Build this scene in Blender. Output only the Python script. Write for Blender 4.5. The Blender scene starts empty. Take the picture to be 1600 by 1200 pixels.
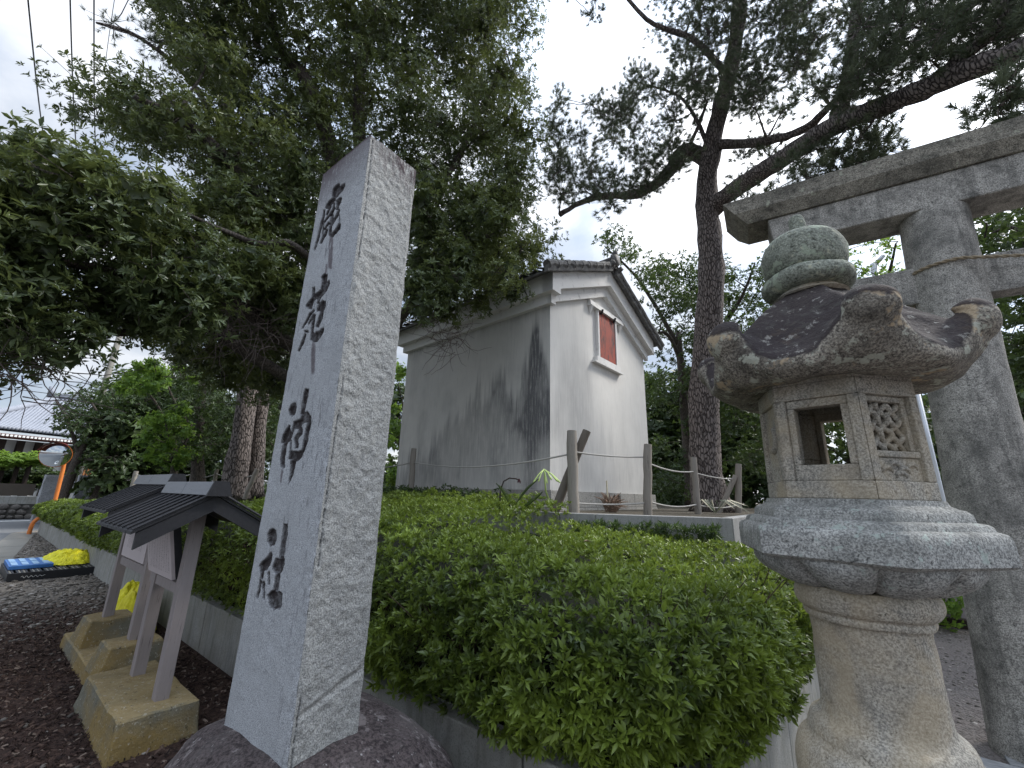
import bpy, bmesh, math, random
import numpy as np
from mathutils import Vector, Matrix

# ------------------------------------------------------------------ camera
scene = bpy.context.scene
col = scene.collection
EYE = 1.6
PITCH, ROLL, YAW = math.radians(15.1), math.radians(1.46), math.radians(37.8)
FPX = 647.0                                   # focal length for a 1600 px wide frame
fwd = np.array([-math.sin(YAW)*math.cos(PITCH), math.cos(YAW)*math.cos(PITCH), math.sin(PITCH)])
r0 = np.array([math.cos(YAW), math.sin(YAW), 0.0]); u0 = np.cross(r0, fwd)
rgt = r0*math.cos(ROLL) + u0*math.sin(ROLL)
upv = -r0*math.sin(ROLL) + u0*math.cos(ROLL)
cam_d = bpy.data.cameras.new('camera'); cam = bpy.data.objects.new('camera', cam_d); col.objects.link(cam)
cam_d.sensor_width = 36; cam_d.lens = FPX/1600*36; cam_d.clip_start = .05; cam_d.clip_end = 3000
m = Matrix.Identity(4)
for i in range(3):
    m[i][0] = rgt[i]; m[i][1] = upv[i]; m[i][2] = -fwd[i]
m[2][3] = EYE
cam.matrix_world = m
scene.camera = cam

# ------------------------------------------------------------------ world, sun, exposure
SUN_AZ, SUN_EL = math.radians(34), math.radians(46)      # behind the cloud, ahead and right of the camera
w = bpy.data.worlds.new('World'); scene.world = w; w.use_nodes = True
nt = w.node_tree; nt.nodes.clear()
def wn(t, **k):
    n = nt.nodes.new(t)
    for a, b in k.items(): setattr(n, a, b)
    return n
L = nt.links.new
tc = wn('ShaderNodeTexCoord')
sky = wn('ShaderNodeTexSky', sky_type='NISHITA', sun_disc=False, sun_elevation=SUN_EL, sun_rotation=SUN_AZ)
sep = wn('ShaderNodeSeparateXYZ'); L(tc.outputs['Generated'], sep.inputs[0])
zz = wn('ShaderNodeMath', operation='MAXIMUM'); L(sep.outputs[2], zz.inputs[0]); zz.inputs[1].default_value = 0
za = wn('ShaderNodeMath', operation='ADD'); L(zz.outputs[0], za.inputs[0]); za.inputs[1].default_value = .22
dv = wn('ShaderNodeVectorMath', operation='SCALE'); L(tc.outputs['Generated'], dv.inputs[0])
iv = wn('ShaderNodeMath', operation='DIVIDE'); iv.inputs[0].default_value = 1; L(za.outputs[0], iv.inputs[1]); L(iv.outputs[0], dv.inputs['Scale'])
nz = wn('ShaderNodeTexNoise'); nz.inputs['Scale'].default_value = 1.7; nz.inputs['Detail'].default_value = 7; nz.inputs['Roughness'].default_value = .52; nz.inputs['Distortion'].default_value = .25
L(dv.outputs[0], nz.inputs['Vector'])
rp = wn('ShaderNodeValToRGB'); L(nz.outputs['Fac'], rp.inputs[0])
e = rp.color_ramp.elements
e[0].position = .40; e[0].color = (2.9, 3.45, 4.4, 1)
e[1].position = .60; e[1].color = (6.4, 6.5, 6.7, 1)
x = e.new(.49); x.color = (3.9, 4.3, 4.95, 1)
# the sun behind the cloud layer makes its part of the layer brighter
sd = (math.sin(SUN_AZ)*math.cos(SUN_EL), math.cos(SUN_AZ)*math.cos(SUN_EL), math.sin(SUN_EL))
dt = wn('ShaderNodeVectorMath', operation='DOT_PRODUCT'); L(tc.outputs['Generated'], dt.inputs[0]); dt.inputs[1].default_value = sd
mx0 = wn('ShaderNodeMath', operation='MAXIMUM'); L(dt.outputs['Value'], mx0.inputs[0]); mx0.inputs[1].default_value = 0
pw = wn('ShaderNodeMath', operation='POWER'); L(mx0.outputs[0], pw.inputs[0]); pw.inputs[1].default_value = 7
gl = wn('ShaderNodeMath', operation='MULTIPLY'); L(pw.outputs[0], gl.inputs[0]); gl.inputs[1].default_value = 1.9
# an overcast layer is brighter overhead than near the horizon
zq = wn('ShaderNodeMath', operation='POWER'); L(zz.outputs[0], zq.inputs[0]); zq.inputs[1].default_value = 4
zg = wn('ShaderNodeMath', operation='MULTIPLY_ADD'); L(zq.outputs[0], zg.inputs[0]); zg.inputs[1].default_value = 1.7; zg.inputs[2].default_value = .50
ad = wn('ShaderNodeMath', operation='ADD'); L(gl.outputs[0], ad.inputs[0]); L(zg.outputs[0], ad.inputs[1])
sc = wn('ShaderNodeVectorMath', operation='SCALE'); L(rp.outputs[0], sc.inputs[0]); L(ad.outputs[0], sc.inputs['Scale'])
mixw = wn('ShaderNodeMix', data_type='RGBA'); mixw.inputs['Factor'].default_value = .88
L(sky.outputs[0], mixw.inputs[6]); L(sc.outputs[0], mixw.inputs[7])
bg = wn('ShaderNodeBackground'); bg.inputs['Strength'].default_value = .1; L(mixw.outputs[2], bg.inputs[0])
wo = wn('ShaderNodeOutputWorld'); L(bg.outputs[0], wo.inputs[0])

sun_d = bpy.data.lights.new('sun', 'SUN'); sun_d.energy = 1.5; sun_d.angle = math.radians(14); sun_d.color = (1, .96, .9)
sun = bpy.data.objects.new('sun', sun_d); col.objects.link(sun)
sun.rotation_euler = Vector(sd).to_track_quat('Z', 'Y').to_euler()
scene.view_settings.view_transform = 'Standard'; scene.view_settings.look = 'None'
scene.view_settings.exposure = 1.48; scene.view_settings.gamma = 1; scene.view_settings.use_curve_mapping = False

random.seed(11); rng = np.random.default_rng(11)
PI = math.pi

# ------------------------------------------------------------------ helpers
def ray(px, py): return fwd + rgt*(px-800)/FPX - upv*(py-600)/FPX
def at(px, py, D):
    """a world point D metres away on the map, seen in the direction (px, py)"""
    r = ray(px, py); return np.array([0, 0, EYE]) + r*D/math.hypot(r[0], r[1])

def tag(o, label=None, cat=None, group=None, kind=None):
    if label: o['label'] = label
    if cat: o['category'] = cat
    if group: o['group'] = group
    if kind: o['kind'] = kind
    return o
def thing(name, label, cat, loc=(0, 0, 0), group=None, rotz=0):
    o = bpy.data.objects.new(name, None); col.objects.link(o)
    o.location = [float(c) for c in loc]; o.rotation_euler.z = rotz; o.empty_display_size = .1
    return tag(o, label, cat, group)
def link(name, me, parent=None, mat=None):
    o = bpy.data.objects.new(name, me); col.objects.link(o)
    if mat and not me.materials: me.materials.append(mat)
    if parent: o.parent = parent
    return o
def npmesh(name, V, F, mat=None, parent=None, smooth=False, attrs=None, origin=None, local=False):
    """one mesh object from arrays; V in world coordinates unless local (or the parent's frame is used)"""
    V = np.asarray(V, dtype=np.float64).reshape(-1, 3)
    if not local:
        o_ = np.zeros(3)
        if parent is not None:
            p = parent
            chain = []
            while p is not None: chain.append(p); p = p.parent
            M = Matrix.Identity(4)
            for p in reversed(chain): M = M @ (Matrix.Translation(p.location) @ p.rotation_euler.to_matrix().to_4x4())
            Mi = np.array(M.inverted()); V = V @ Mi[:3, :3].T + Mi[:3, 3]
        elif origin is not None: V = V - np.asarray(origin)
    me = bpy.data.meshes.new(name)
    if isinstance(F, np.ndarray):
        n, k = F.shape
        me.vertices.add(len(V)); me.vertices.foreach_set('co', V.ravel())
        me.loops.add(n*k); me.polygons.add(n)
        me.loops.foreach_set('vertex_index', F.astype(np.int32).ravel())
        me.polygons.foreach_set('loop_start', np.arange(0, n*k, k, dtype=np.int32))
        me.update(calc_edges=True)
    else:
        me.from_pydata(V.tolist(), [], F); me.update()
    if smooth: me.polygons.foreach_set('use_smooth', np.ones(len(me.polygons), dtype=bool))
    for a, vals in (attrs or {}).items():
        at_ = me.attributes.new(a, 'FLOAT', 'POINT'); at_.data.foreach_set('value', np.asarray(vals, dtype=np.float32))
    o = link(name, me, parent, mat)
    if origin is not None and parent is None: o.location = [float(c) for c in origin]
    return o

class MB:
    """collects boxes, tubes, prisms and lathes and links them as one mesh"""
    def __init__(s): s.V = []; s.F = []
    def add(s, V, F):
        b = len(s.V); s.V += [tuple(map(float, v)) for v in V]; s.F += [tuple(i+b for i in f) for f in F]; return s
    def hexa(s, P):            # 8 points, bottom 4 then top 4
        return s.add(P, [(3, 2, 1, 0), (4, 5, 6, 7), (0, 1, 5, 4), (1, 2, 6, 5), (2, 3, 7, 6), (3, 0, 4, 7)])
    def box(s, x0, x1, y0, y1, z0, z1):
        return s.hexa([(x0, y0, z0), (x1, y0, z0), (x1, y1, z0), (x0, y1, z0), (x0, y0, z1), (x1, y0, z1), (x1, y1, z1), (x0, y1, z1)])
    def obox(s, c, ax, ay, az, hx, hy, hz):   # oriented box
        c, ax, ay, az = [np.array(v, float) for v in (c, ax, ay, az)]
        P = [c + ax*hx*i + ay*hy*j + az*hz*k for k in (-1, 1) for i, j in ((-1, -1), (1, -1), (1, 1), (-1, 1))]
        return s.hexa(P)
    def tube(s, pts, rad, n=8, cap=True):
        pts = [np.array(p, float) for p in pts]; m_ = len(pts)
        rad = list(rad) if hasattr(rad, '__len__') else [rad]*m_
        V = []; prev = None
        for i, p in enumerate(pts):
            t = pts[min(i+1, m_-1)] - pts[max(i-1, 0)]; t = t/(np.linalg.norm(t)+1e-9)
            if prev is None:
                a = np.array([0, 0, 1.]) if abs(t[2]) < .9 else np.array([1., 0, 0])
                u = np.cross(t, a)
            else: u = prev - t*np.dot(prev, t)
            u = u/(np.linalg.norm(u)+1e-9); v = np.cross(t, u); prev = u
            for k in range(n):
                a = 2*PI*k/n; V.append(p + (u*math.cos(a) + v*math.sin(a))*rad[i])
        F = [(i*n+k, i*n+(k+1) % n, (i+1)*n+(k+1) % n, (i+1)*n+k) for i in range(m_-1) for k in range(n)]
        if cap: F += [tuple(range(n-1, -1, -1)), tuple((m_-1)*n+k for k in range(n))]
        return s.add(V, F)
    def ext(s, poly, z0, z1):  # vertical prism over a polygon (x, y)
        n = len(poly)
        V = [(p[0], p[1], z0) for p in poly] + [(p[0], p[1], z1) for p in poly]
        return s.add(V, [tuple(range(n-1, -1, -1)), tuple(range(n, 2*n))] + [(i, (i+1) % n, n+(i+1) % n, n+i) for i in range(n)])
    def lathe(s, prof, c=(0, 0), n=32, noise=0, seed=0, ang=0, lean=(0, 0)):
        V = []; 
        for (r, z) in prof:
            for k in range(n):
                a = 2*PI*k/n + ang; V.append((c[0]+lean[0]*z+r*math.cos(a), c[1]+lean[1]*z+r*math.sin(a), z))
        V = np.array(V)
        if noise: 
            d = (vnoise(V*9, seed)-.5)*2*noise + (vnoise(V*28, seed+3)-.5)*noise
            ctr = np.array([c[0], c[1]]); q = V[:, :2]-ctr; ln = np.linalg.norm(q, axis=1, keepdims=True)+1e-6
            V[:, :2] += q/ln*d[:, None]*np.minimum(1, ln/.03); V[:, 2] += (vnoise(V*12, seed+5)-.5)*noise
        m_ = len(prof)
        F = [(i*n+k, i*n+(k+1) % n, (i+1)*n+(k+1) % n, (i+1)*n+k) for i in range(m_-1) for k in range(n)]
        F += [tuple(range(n-1, -1, -1)), tuple((m_-1)*n+k for k in range(n))]
        return s.add(V, F)
    def build(s, name, mat, parent=None, smooth=False, bevel=0, auto=None, local=False, origin=None):
        o = npmesh(name, np.array(s.V), s.F, mat, parent, smooth, local=local, origin=origin)
        if bevel:
            b = o.modifiers.new('bevel', 'BEVEL'); b.width = bevel; b.segments = 2; b.limit_method = 'ANGLE'; b.angle_limit = .6
        if auto:
            me = o.data
            me.polygons.foreach_set('use_smooth', np.ones(len(me.polygons), dtype=bool))
            bm = bmesh.new(); bm.from_mesh(me)
            for ed in bm.edges:
                if len(ed.link_faces) == 2 and ed.calc_face_angle(0) > auto: ed.smooth = False
            bm.to_mesh(me); bm.free()
        return o

def vnoise(P, seed=0):
    """smooth 3D value noise, 0..1"""
    P = np.asarray(P, float); I = np.floor(P).astype(np.int64); f = P-I; f = f*f*(3-2*f)
    def h(i, j, k):
        n = (i*374761393 + j*668265263 + k*2147483647 + seed*1013904223) & 0xffffffff
        n = ((n ^ (n >> 13))*1274126177) & 0xffffffff
        return ((n ^ (n >> 16)) & 0xffff)/65535.0
    o = 0
    for a in (0, 1):
        for b in (0, 1):
            for c in (0, 1):
                wgt = (f[:, 0] if a else 1-f[:, 0])*(f[:, 1] if b else 1-f[:, 1])*(f[:, 2] if c else 1-f[:, 2])
                o = o + wgt*h(I[:, 0]+a, I[:, 1]+b, I[:, 2]+c)
    return o
def fbm(P, seed=0, oct=4):
    s_ = 0; a = .5; t = 0
    for i in range(oct):
        s_ = s_ + a*vnoise(P*(2**i), seed+i*7); t += a; a *= .5
    return s_/t
def unit(v): 
    v = np.asarray(v, float); return v/(np.linalg.norm(v, axis=-1, keepdims=True)+1e-9)
def rand_dirs(n):
    v = rng.normal(size=(n, 3)); return unit(v)

# ------------------------------------------------------------------ materials
class N:
    def __init__(s, name, rough=.85, coord='Object'):
        s.m = bpy.data.materials.new(name); s.m.use_nodes = True; s.t = s.m.node_tree
        s.b = s.t.nodes['Principled BSDF']; s.b.inputs['Roughness'].default_value = rough
        s.b.inputs['Specular IOR Level'].default_value = .3
        tc_ = s.t.nodes.new('ShaderNodeTexCoord'); s.co = tc_.outputs[coord]; s.nrm = None
    def link(s, a, b):
        if isinstance(a, (int, float)): b.default_value = a
        elif isinstance(a, (tuple, list)): b.default_value = (*a, 1) if len(a) == 3 and b.type == 'RGBA' else a
        else: s.t.links.new(a, b)
    def scaled(s, sx, sy, sz):
        n = s.t.nodes.new('ShaderNodeMapping'); n.inputs['Scale'].default_value = (sx, sy, sz); s.link(s.co, n.inputs[0]); return n.outputs[0]
    def noise(s, scale, detail=4, rough=.55, vec=None, dist=0, out='Fac'):
        n = s.t.nodes.new('ShaderNodeTexNoise'); s.link(vec if vec is not None else s.co, n.inputs['Vector'])
        n.inputs['Scale'].default_value = scale; n.inputs['Detail'].default_value = detail; n.inputs['Roughness'].default_value = rough; n.inputs['Distortion'].default_value = dist
        return n.outputs[out]
    def voro(s, scale, feature='F1', vec=None, out='Distance', rand=1):
        n = s.t.nodes.new('ShaderNodeTexVoronoi'); n.feature = feature; s.link(vec if vec is not None else s.co, n.inputs['Vector'])
        n.inputs['Scale'].default_value = scale; n.inputs['Randomness'].default_value = rand; return n.outputs[out]
    def ramp(s, fac, stops):
        n = s.t.nodes.new('ShaderNodeValToRGB'); s.link(fac, n.inputs[0]); e = n.color_ramp.elements
        while len(e) < len(stops): e.new(.5)
        for i, (p, c) in enumerate(stops):
            e[i].position = p; c = (c, c, c) if isinstance(c, (int, float)) else c; e[i].color = (*c, 1)
        return n.outputs[0]
    def mix(s, f, a, b, mode='MIX'):
        n = s.t.nodes.new('ShaderNodeMix'); n.data_type = 'RGBA'; n.blend_type = mode
        s.link(f, n.inputs[0]); s.link(a, n.inputs[6]); s.link(b, n.inputs[7]); return n.outputs[2]
    def math(s, op, a, b=0, c=0, clamp=False):
        n = s.t.nodes.new('ShaderNodeMath'); n.operation = op; n.use_clamp = clamp
        for i, v in enumerate((a, b, c)): s.link(v, n.inputs[i])
        return n.outputs[0]
    def attr(s, name):
        n = s.t.nodes.new('ShaderNodeAttribute'); n.attribute_name = name; return n.outputs['Fac']
    def up(s):
        n = s.t.nodes.new('ShaderNodeNewGeometry'); q = s.t.nodes.new('ShaderNodeSeparateXYZ'); s.link(n.outputs['Normal'], q.inputs[0]); return q.outputs[2]
    def xyz(s):
        q = s.t.nodes.new('ShaderNodeSeparateXYZ'); s.link(s.co, q.inputs[0]); return q.outputs
    def rnd(s):
        return s.t.nodes.new('ShaderNodeObjectInfo').outputs['Random']
    def bump(s, h, strength=.5, dist=.01):
        n = s.t.nodes.new('ShaderNodeBump'); n.inputs['Strength'].default_value = strength; n.inputs['Distance'].default_value = dist
        s.link(h, n.inputs['Height'])
        if s.nrm is not None: s.link(s.nrm, n.inputs['Normal'])
        s.nrm = n.outputs[0]; return s
    def done(s, color, rough=None, **k):
        s.link(color, s.b.inputs['Base Color'])
        if rough is not None: s.link(rough, s.b.inputs['Roughness'])
        if s.nrm is not None: s.link(s.nrm, s.b.inputs['Normal'])
        for a, b in k.items(): s.link(b, s.b.inputs[a.replace('_', ' ')])
        return s.m

def granite(name, light, dark, blotch, grain=170, bump=.5, bumpd=.004, lichen=None, top=None, stain=.4, warm=None, rough=.9, streak=0):
    n = N(name, rough)
    g = n.noise(grain, 2, .7); g2 = n.noise(grain*.45, 3, .7); big = n.noise(3.2, 5, .62); med = n.noise(17, 5, .65)
    c = n.mix(n.ramp(g, [(.38, 0), (.62, 1)]), dark, light)
    c = n.mix(n.ramp(g2, [(.30, 1), (.42, 0)]), c, tuple(v*.35 for v in dark))
    c = n.mix(n.math('MULTIPLY', n.ramp(big, [(.42, 0), (.68, 1)]), stain), c, blotch)
    c = n.mix(n.math('MULTIPLY', n.ramp(med, [(.5, 0), (.72, 1)]), stain*.8), c, tuple(v*.45 for v in blotch))
    if streak: c = n.mix(n.math('MULTIPLY', n.ramp(n.noise(1, 6, .7, vec=n.scaled(9, 9, .9)), [(.50, 0), (.66, 1)]), streak), c, tuple(v*.7 for v in blotch))
    c = n.mix(n.ramp(n.noise(70, 5, .8), [(.60, 0), (.66, .6)]), c, tuple(v*.4 for v in dark))
    if warm: c = n.mix(n.math('MULTIPLY', n.ramp(n.noise(5, 3, .5, dist=.5), [(.42, 0), (.62, 1)]), .55), c, warm)
    if lichen:
        for col_, sc_, lo in lichen:
            lm = n.math('MULTIPLY', n.ramp(n.noise(sc_, 4, .7), [(lo, 0), (lo+.05, 1)]), .75); c = n.mix(lm, c, col_)
    if top:
        u = n.math('ADD', n.up(), n.math('MULTIPLY', n.math('SUBTRACT', n.noise(9, 5, .7), .5), 1.1))
        c = n.mix(n.math('MULTIPLY', n.ramp(u, [(top[1], 0), (top[1]+.16, 1)]), .93), c, n.mix(n.ramp(n.noise(26, 5, .75), [(.58, 0), (.64, .8)]), top[0], (.26, .25, .23)))
    n.bump(g2, bump, bumpd*.8); n.bump(med, bump*.8, bumpd*1.4)
    return n.done(c)

M = {}
M['pillar'] = None
M['lantern'] = granite('lantern_granite', (.58, .54, .46), (.22, .205, .18), (.17, .165, .15), 170, .9, .004, warm=(.47, .38, .25), stain=.5)
M['lantern_grey'] = granite('lantern_grey_granite', (.56, .56, .53), (.19, .19, .185), (.13, .135, .125), 170, .8, .005, lichen=[((.40, .46, .42), 22, .60)], stain=.6)
M['lantern_roof'] = granite('lantern_roof_stone', (.44, .40, .33), (.13, .115, .10), (.050, .043, .038), 160, .9, .006, lichen=[((.47, .48, .40), 18, .56), ((.48, .37, .24), 7, .58)], top=((.026, .019, .021), .16), stain=.85)
M['jewel'] = granite('mossy_finial_stone', (.36, .38, .32), (.15, .16, .13), (.09, .10, .08), 130, 1, .006, lichen=[((.33, .38, .29), 12, .54), ((.44, .44, .33), 30, .6)], stain=.7)
M['torii'] = granite('torii_granite', (.54, .52, .475), (.20, .19, .175), (.095, .095, .088), 130, .9, .006, stain=.75, streak=.55)
M['torii_beam'] = granite('torii_beam_granite', (.36, .335, .28), (.13, .12, .10), (.055, .053, .045), 120, .9, .008, lichen=[((.36, .37, .29), 14, .62), ((.36, .26, .03), 2.2, .70)], stain=.9)
M['rock'] = granite('dark_base_rock', (.115, .092, .090), (.035, .027, .028), (.16, .14, .135), 70, 1, .018, lichen=[((.46, .44, .43), 34, .655), ((.24, .21, .205), 13, .58), ((.30, .18, .04), 3, .68)], stain=.6)
M['gatepost'] = granite('gate_granite', (.46, .47, .49), (.28, .29, .31), (.22, .22, .22), 60, .8, .03, stain=.4)

def concrete(name, c1, c2, streak=(.12, .12, .11), s=.5, moss=None, bump=.35):
    n = N(name, .92); x_ = n.xyz()
    a = n.mix(n.noise(6, 6, .65), c1, c2)
    st = n.noise(1, 5, .7, vec=n.scaled(14, 14, 1.6)); a = n.mix(n.math('MULTIPLY', n.ramp(st, [(.5, 0), (.72, 1)]), s), a, streak)
    if moss: a = n.mix(n.math('MULTIPLY', n.ramp(n.noise(4.5, 6, .65), [(.36, 0), (.6, 1)]), moss[1]), a, moss[0])
    a = n.mix(n.ramp(n.noise(140, 2, .6), [(.3, .6), (.5, 0)]), a, tuple(v*.5 for v in c2))
    n.bump(n.noise(90, 4, .7), bump, .004); n.bump(n.noise(9, 5, .6), bump, .012)
    return n.done(a)
M['wall_conc'] = concrete('kerb_concrete', (.42, .42, .40), (.28, .28, .265), (.10, .10, .095), .7, moss=((.17, .16, .10), .3))
n = N('mossy_yellow_plinth_concrete', .93)
u_ = n.math('ADD', n.up(), n.math('MULTIPLY', n.math('SUBTRACT', n.noise(5, 6, .7), .5), 1.6))
a = n.mix(n.noise(9, 6, .7), (.115, .11, .085), (.23, .22, .17)); a = n.mix(n.ramp(n.noise(2.6, 5, .6), [(.4, 0), (.62, .85)]), a, (.27, .185, .06))
a = n.mix(n.ramp(u_, [(.45, 0), (.8, .85)]), a, n.mix(n.noise(16, 6, .75), (.20, .125, .035), (.40, .33, .19)))
a = n.mix(n.ramp(n.noise(45, 5, .8), [(.58, 0), (.64, .8)]), a, (.44, .42, .36)); a = n.mix(n.ramp(n.noise(30, 5, .75, dist=.4), [(.60, 0), (.66, .8)]), a, (.05, .045, .03))
M['old_conc'] = n.bump(n.noise(60, 5, .8), .9, .006).bump(n.noise(12, 6, .7), .9, .015).done(a)
M['terr_conc'] = concrete('terrace_concrete', (.36, .36, .35), (.24, .24, .23), (.13, .12, .12), .6)
M['base_stone'] = granite('warehouse_base_stone', (.40, .39, .36), (.24, .23, .21), (.20, .19, .18), 60, .6, .006, stain=.4)

n = N('warehouse_plaster', .9)
st = n.attr('stain'); sq = n.noise(1, 6, .72, vec=n.scaled(26, 26, 2.2)); sp = n.noise(70, 4, .7)
base = n.mix(n.noise(2.4, 5, .6), (.74, .725, .69), (.60, .585, .555))
base = n.mix(n.math('MULTIPLY', n.ramp(sq, [(.52, 0), (.75, 1)]), .35), base, (.36, .36, .36))
sm = n.math('MULTIPLY', st, n.ramp(n.math('ADD', sq, n.math('MULTIPLY', sp, .35)), [(.46, .3), (.68, 1)]))
M['plaster'] = n.bump(n.noise(30, 5, .6), .25, .004).done(n.mix(sm, base, n.mix(sp, (.10, .10, .105), (.20, .20, .205))))
n = N('white_plaster_band', .88)
M['band'] = n.bump(n.noise(40, 4, .6), .2, .003).done(n.mix(n.ramp(n.noise(5, 6, .75), [(.55, 0), (.8, .8)]), n.mix(n.noise(3, 4), (.76, .75, .73), (.64, .63, .61)), (.2, .2, .19)))
n = N('grey_roof_tile', .75)
M['tile'] = n.bump(n.noise(60, 4), .4, .004).done(n.mix(n.ramp(n.noise(14, 5, .7), [(.42, 0), (.7, 1)]), (.095, .093, .095), (.21, .205, .19)))
n = N('silver_roof_tile', .55)
M['tile_far'] = n.done(n.mix(n.noise(2, 4), (.19, .205, .24), (.27, .285, .32)))
n = N('red_iron_shutter', .7)
rn = n.noise(1, 5, .7, vec=n.scaled(9, 9, 2.4))
M['shutter'] = n.done(n.mix(n.ramp(rn, [(.46, 0), (.62, .9)]), n.mix(n.noise(20, 4), (.36, .065, .035), (.22, .045, .03)), (.035, .03, .03)))
def wood(name, a, b, crack=(.05, .045, .04), sc=(30, 30, 2.2), rough=.85):
    n = N(name, rough); g = n.noise(1, 6, .7, vec=n.scaled(*sc)); c = n.mix(g, a, b)
    c = n.mix(n.ramp(n.noise(1.7, 5, .7, vec=n.scaled(*sc)), [(.60, 0), (.70, .8)]), c, crack)
    return n.bump(g, .5, .004).done(c)
M['post'] = wood('weathered_post_wood', (.19, .17, .145), (.34, .31, .275))
M['post_dark'] = wood('dark_leaning_log', (.10, .085, .07), (.18, .155, .13))
M['sign_post'] = wood('sign_post_wood', (.23, .20, .195), (.33, .295, .29), sc=(60, 60, 3))
M['sign_black'] = wood('black_stained_wood', (.018, .018, .02), (.045, .045, .05), (.012, .012, .012), sc=(6, 40, 40), rough=.6)
M['sign_cap'] = wood('grey_ridge_metal', (.16, .165, .18), (.22, .225, .24), (.09, .09, .09), sc=(8, 40, 40), rough=.5)
n = N('pink_white_notice_board', .6)
xx = n.xyz()
def text_mask(n, xx, pitch, h):
    c_ = n.math('FRACT', n.math('MULTIPLY', xx[0], pitch)); cm = n.math('MULTIPLY', n.math('GREATER_THAN', c_, .3), n.math('LESS_THAN', c_, .68))
    nn = n.noise(1, 2, .8, vec=n.scaled(150, 150, 120)); return n.math('MULTIPLY', cm, n.ramp(nn, [(.50, 0), (.56, 1)]))
edge = n.math('MULTIPLY', n.math('LESS_THAN', n.math('ABSOLUTE', xx[0]), .26), n.math('LESS_THAN', n.math('ABSOLUTE', xx[2]), .16))
M['board'] = n.done(n.mix(n.math('MULTIPLY', n.math('MULTIPLY', text_mask(n, xx, 22, 1), edge), .85), n.mix(n.noise(7, 5), (.60, .53, .53), (.50, .44, .45)), (.12, .08, .08)))
def plain(name, c, rough=.6, var=.15, sc=8, bump=0, **k):
    n = N(name, rough); a = n.mix(n.noise(sc, 5, .6), tuple(v*(1-var) for v in c), tuple(min(1, v*(1+var)) for v in c))
    if bump: n.bump(n.noise(sc*6, 4), bump, .004)
    return n.done(a, **k)
M['orange_paint'] = plain('orange_mirror_pole_paint', (.62, .19, .045), .45, .2, 20)
M['mirror'] = plain('mirror_glass', (.62, .66, .70), .04, .02, Metallic=1.0)
M['mirror_back'] = plain('dark_red_hood', (.16, .03, .028), .5)
M['black_plastic'] = plain('black_pallet_plastic', (.022, .023, .026), .5)
M['blue_plastic'] = plain('blue_crate_plastic', (.05, .16, .42), .5)
M['pale_blue'] = plain('pale_blue_crate_top', (.26, .42, .62), .5)
n = N('yellow_net', .6); k_ = n.voro(70, 'DISTANCE_TO_EDGE')
M['net'] = n.bump(n.noise(14, 5, .7), 1, .03).bump(k_, .6, .01).done(n.mix(n.ramp(n.noise(16, 5, .7), [(.35, 0), (.65, 1)]), (.62, .55, .01), (.85, .80, .03)), Subsurface_Weight=0.0)
M['rope'] = plain('grey_rope_fibre', (.40, .385, .36), .9, .3, 60, .6)
M['straw'] = plain('straw_rope', (.28, .23, .16), .9, .35, 60, .6)
M['steel'] = plain('galvanised_steel', (.52, .54, .56), .4, .08, 8, Metallic=.6)
M['white_wall'] = plain('white_plaster_far', (.70, .70, .68), .9, .06, 2)
M['dark_timber'] = plain('dark_brown_timber', (.035, .025, .02), .8, .3, 5)
M['tile_pan'] = plain('grey_tile_hollow', (.075, .08, .095), .6, .1)
M['red_timber'] = plain('dark_red_timber', (.10, .028, .02), .7, .3, 5)
M['brown_panel'] = plain('brown_fence_sheet', (.075, .062, .05), .7, .15, 3)
M['lattice'] = plain('orange_brown_lattice_wood', (.34, .15, .06), .7, .25, 8)
M['cobble'] = granite('cobble_stone', (.24, .22, .20), (.13, .12, .11), (.06, .055, .05), 30, .8, .02, stain=.5)
M['mortar'] = plain('dark_mortar', (.10, .095, .085), .95, .3, 12, .5)
M['cable'] = plain('black_cable', (.02, .02, .022), .6)
M['white_paint'] = plain('road_white_paint', (.70, .70, .68), .8, .12, 30)
M['seed_head'] = plain('dry_purple_seed_head', (.07, .03, .035), .9, .4, 60)
M['bud'] = plain('pale_green_flower_bud', (.50, .62, .22), .5, .2, 30)
M['dead_leaf'] = plain('dead_brown_leaf', (.28, .20, .15), .9, .4, 20)
M['pale_leaf'] = plain('pale_dry_leaf', (.55, .50, .36), .8, .3, 20)

def bark(name, a, b, plate, sc=9, bump=1.0, stretch=.3):
    n = N(name, .95); v = n.scaled(1, 1, stretch)
    d = n.voro(sc, 'DISTANCE_TO_EDGE', vec=v); k = n.noise(sc*3, 6, .7, vec=v)
    c = n.mix(n.ramp(n.math('ADD', d, n.math('MULTIPLY', n.math('SUBTRACT', k, .5), .35)), [(.0, 0), (.16, 1)]), plate, n.mix(k, a, b))
    return n.bump(n.ramp(d, [(0, 0), (.16, 1)]), bump, .03).bump(k, .8, .015).done(c)
M['pine_bark'] = bark('pine_bark', (.15, .125, .115), (.27, .235, .22), (.045, .036, .034), 22)
M['bark'] = bark('grey_brown_bark', (.07, .06, .05), (.13, .11, .095), (.04, .034, .030), 26, .4)
M['twig'] = plain('dead_twig', (.16, .13, .12), .9, .3, 12)
M['stem'] = plain('shrub_stem', (.06, .04, .03), .9, .3, 12)
M['core'] = plain('shrub_inside', (.012, .014, .008), 1, .5, 9)

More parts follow.
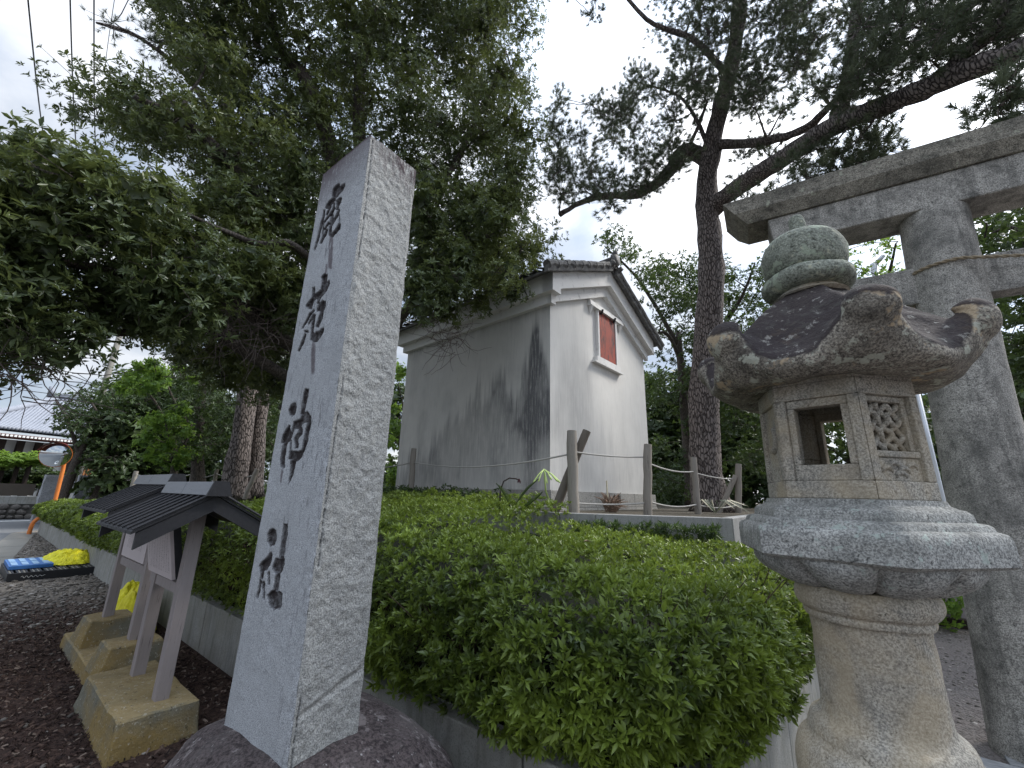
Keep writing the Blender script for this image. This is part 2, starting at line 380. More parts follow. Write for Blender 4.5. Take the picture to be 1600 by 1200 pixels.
def leafmat(name, dark, light, hi, rough=.45, trans=.35, patch=1.2, hiamt=.5):
    """leaf blades: dark to light over the 'rnd' attribute, young shoots of the colour hi in patches"""
    n = N(name, rough); r = n.attr('rnd'); p = n.noise(patch, 3, .6)
    c = n.mix(r, dark, light); c = n.mix(n.math('MULTIPLY', n.ramp(p, [(.5, 0), (.68, 1)]), hiamt), c, hi)
    yg = n.attr('young'); c = n.mix(yg, c, hi)
    n.link(c, n.b.inputs['Base Color']); n.b.inputs['Specular IOR Level'].default_value = .4
    tr = n.t.nodes.new('ShaderNodeBsdfTranslucent'); n.link(n.mix(.5, c, hi), tr.inputs[0])
    mx = n.t.nodes.new('ShaderNodeMixShader'); mx.inputs[0].default_value = trans
    out = n.t.nodes['Material Output']; n.t.links.new(n.b.outputs[0], mx.inputs[1]); n.t.links.new(tr.outputs[0], mx.inputs[2]); n.t.links.new(mx.outputs[0], out.inputs[0])
    return n.m
M['leaf'] = leafmat('broad_evergreen_leaf', (.045, .068, .027), (.150, .195, .080), (.22, .25, .06), .30, .30, .7, .5)
M['hedge'] = leafmat('azalea_leaf', (.026, .050, .012), (.15, .21, .036), (.31, .41, .06), .36, .3, 1.6, .5)
M['needle'] = leafmat('pine_needle', (.062, .084, .048), (.125, .150, .088), (.12, .14, .07), .5, .25, .8, .3)
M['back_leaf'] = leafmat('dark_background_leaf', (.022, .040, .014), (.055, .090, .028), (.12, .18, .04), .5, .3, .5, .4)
M['maple'] = leafmat('bright_maple_leaf', (.07, .15, .025), (.16, .28, .04), (.28, .40, .06), .5, .45, .8, .6)
M['cover'] = leafmat('ground_cover_leaf', (.03, .055, .018), (.08, .13, .035), (.12, .18, .05), .5, .3, 1, .4)

# ------------------------------------------------------------------ ground, road, planter, terrace
def sheet(name, poly, z, mat):
    return tag(npmesh(name, [(x, y, z) for x, y in poly], [tuple(range(len(poly)))], mat), kind='structure')
n = N('soil', .98)
big = n.noise(.35, 4, .6); x_ = n.xyz()
mulchmask = n.ramp(n.math('ADD', n.math('MULTIPLY', n.math('ADD', x_[0], 9.5), .22), n.math('MULTIPLY', big, .9)), [(.38, 0), (.75, 1)])
gcol = n.mix(n.ramp(n.noise(38, 5, .75), [(.35, 0), (.65, 1)]), (.12, .10, .08), (.27, .24, .205))
mcol = n.mix(n.ramp(n.noise(1, 5, .75, vec=n.scaled(50, 26, 30)), [(.35, 0), (.68, 1)]), (.022, .014, .012), (.105, .062, .048))
M['soil'] = n.bump(n.noise(60, 5, .7), 1, .02).done(n.mix(mulchmask, gcol, mcol))
S0 = npmesh('ground', [(-900, -900, 0), (900, -900, 0), (900, 900, 0), (-900, 900, 0)], [(0, 1, 2, 3)], M['soil']); tag(S0, kind='structure')
n = N('asphalt', .9); M['asphalt'] = n.bump(n.noise(150, 3), .5, .004).done(n.mix(n.noise(1.3, 5, .6), (.105, .11, .115), (.15, .155, .16)))
n = N('gutter_concrete', .9); M['gutter'] = n.bump(n.noise(80, 3), .3, .004).done(n.mix(n.noise(2, 6, .7), (.16, .15, .13), (.25, .24, .215)))
sheet('road', [(-60, -25), (60, -30), (60, -3.4), (0, -1.35), (-12.6, .30), (-22, 1.5), (-24.2, 3.2), (-24.2, 80), (-60, 80)], .004, M['asphalt'])
gut = MB(); 
pl = [(8, -1.75), (0, -.72), (-12.6, .88), (-21.8, 2.02)]
for (a, b) in zip(pl, pl[1:]):
    nseg = max(2, int(abs(a[0]-b[0])/2))
    for i in range(nseg):
        p = np.array(a)+(np.array(b)-np.array(a))*i/nseg; q = np.array(a)+(np.array(b)-np.array(a))*(i+.985)/nseg
        d = unit(q-p); nn_ = np.array([d[1], -d[0]]) * (1 if d[0] > 0 else -1)
        nn_ = nn_ if nn_[1] < 0 else -nn_
        r_ = [p, q, q+nn_*.55, p+nn_*.55]
        gut.hexa([(c[0], c[1], -.08) for c in r_] + [(c[0], c[1], .012) for c in r_])
tag(gut.build('gutter', M['gutter']), kind='structure')
# far kerb line of white paint along the cross street, and part of a painted sign
sheet('road_marking', [(-28.9, -12), (-28.55, -12), (-28.55, 3.2), (-28.9, 3.2)], .009, M['white_paint'])
c0 = at(0, 831, 18.2); V = []; 
for i in range(25):
    a = 2*PI*i/24
    for r_ in (1, .62): V.append((c0[0]+.62*r_*math.cos(a)*1.3, c0[1]-.22+.20*r_*math.sin(a)*1.5, .009))
tag(npmesh('road_marking', V, [(2*i, 2*i+2, 2*i+3, 2*i+1) for i in range(24)], M['white_paint']), kind='structure')

# path of gravel with a row of flat paving stones under the gate
n = N('path_gravel', .98)
pv = n.voro(48, 'F1', out='Color'); pe = n.voro(48, 'F1')
M['gravel'] = n.bump(n.ramp(pe, [(0, 1), (.6, 0)]), .9, .02).done(n.mix(n.math('MULTIPLY', n.noise(1.6, 5, .7), 1), n.mix(n.noise(70, 3, .8), (.07, .062, .057), (.24, .225, .21)), (.15, .125, .115)))
sheet('path', [(-.25, 2.6), (.2, 1.2), (9, .6), (9, 40), (-.25, 40)], .004, M['gravel'])
n = N('paving_slab', .75); M['slab'] = n.bump(n.noise(50, 5, .7), .4, .006).done(n.mix(n.ramp(n.noise(1, 5, .7, vec=n.scaled(12, 40, 12)), [(.4, 0), (.7, 1)]), (.20, .205, .21), (.34, .345, .35)))
pav = thing('paving', 'row of smooth grey paving slabs laid under the stone gate', 'paving', (1.3, 4.6, 0)); tag(pav, kind='structure'); del pav['category']; 
for j in range(2):
    for i in range(5):
        x0 = .32+i*.62+(.3 if j else 0); 
        MB().box(x0, x0+.61, 3.86+j*.62, 3.86+j*.62+.61, .0, .028).build('paving_stone', M['slab'], pav, bevel=.006)

# planter: low concrete wall in panels round the hedge, soil inside
OUT = [(-21.5, 2.02), (-12.6, 1.93), (-4.4, 1.85), (-1.22, 1.88)]
arc = [(-1.22+.72*math.sin(t), 2.58-.70*math.cos(t)) for t in np.linspace(.15, PI/2-.05, 7)]
OUTL = OUT + arc + [(-.48, 2.75), (-.30, 5.3)]
def resample(P, step):
    P = [np.array(p, float) for p in P]; out = [P[0]]; 
    for a, b in zip(P, P[1:]):
        k = max(1, int(round(np.linalg.norm(b-a)/step)))
        for i in range(1, k+1): out.append(a+(b-a)*i/k)
    return np.array(out)
def offset(P, d):            # to the right-hand side of travel is outward
    P = np.array(P); T = np.gradient(P, axis=0); T = unit(T); Nn = np.stack([T[:, 1], -T[:, 0]], 1); return P+Nn*d, Nn
planter = thing('planter_wall', 'low grey concrete kerb wall in panels holding the clipped hedge', 'wall', (-1.2, 1.9, 0))
WT = .45
runs = []
x = -21.5; base = np.array(OUTL)
fine = resample(OUTL, .12); inn, NN = offset(fine, -.13)
dcum = np.r_[0, np.cumsum(np.linalg.norm(np.diff(fine, axis=0), axis=1))]
nP = int(dcum[-1]/1.9)
for k in range(nP):
    i0 = np.searchsorted(dcum, dcum[-1]*k/nP); i1 = min(np.searchsorted(dcum, dcum[-1]*(k+1)/nP), len(fine)-1)
    fo = [tuple(p) for p in fine[i0:i1+1]]; fi = [tuple(p) for p in inn[i0:i1+1]]
    d = unit(np.array(fo[-1])-np.array(fo[-2])); fo[-1] = tuple(np.array(fo[-1])-d*.012); fi[-1] = tuple(np.array(fi[-1])-d*.012)
    MB().ext(fo+fi[::-1], -.05, WT).build('wall_panel', M['wall_conc'], planter, bevel=.008)
soilp = [tuple(p) for p in offset(fine, -.12)[0]] + [(-.9, 5.4), (-2.7, 4.6), (-21.5, 5.0)]
tag(npmesh('planter_soil', [(x, y, .36) for x, y in soilp], [tuple(range(len(soilp)))], M['soil']), kind='structure')

# raised terrace behind the hedge with its retaining wall
TZ = 1.38
terr = [(-26, 5.0), (-2.75, 4.62), (-2.35, 4.78), (-1.05, 5.5), (-1.0, 14), (-1.2, 60), (-26, 60)]
n = N('terrace_earth', .98); M['earth'] = n.bump(n.noise(50, 5, .7), 1, .02).done(n.mix(n.noise(5, 6, .7), (.05, .045, .032), (.12, .10, .075)))
tag(MB().ext([(x, y) for x, y in terr], -.2, TZ).build('terrace', M['earth']), kind='structure')
tw = thing('retaining_wall', 'low grey concrete retaining wall between hedge and warehouse yard', 'wall', (-1.5, 5.2, 0))
tp = resample([(-1.02, 12), (-1.03, 5.47), (-2.36, 4.74), (-2.76, 4.58), (-14, 4.85)], 30)
for a, b in zip(tp, tp[1:]):
    d = unit(b-a); q = np.array([-d[1], d[0]]);
    if np.dot(q, np.array([-3, 8])-a) > 0: q = -q
    r_ = [a-q*.12, b-q*.12-d*.003, b+q*.02-d*.003, a+q*.02]
    MB().hexa([(c[0], c[1], -.1) for c in r_]+[(c[0], c[1], 1.415) for c in r_]).build('wall_panel', M['terr_conc'], tw, bevel=.008)

# ------------------------------------------------------------------ stone pillar with carved writing
M['pillar_f'] = None
n = N('pillar_dressed_granite', .85)
g = n.noise(260, 2, .7); ink = n.attr('ink'); stn = n.attr('stain'); vst = n.noise(1, 5, .75, vec=n.scaled(40, 40, 7))
c = n.mix(n.ramp(g, [(.38, 0), (.6, 1)]), (.20, .21, .22), (.52, .535, .56))
c = n.mix(n.ramp(n.noise(95, 4, .75), [(.60, 0), (.68, .75)]), c, (.11, .11, .12))
c = n.mix(n.math('MULTIPLY', n.ramp(n.noise(3, 6, .7), [(.42, 0), (.68, 1)]), .6), c, (.29, .30, .31))
c = n.mix(n.math('MULTIPLY', n.ramp(vst, [(.56, 0), (.68, 1)]), n.ramp(n.noise(2.2, 3, .6), [(.4, .2), (.6, .9)])), c, (.12, .12, .13))
c = n.mix(n.math('MULTIPLY', stn, n.ramp(n.noise(1, 5, .75, vec=n.scaled(55, 55, 14)), [(.28, 0), (.46, 1)])), c, (.070, .050, .058))
c = n.mix(n.math('MULTIPLY', ink, n.ramp(n.noise(30, 5, .75), [(.34, .62), (.52, 1)])), c, n.mix(n.noise(22, 4), (.008, .007, .008), (.055, .045, .046)))
M['pillar_front'] = n.bump(g, .4, .003).bump(n.noise(60, 4, .7), .4, .004).done(c)
n = N('pillar_rough_granite', .92)
g = n.noise(190, 3, .75); stn = n.attr('stain')
c = n.mix(n.ramp(g, [(.36, 0), (.62, 1)]), (.19, .195, .19), (.54, .54, .52))
c = n.mix(n.math('MULTIPLY', n.ramp(n.noise(4, 6, .7), [(.48, 0), (.75, 1)]), .45), c, (.24, .245, .25))
c = n.mix(n.math('MULTIPLY', n.attr('edge'), n.ramp(n.noise(60, 3, .7), [(.45, 0), (.55, 1)])), c, (.03, .03, .032))
c = n.mix(n.math('MULTIPLY', stn, n.ramp(n.noise(1, 5, .75, vec=n.scaled(45, 45, 12)), [(.40, 0), (.58, .9)])), c, (.085, .065, .070))
M['pillar_side'] = n.bump(g, .8, .005).bump(n.noise(45, 5, .7), .9, .010).done(c)

def in_poly(X, Z, poly):
    c = np.zeros(len(X), bool); n_ = len(poly); j = n_-1
    for i in range(n_):
        xi, zi = poly[i]; xj, zj = poly[j]
        if zi != zj: 
            t = ((zi > Z) != (zj > Z)) & (X < (xj-xi)*(Z-zi)/(zj-zi)+xi); c ^= t
        j = i
    return c
def dist_poly(X, Z, poly):
    d = np.full(len(X), 9.0)
    for a, b in zip(poly, poly[1:]+poly[:1]):
        ax, az = a; bx, bz = b; L2 = (bx-ax)**2+(bz-az)**2+1e-9
        t = np.clip(((X-ax)*(bx-ax)+(Z-az)*(bz-az))/L2, 0, 1); d = np.minimum(d, np.hypot(X-ax-t*(bx-ax), Z-az-t*(bz-az)))
    return d
STROKES = [
 (0,1,[(-1.931,3.218),(-1.968,3.224),(-1.988,3.211),(-1.993,3.192),(-1.987,3.169),(-1.94,3.126),(-1.916,3.131),(-1.896,3.139),(-1.871,3.149),(-1.861,3.167),(-1.87,3.185),(-1.893,3.191),(-1.917,3.184),(-1.921,3.203)]),
 (0,1,[(-1.972,3.149),(-2.014,3.146),(-2.037,3.134),(-2.045,3.117),(-2.032,3.103),(-2.0,3.094),(-1.99,3.104),(-1.959,3.11),(-1.941,3.114),(-1.951,3.131)]),
 (0,1,[(-1.882,3.106),(-1.908,3.11),(-1.936,3.107),(-1.919,3.08),(-1.921,3.048),(-1.897,3.037),(-1.892,3.055),(-1.875,3.077),(-1.873,3.094)]),
 (0,1,[(-1.989,3.102),(-2.018,3.079),(-2.026,3.065),(-2.009,3.054),(-1.997,3.063),(-1.973,3.09)]),
 (0,1,[(-1.959,3.106),(-1.958,3.071),(-1.979,3.058),(-2.034,3.024),(-2.019,3.012),(-1.959,3.042),(-1.937,3.057),(-1.942,3.098)]),
 (0,1,[(-1.953,3.074),(-1.977,3.051),(-1.965,3.001),(-1.966,2.958),(-1.952,2.904),(-1.928,2.894),(-1.934,2.942),(-1.932,2.985),(-1.944,3.033),(-1.93,3.057)]),
 (0,1,[(-1.896,3.035),(-1.909,3.015),(-1.94,2.989),(-1.954,2.971),(-1.933,2.956),(-1.912,2.969),(-1.881,2.995),(-1.874,3.021)]),
 (0,1,[(-2.066,3.106),(-2.064,3.065),(-2.07,3.027),(-2.081,2.978),(-2.092,2.922),(-2.1,2.877),(-2.08,2.866),(-2.065,2.908),(-2.054,2.963),(-2.043,3.012),(-2.037,3.05),(-2.045,3.096)]),
 (0,1,[(-1.985,2.996),(-2.029,2.974),(-2.01,2.96),(-1.967,2.981)]),
 (0,1,[(-2.036,3.015),(-2.036,2.962),(-2.03,2.92),(-2.021,2.916),(-2.025,2.957),(-2.027,3.01)]),
 (0,1,[(-1.996,2.956),(-2.015,2.933),(-2.045,2.897),(-2.024,2.883),(-1.987,2.915),(-1.974,2.942)]),
 (0,1,[(-1.938,2.89),(-1.902,2.875),(-1.877,2.886),(-1.843,2.9),(-1.844,2.923),(-1.873,2.938),(-1.877,2.925),(-1.91,2.913),(-1.929,2.903),(-1.942,2.908)]),
 (0,1,[(-1.856,2.93),(-1.868,2.993),(-1.873,2.995),(-1.861,2.932)]),
 (0,0,[(-1.942,2.893),(-1.939,2.834),(-1.92,2.752),(-1.905,2.692),(-1.87,2.678),(-1.873,2.734),(-1.89,2.814),(-1.905,2.877)]),
 (1,1,[(-1.942,2.673),(-1.965,2.664),(-1.953,2.635),(-1.948,2.603),(-1.954,2.584),(-1.997,2.58),(-1.944,2.535),(-1.919,2.549),(-1.89,2.561),(-1.874,2.581),(-1.867,2.595),(-1.88,2.615),(-1.903,2.61),(-1.904,2.64),(-1.905,2.659)]),
 (1,1,[(-2.044,2.627),(-2.036,2.571),(-2.01,2.562),(-2.017,2.618)]),
 (1,1,[(-2.041,2.563),(-2.065,2.553),(-2.088,2.538),(-2.056,2.513),(-2.015,2.501),(-2.003,2.536),(-1.979,2.546),(-1.948,2.537),(-1.987,2.573),(-2.027,2.581)]),
 (1,1,[(-1.914,2.519),(-1.937,2.513),(-1.961,2.507),(-1.964,2.479),(-1.919,2.459),(-1.882,2.453),(-1.874,2.475),(-1.885,2.502)]),
 (1,1,[(-1.963,2.538),(-1.971,2.516),(-1.954,2.508),(-1.945,2.53)]),
 (1,1,[(-1.919,2.461),(-1.929,2.429),(-1.945,2.389),(-1.914,2.375),(-1.887,2.412),(-1.888,2.449)]),
 (1,1,[(-1.996,2.487),(-2.035,2.477),(-2.091,2.415),(-2.075,2.406),(-2.014,2.465),(-1.982,2.477)]),
 (1,1,[(-1.99,2.458),(-1.994,2.41),(-1.977,2.342),(-1.957,2.337),(-1.966,2.402),(-1.968,2.451)]),
 (1,1,[(-1.998,2.461),(-2.031,2.42),(-2.016,2.413),(-1.984,2.454)]),
 (1,1,[(-2.06,2.391),(-2.057,2.382),(-2.011,2.371),(-2.014,2.38)]),
 (1,1,[(-2.055,2.369),(-2.07,2.332),(-2.092,2.292),(-2.073,2.284),(-2.044,2.322),(-2.036,2.361)]),
 (1,1,[(-1.986,2.368),(-1.979,2.33),(-1.949,2.304),(-1.91,2.301),(-1.878,2.312),(-1.859,2.331),(-1.862,2.354),(-1.897,2.355),(-1.945,2.35),(-1.967,2.363)]),
 (1,0,[(-1.934,2.727),(-1.933,2.701),(-1.932,2.667),(-1.917,2.66),(-1.913,2.693),(-1.919,2.721)]),
 (1,0,[(-1.954,2.302),(-1.948,2.239),(-1.92,2.139),(-1.887,2.133),(-1.903,2.229),(-1.92,2.293)]),
 (2,1,[(-2.036,2.007),(-2.07,2.006),(-2.092,1.981),(-2.074,1.954),(-2.044,1.942),(-2.018,1.954),(-2.016,1.985)]),
 (2,1,[(-1.953,2.064),(-1.963,2.04),(-1.967,1.999),(-1.962,1.948),(-1.929,1.942),(-1.922,1.99),(-1.919,2.03),(-1.92,2.055)]),
 (2,1,[(-1.948,1.954),(-1.895,1.95),(-1.864,1.925),(-1.858,1.905),(-1.92,1.903),(-1.96,1.878),(-1.994,1.881),(-2.013,1.915),(-1.958,1.922)]),
 (2,1,[(-2.019,1.912),(-2.025,1.876),(-2.029,1.843),(-2.016,1.841),(-2.008,1.873),(-2.005,1.909)]),
 (2,1,[(-1.884,1.905),(-1.894,1.859),(-1.897,1.821),(-1.9,1.782),(-1.87,1.777),(-1.858,1.814),(-1.854,1.853),(-1.854,1.899)]),
 (2,1,[(-1.96,1.882),(-1.955,1.857),(-1.989,1.835),(-1.962,1.791),(-1.933,1.791),(-1.949,1.827),(-1.916,1.848),(-1.93,1.88)]),
 (2,1,[(-2.029,1.827),(-2.01,1.77),(-1.994,1.769),(-2.013,1.826)]),
 (2,1,[(-2.068,1.899),(-2.105,1.856),(-2.116,1.823),(-2.053,1.808),(-2.023,1.83),(-2.025,1.851),(-2.049,1.893)]),
 (2,1,[(-2.09,1.815),(-2.095,1.779),(-2.095,1.742),(-2.07,1.7),(-2.037,1.701),(-2.049,1.739),(-2.049,1.774),(-2.055,1.811)]),
 (2,1,[(-1.99,1.773),(-1.931,1.767),(-1.895,1.777),(-1.874,1.772),(-1.893,1.746),(-1.927,1.728),(-2.012,1.739),(-2.009,1.766)]),
 (2,1,[(-1.988,1.73),(-1.939,1.729),(-1.944,1.672),(-1.974,1.62),(-1.977,1.669)]),
 (2,0,[(-2.064,1.693),(-2.06,1.635),(-2.041,1.634),(-2.045,1.692)]),
 (3,1,[(-2.05,1.425),(-2.088,1.421),(-2.098,1.403),(-2.09,1.373),(-2.063,1.356),(-2.019,1.365),(-2.007,1.393),(-2.021,1.422)]),
 (3,1,[(-1.962,1.454),(-1.96,1.42),(-1.959,1.368),(-1.949,1.317),(-1.916,1.319),(-1.914,1.369),(-1.914,1.421),(-1.928,1.455)]),
 (3,1,[(-1.989,1.309),(-1.907,1.319),(-1.904,1.299),(-1.914,1.267),(-1.932,1.258),(-1.976,1.256),(-2.001,1.279)]),
 (3,1,[(-1.957,1.26),(-1.964,1.222),(-1.96,1.188),(-1.927,1.19),(-1.919,1.224),(-1.924,1.261)]),
 (3,1,[(-2.009,1.164),(-1.97,1.182),(-1.907,1.191),(-1.883,1.183),(-1.876,1.145),(-1.888,1.13),(-1.964,1.119),(-1.999,1.15)]),
 (3,1,[(-2.034,1.334),(-2.068,1.311),(-2.113,1.28),(-2.13,1.261),(-2.115,1.246),(-2.054,1.257),(-2.028,1.279),(-2.021,1.316)]),
 (3,1,[(-2.098,1.253),(-2.103,1.216),(-2.078,1.217),(-2.073,1.253)]),
 (3,1,[(-2.039,1.245),(-2.023,1.206),(-2.006,1.208),(-2.022,1.248)]),
 (3,1,[(-2.105,1.206),(-2.11,1.14),(-2.088,1.142),(-2.083,1.207)]),
 (3,1,[(-2.075,1.205),(-2.05,1.145),(-2.032,1.148),(-2.056,1.208)]),
]

PB, PT = .28, 3.385
def pil_x(z):  # left and right edge of the front face
    t = (z-PB)/(PT-PB); return -2.232+t*.090, -1.665-t*.005
def pil_y(z):
    t = (z-PB)/(PT-PB); return .922-t*.018, 1.195+t*.010
pillar = thing('stone_pillar', 'tall squared granite pillar with four carved dark characters on a dark rock', 'stone pillar', (-1.95, 1.05, .3))
nu, nv = 132, 800
U, Vv = np.meshgrid(np.linspace(0, 1, nu), np.linspace(0, 1, nv)); u = U.ravel(); z = PB+Vv.ravel()*(PT-PB)
xl, xr = pil_x(z); X = xl+(xr-xl)*u
z = z + np.where(Vv.ravel() == 1, 0, 0)
ink = np.zeros(len(X)); depth = np.zeros(len(X)); drip = np.zeros(len(X)); cid = np.full(len(X), -1)
Xw = X + (vnoise(np.stack([X*60, z*60, z*0], 1), 4)-.5)*.006; Zw = z + (vnoise(np.stack([X*60, z*60, z*0+9], 1), 5)-.5)*.010
for k, solid, poly in STROKES:
    px = [p[0] for p in poly]; pz = [p[1] for p in poly]
    sel = np.where((X > min(px)-.03) & (X < max(px)+.03) & (z > min(pz)-.03) & (z < max(pz)+.03))[0]
    d = dist_poly(Xw[sel], Zw[sel], poly); ins = in_poly(Xw[sel], Zw[sel], poly); sd_ = np.where(ins, d, -d)
    if solid:
        ink[sel] = np.maximum(ink[sel], np.clip((sd_+.0058)/.004, 0, 1)); depth[sel] = np.maximum(depth[sel], np.clip((sd_+.004)/.006, 0, 1))
        cid[sel] = np.where(sd_ > -.011, k, cid[sel])
    else: drip[sel] = np.maximum(drip[sel], np.clip((sd_+.006)/.012, 0, 1)*.8)
P3 = np.stack([X, z, 0*z], 1)
yf, yb = pil_y(z)
Y = yf + depth*.016 + (fbm(P3*22, 3)-.5)*.004
e_ = np.clip(1-np.minimum(u, 1-u)/.012, 0, 1); Y += e_*.004
rightband = np.clip((u-.86)/.14, 0, 1)
Y += rightband*(fbm(P3*45, 8)-.5)*.008
stain = np.clip((z-(PT-.30))/.30, 0, 1)*np.clip(1.1-u*.5, 0, 1); stain = np.maximum(stain, drip); stain = np.maximum(stain, np.clip((z-(PT-.035))/.03, 0, 1))
idx = np.arange(nu*nv).reshape(nv, nu)
Fq = np.stack([idx[:-1, :-1], idx[:-1, 1:], idx[1:, 1:], idx[1:, :-1]], -1).reshape(-1, 4)
fc = np.max(cid[Fq], axis=1)
Vf = np.stack([X, Y, z], 1)
def sub(name, mask, parent, mat, V, F, attrs, label=None):
    F2 = F[mask]; ids, inv = np.unique(F2.ravel(), return_inverse=True)
    o = npmesh(name, V[ids], inv.reshape(-1, F.shape[1]), mat, parent, True, {k: v[ids] for k, v in attrs.items()})
    if label: o['label'] = label
    return o
at_f = dict(ink=ink, stain=stain)
sub('dressed_face', fc < 0, pillar, M['pillar_front'], Vf, Fq, at_f)
for k, lb in enumerate(['top carved character, deer', 'second carved character, garden', 'third carved character, deity', 'lowest carved character, shrine']):
    sub('carved_character', fc == k, pillar, M['pillar_front'], Vf, Fq, at_f, lb)
# rough right-hand face, far faces and top
nu2 = 90
U, Vv = np.meshgrid(np.linspace(0, 1, nu2), np.linspace(0, 1, nv)); u = U.ravel(); z = PB+Vv.ravel()*(PT-PB)
yf, yb = pil_y(z); xl, xr = pil_x(z); Y = yf+.004+(yb-yf-.004)*u
P3 = np.stack([Y, z, 0*z+3], 1)
rough = (fbm(np.stack([Y*30, z*30, 0*z], 1), 21, 5)-.5)*.014 + (fbm(np.stack([Y*8+z*3, z*5, 0*z], 1), 31, 3)-.5)*.012
fade = np.clip(np.minimum(u, 1-u)/.06, 0, 1)
# an oblique break low on the face
brk = np.clip(1-np.abs((z-.80)-(u*.10))/.02, 0, 1)*.010
X = xr + (rough+.004)*fade - brk*fade
cr = np.clip(1-np.abs(u-.055-.01*np.sin(z*7))/.018, 0, 1)*(fbm(np.stack([z*4, z*0, z*0], 1), 41, 3) > .47)
X -= cr*.006
tri = 1.25*np.clip((z-(PT-.24-.05*np.abs(u-.5)*2))/.2, 0, 1)*np.clip((u+.3), 0, 1); tri = np.maximum(tri, np.clip((z-(PT-.03))/.03, 0, 1))
Ye = Y + np.where(u > .98, (fbm(np.stack([z*14, z*0, z*0+2], 1), 52, 4)-.5)*.010, 0)
idx = np.arange(nu2*nv).reshape(nv, nu2)
Fq2 = np.stack([idx[:-1, :-1], idx[:-1, 1:], idx[1:, 1:], idx[1:, :-1]], -1).reshape(-1, 4)
npmesh('rough_face', np.stack([X, Ye, z], 1), Fq2, M['pillar_side'], pillar, True, dict(stain=tri, edge=cr))
mb = MB(); xl, xr = pil_x(PT); y0, y1 = pil_y(PT); bl, br = pil_x(PB); by0, by1 = pil_y(PB)
mb.hexa([(bl+.004, by0+.030, PB), (br-.025, by0+.030, PB), (br-.018, by1-.004, PB), (bl+.004, by1, PB), (xl+.003, y0+.030, PT-.002), (xr-.020, y0+.030, PT-.002), (xr-.006, y1-.004, PT-.002), (xl+.003, y1, PT-.002)])
mb.add([(xl, y0, PT-.001), (xr, y0, PT-.001), (xr, y1, PT-.001), (xl, y1, PT-.001), ((xl+xr)/2, (y0+y1)/2, PT+.05)], [(0, 1, 4), (1, 2, 4), (2, 3, 4), (3, 0, 4)])
mb.build('shaft', M['pillar_side'], pillar)

# rock under the pillar
def blob(name, c, r, mat, parent=None, sub_=5, amp=.16, seed=0, flat=None, pw=2.6, label=None):
    bm = bmesh.new(); bmesh.ops.create_icosphere(bm, subdivisions=sub_, radius=1)
    V = np.array([v.co[:] for v in bm.verts]); F = [tuple(v.index for v in f.verts) for f in bm.faces]; bm.free()
    s = (np.abs(V)**pw).sum(1)**(-1/pw); V = V*s[:, None]
    V = V*(1+amp*(fbm(V*1.3+seed*3.1, seed, 4)-.5)*2)[:, None] + (fbm(V*7+seed, seed+9, 3)-.5)[:, None]*unit(V)*amp*.22
    V = V*np.array(r)
    if flat is not None: V[:, 2] = np.maximum(V[:, 2], flat)
    return npmesh(name, V+np.array(c), np.array(F), mat, parent, True, origin=None if parent else c)
rk = blob('base_rock', (-1.90, 1.14, .18), (.68, .57, .49), M['rock'], sub_=6, amp=.10, seed=5)
tag(rk, 'large dark rounded rock holding the tall stone pillar', 'rock')
for (px_, py_, r_) in ((730, 1182, .05), (497, 1192, .07)):
    pass

# ------------------------------------------------------------------ stone lantern
LC = (.013, 1.9)
lan = thing('stone_lantern', 'weathered granite lantern with curled hexagonal roof beside the hedge', 'stone lantern', (LC[0], LC[1], 0))
def hexring(R, z, rnd=.0, n=96, ang0=math.radians(-71), sag=0, seed=0, amp=0):
    V = []
    for k in range(n):
        a = 2*PI*k/n+ang0; f = (a-ang0) % (PI/3)
        hr = math.cos(PI/6)/math.cos(f-PI/6)
        V.append((a, R*(hr*(1-rnd)+rnd*.93), z))
    return V
def hexlathe(prof, name, mat, seed=0, amp=.003, n=96, smooth=True, auto=None):
    V = []
    for (R, z, rnd) in prof:
        for a, r, zz_ in hexring(R, z, rnd, n): V.append((LC[0]+r*math.cos(a), LC[1]+r*math.sin(a), zz_))
    V = np.array(V); d = (fbm(V*16, seed, 4)-.5)*2*amp+(fbm(V*60, seed+4, 2)-.5)*amp
    q = V[:, :2]-np.array(LC); ln = np.linalg.norm(q, axis=1, keepdims=True)+1e-6; V[:, :2] += q/ln*d[:, None]; V[:, 2] += (fbm(V*14, seed+2, 3)-.5)*amp*.8
    m_ = len(prof); F = [(i*n+k, i*n+(k+1) % n, (i+1)*n+(k+1) % n, (i+1)*n+k) for i in range(m_-1) for k in range(n)]
    F += [tuple(range(n-1, -1, -1)), tuple((m_-1)*n+k for k in range(n))]
    mb_ = MB(); mb_.V = [tuple(v) for v in V]; mb_.F = F
    return mb_.build(name, mat, lan, auto=auto or .7)
def dens(prof, step=.012):
    out = [prof[0]]
    for a, b in zip(prof, prof[1:]):
        k = max(1, int(math.hypot(b[0]-a[0], b[1]-a[1])/step))
        for i in range(1, k+1): out.append(tuple(a[j]+(b[j]-a[j])*i/k for j in range(len(a))))
    return out
hexlathe(dens([(.50, -.02, 0), (.50, .20, 0), (.47, .23, 0), (.46, .24, 0)], .05), 'plinth', M['lantern_grey'])
hexlathe(dens([(.44, .24, .3), (.44, .40, .3), (.40, .50, 1), (.34, .62, 1), (.28, .68, 1)], .02), 'base_stone', M['lantern_grey'], 2, .006)
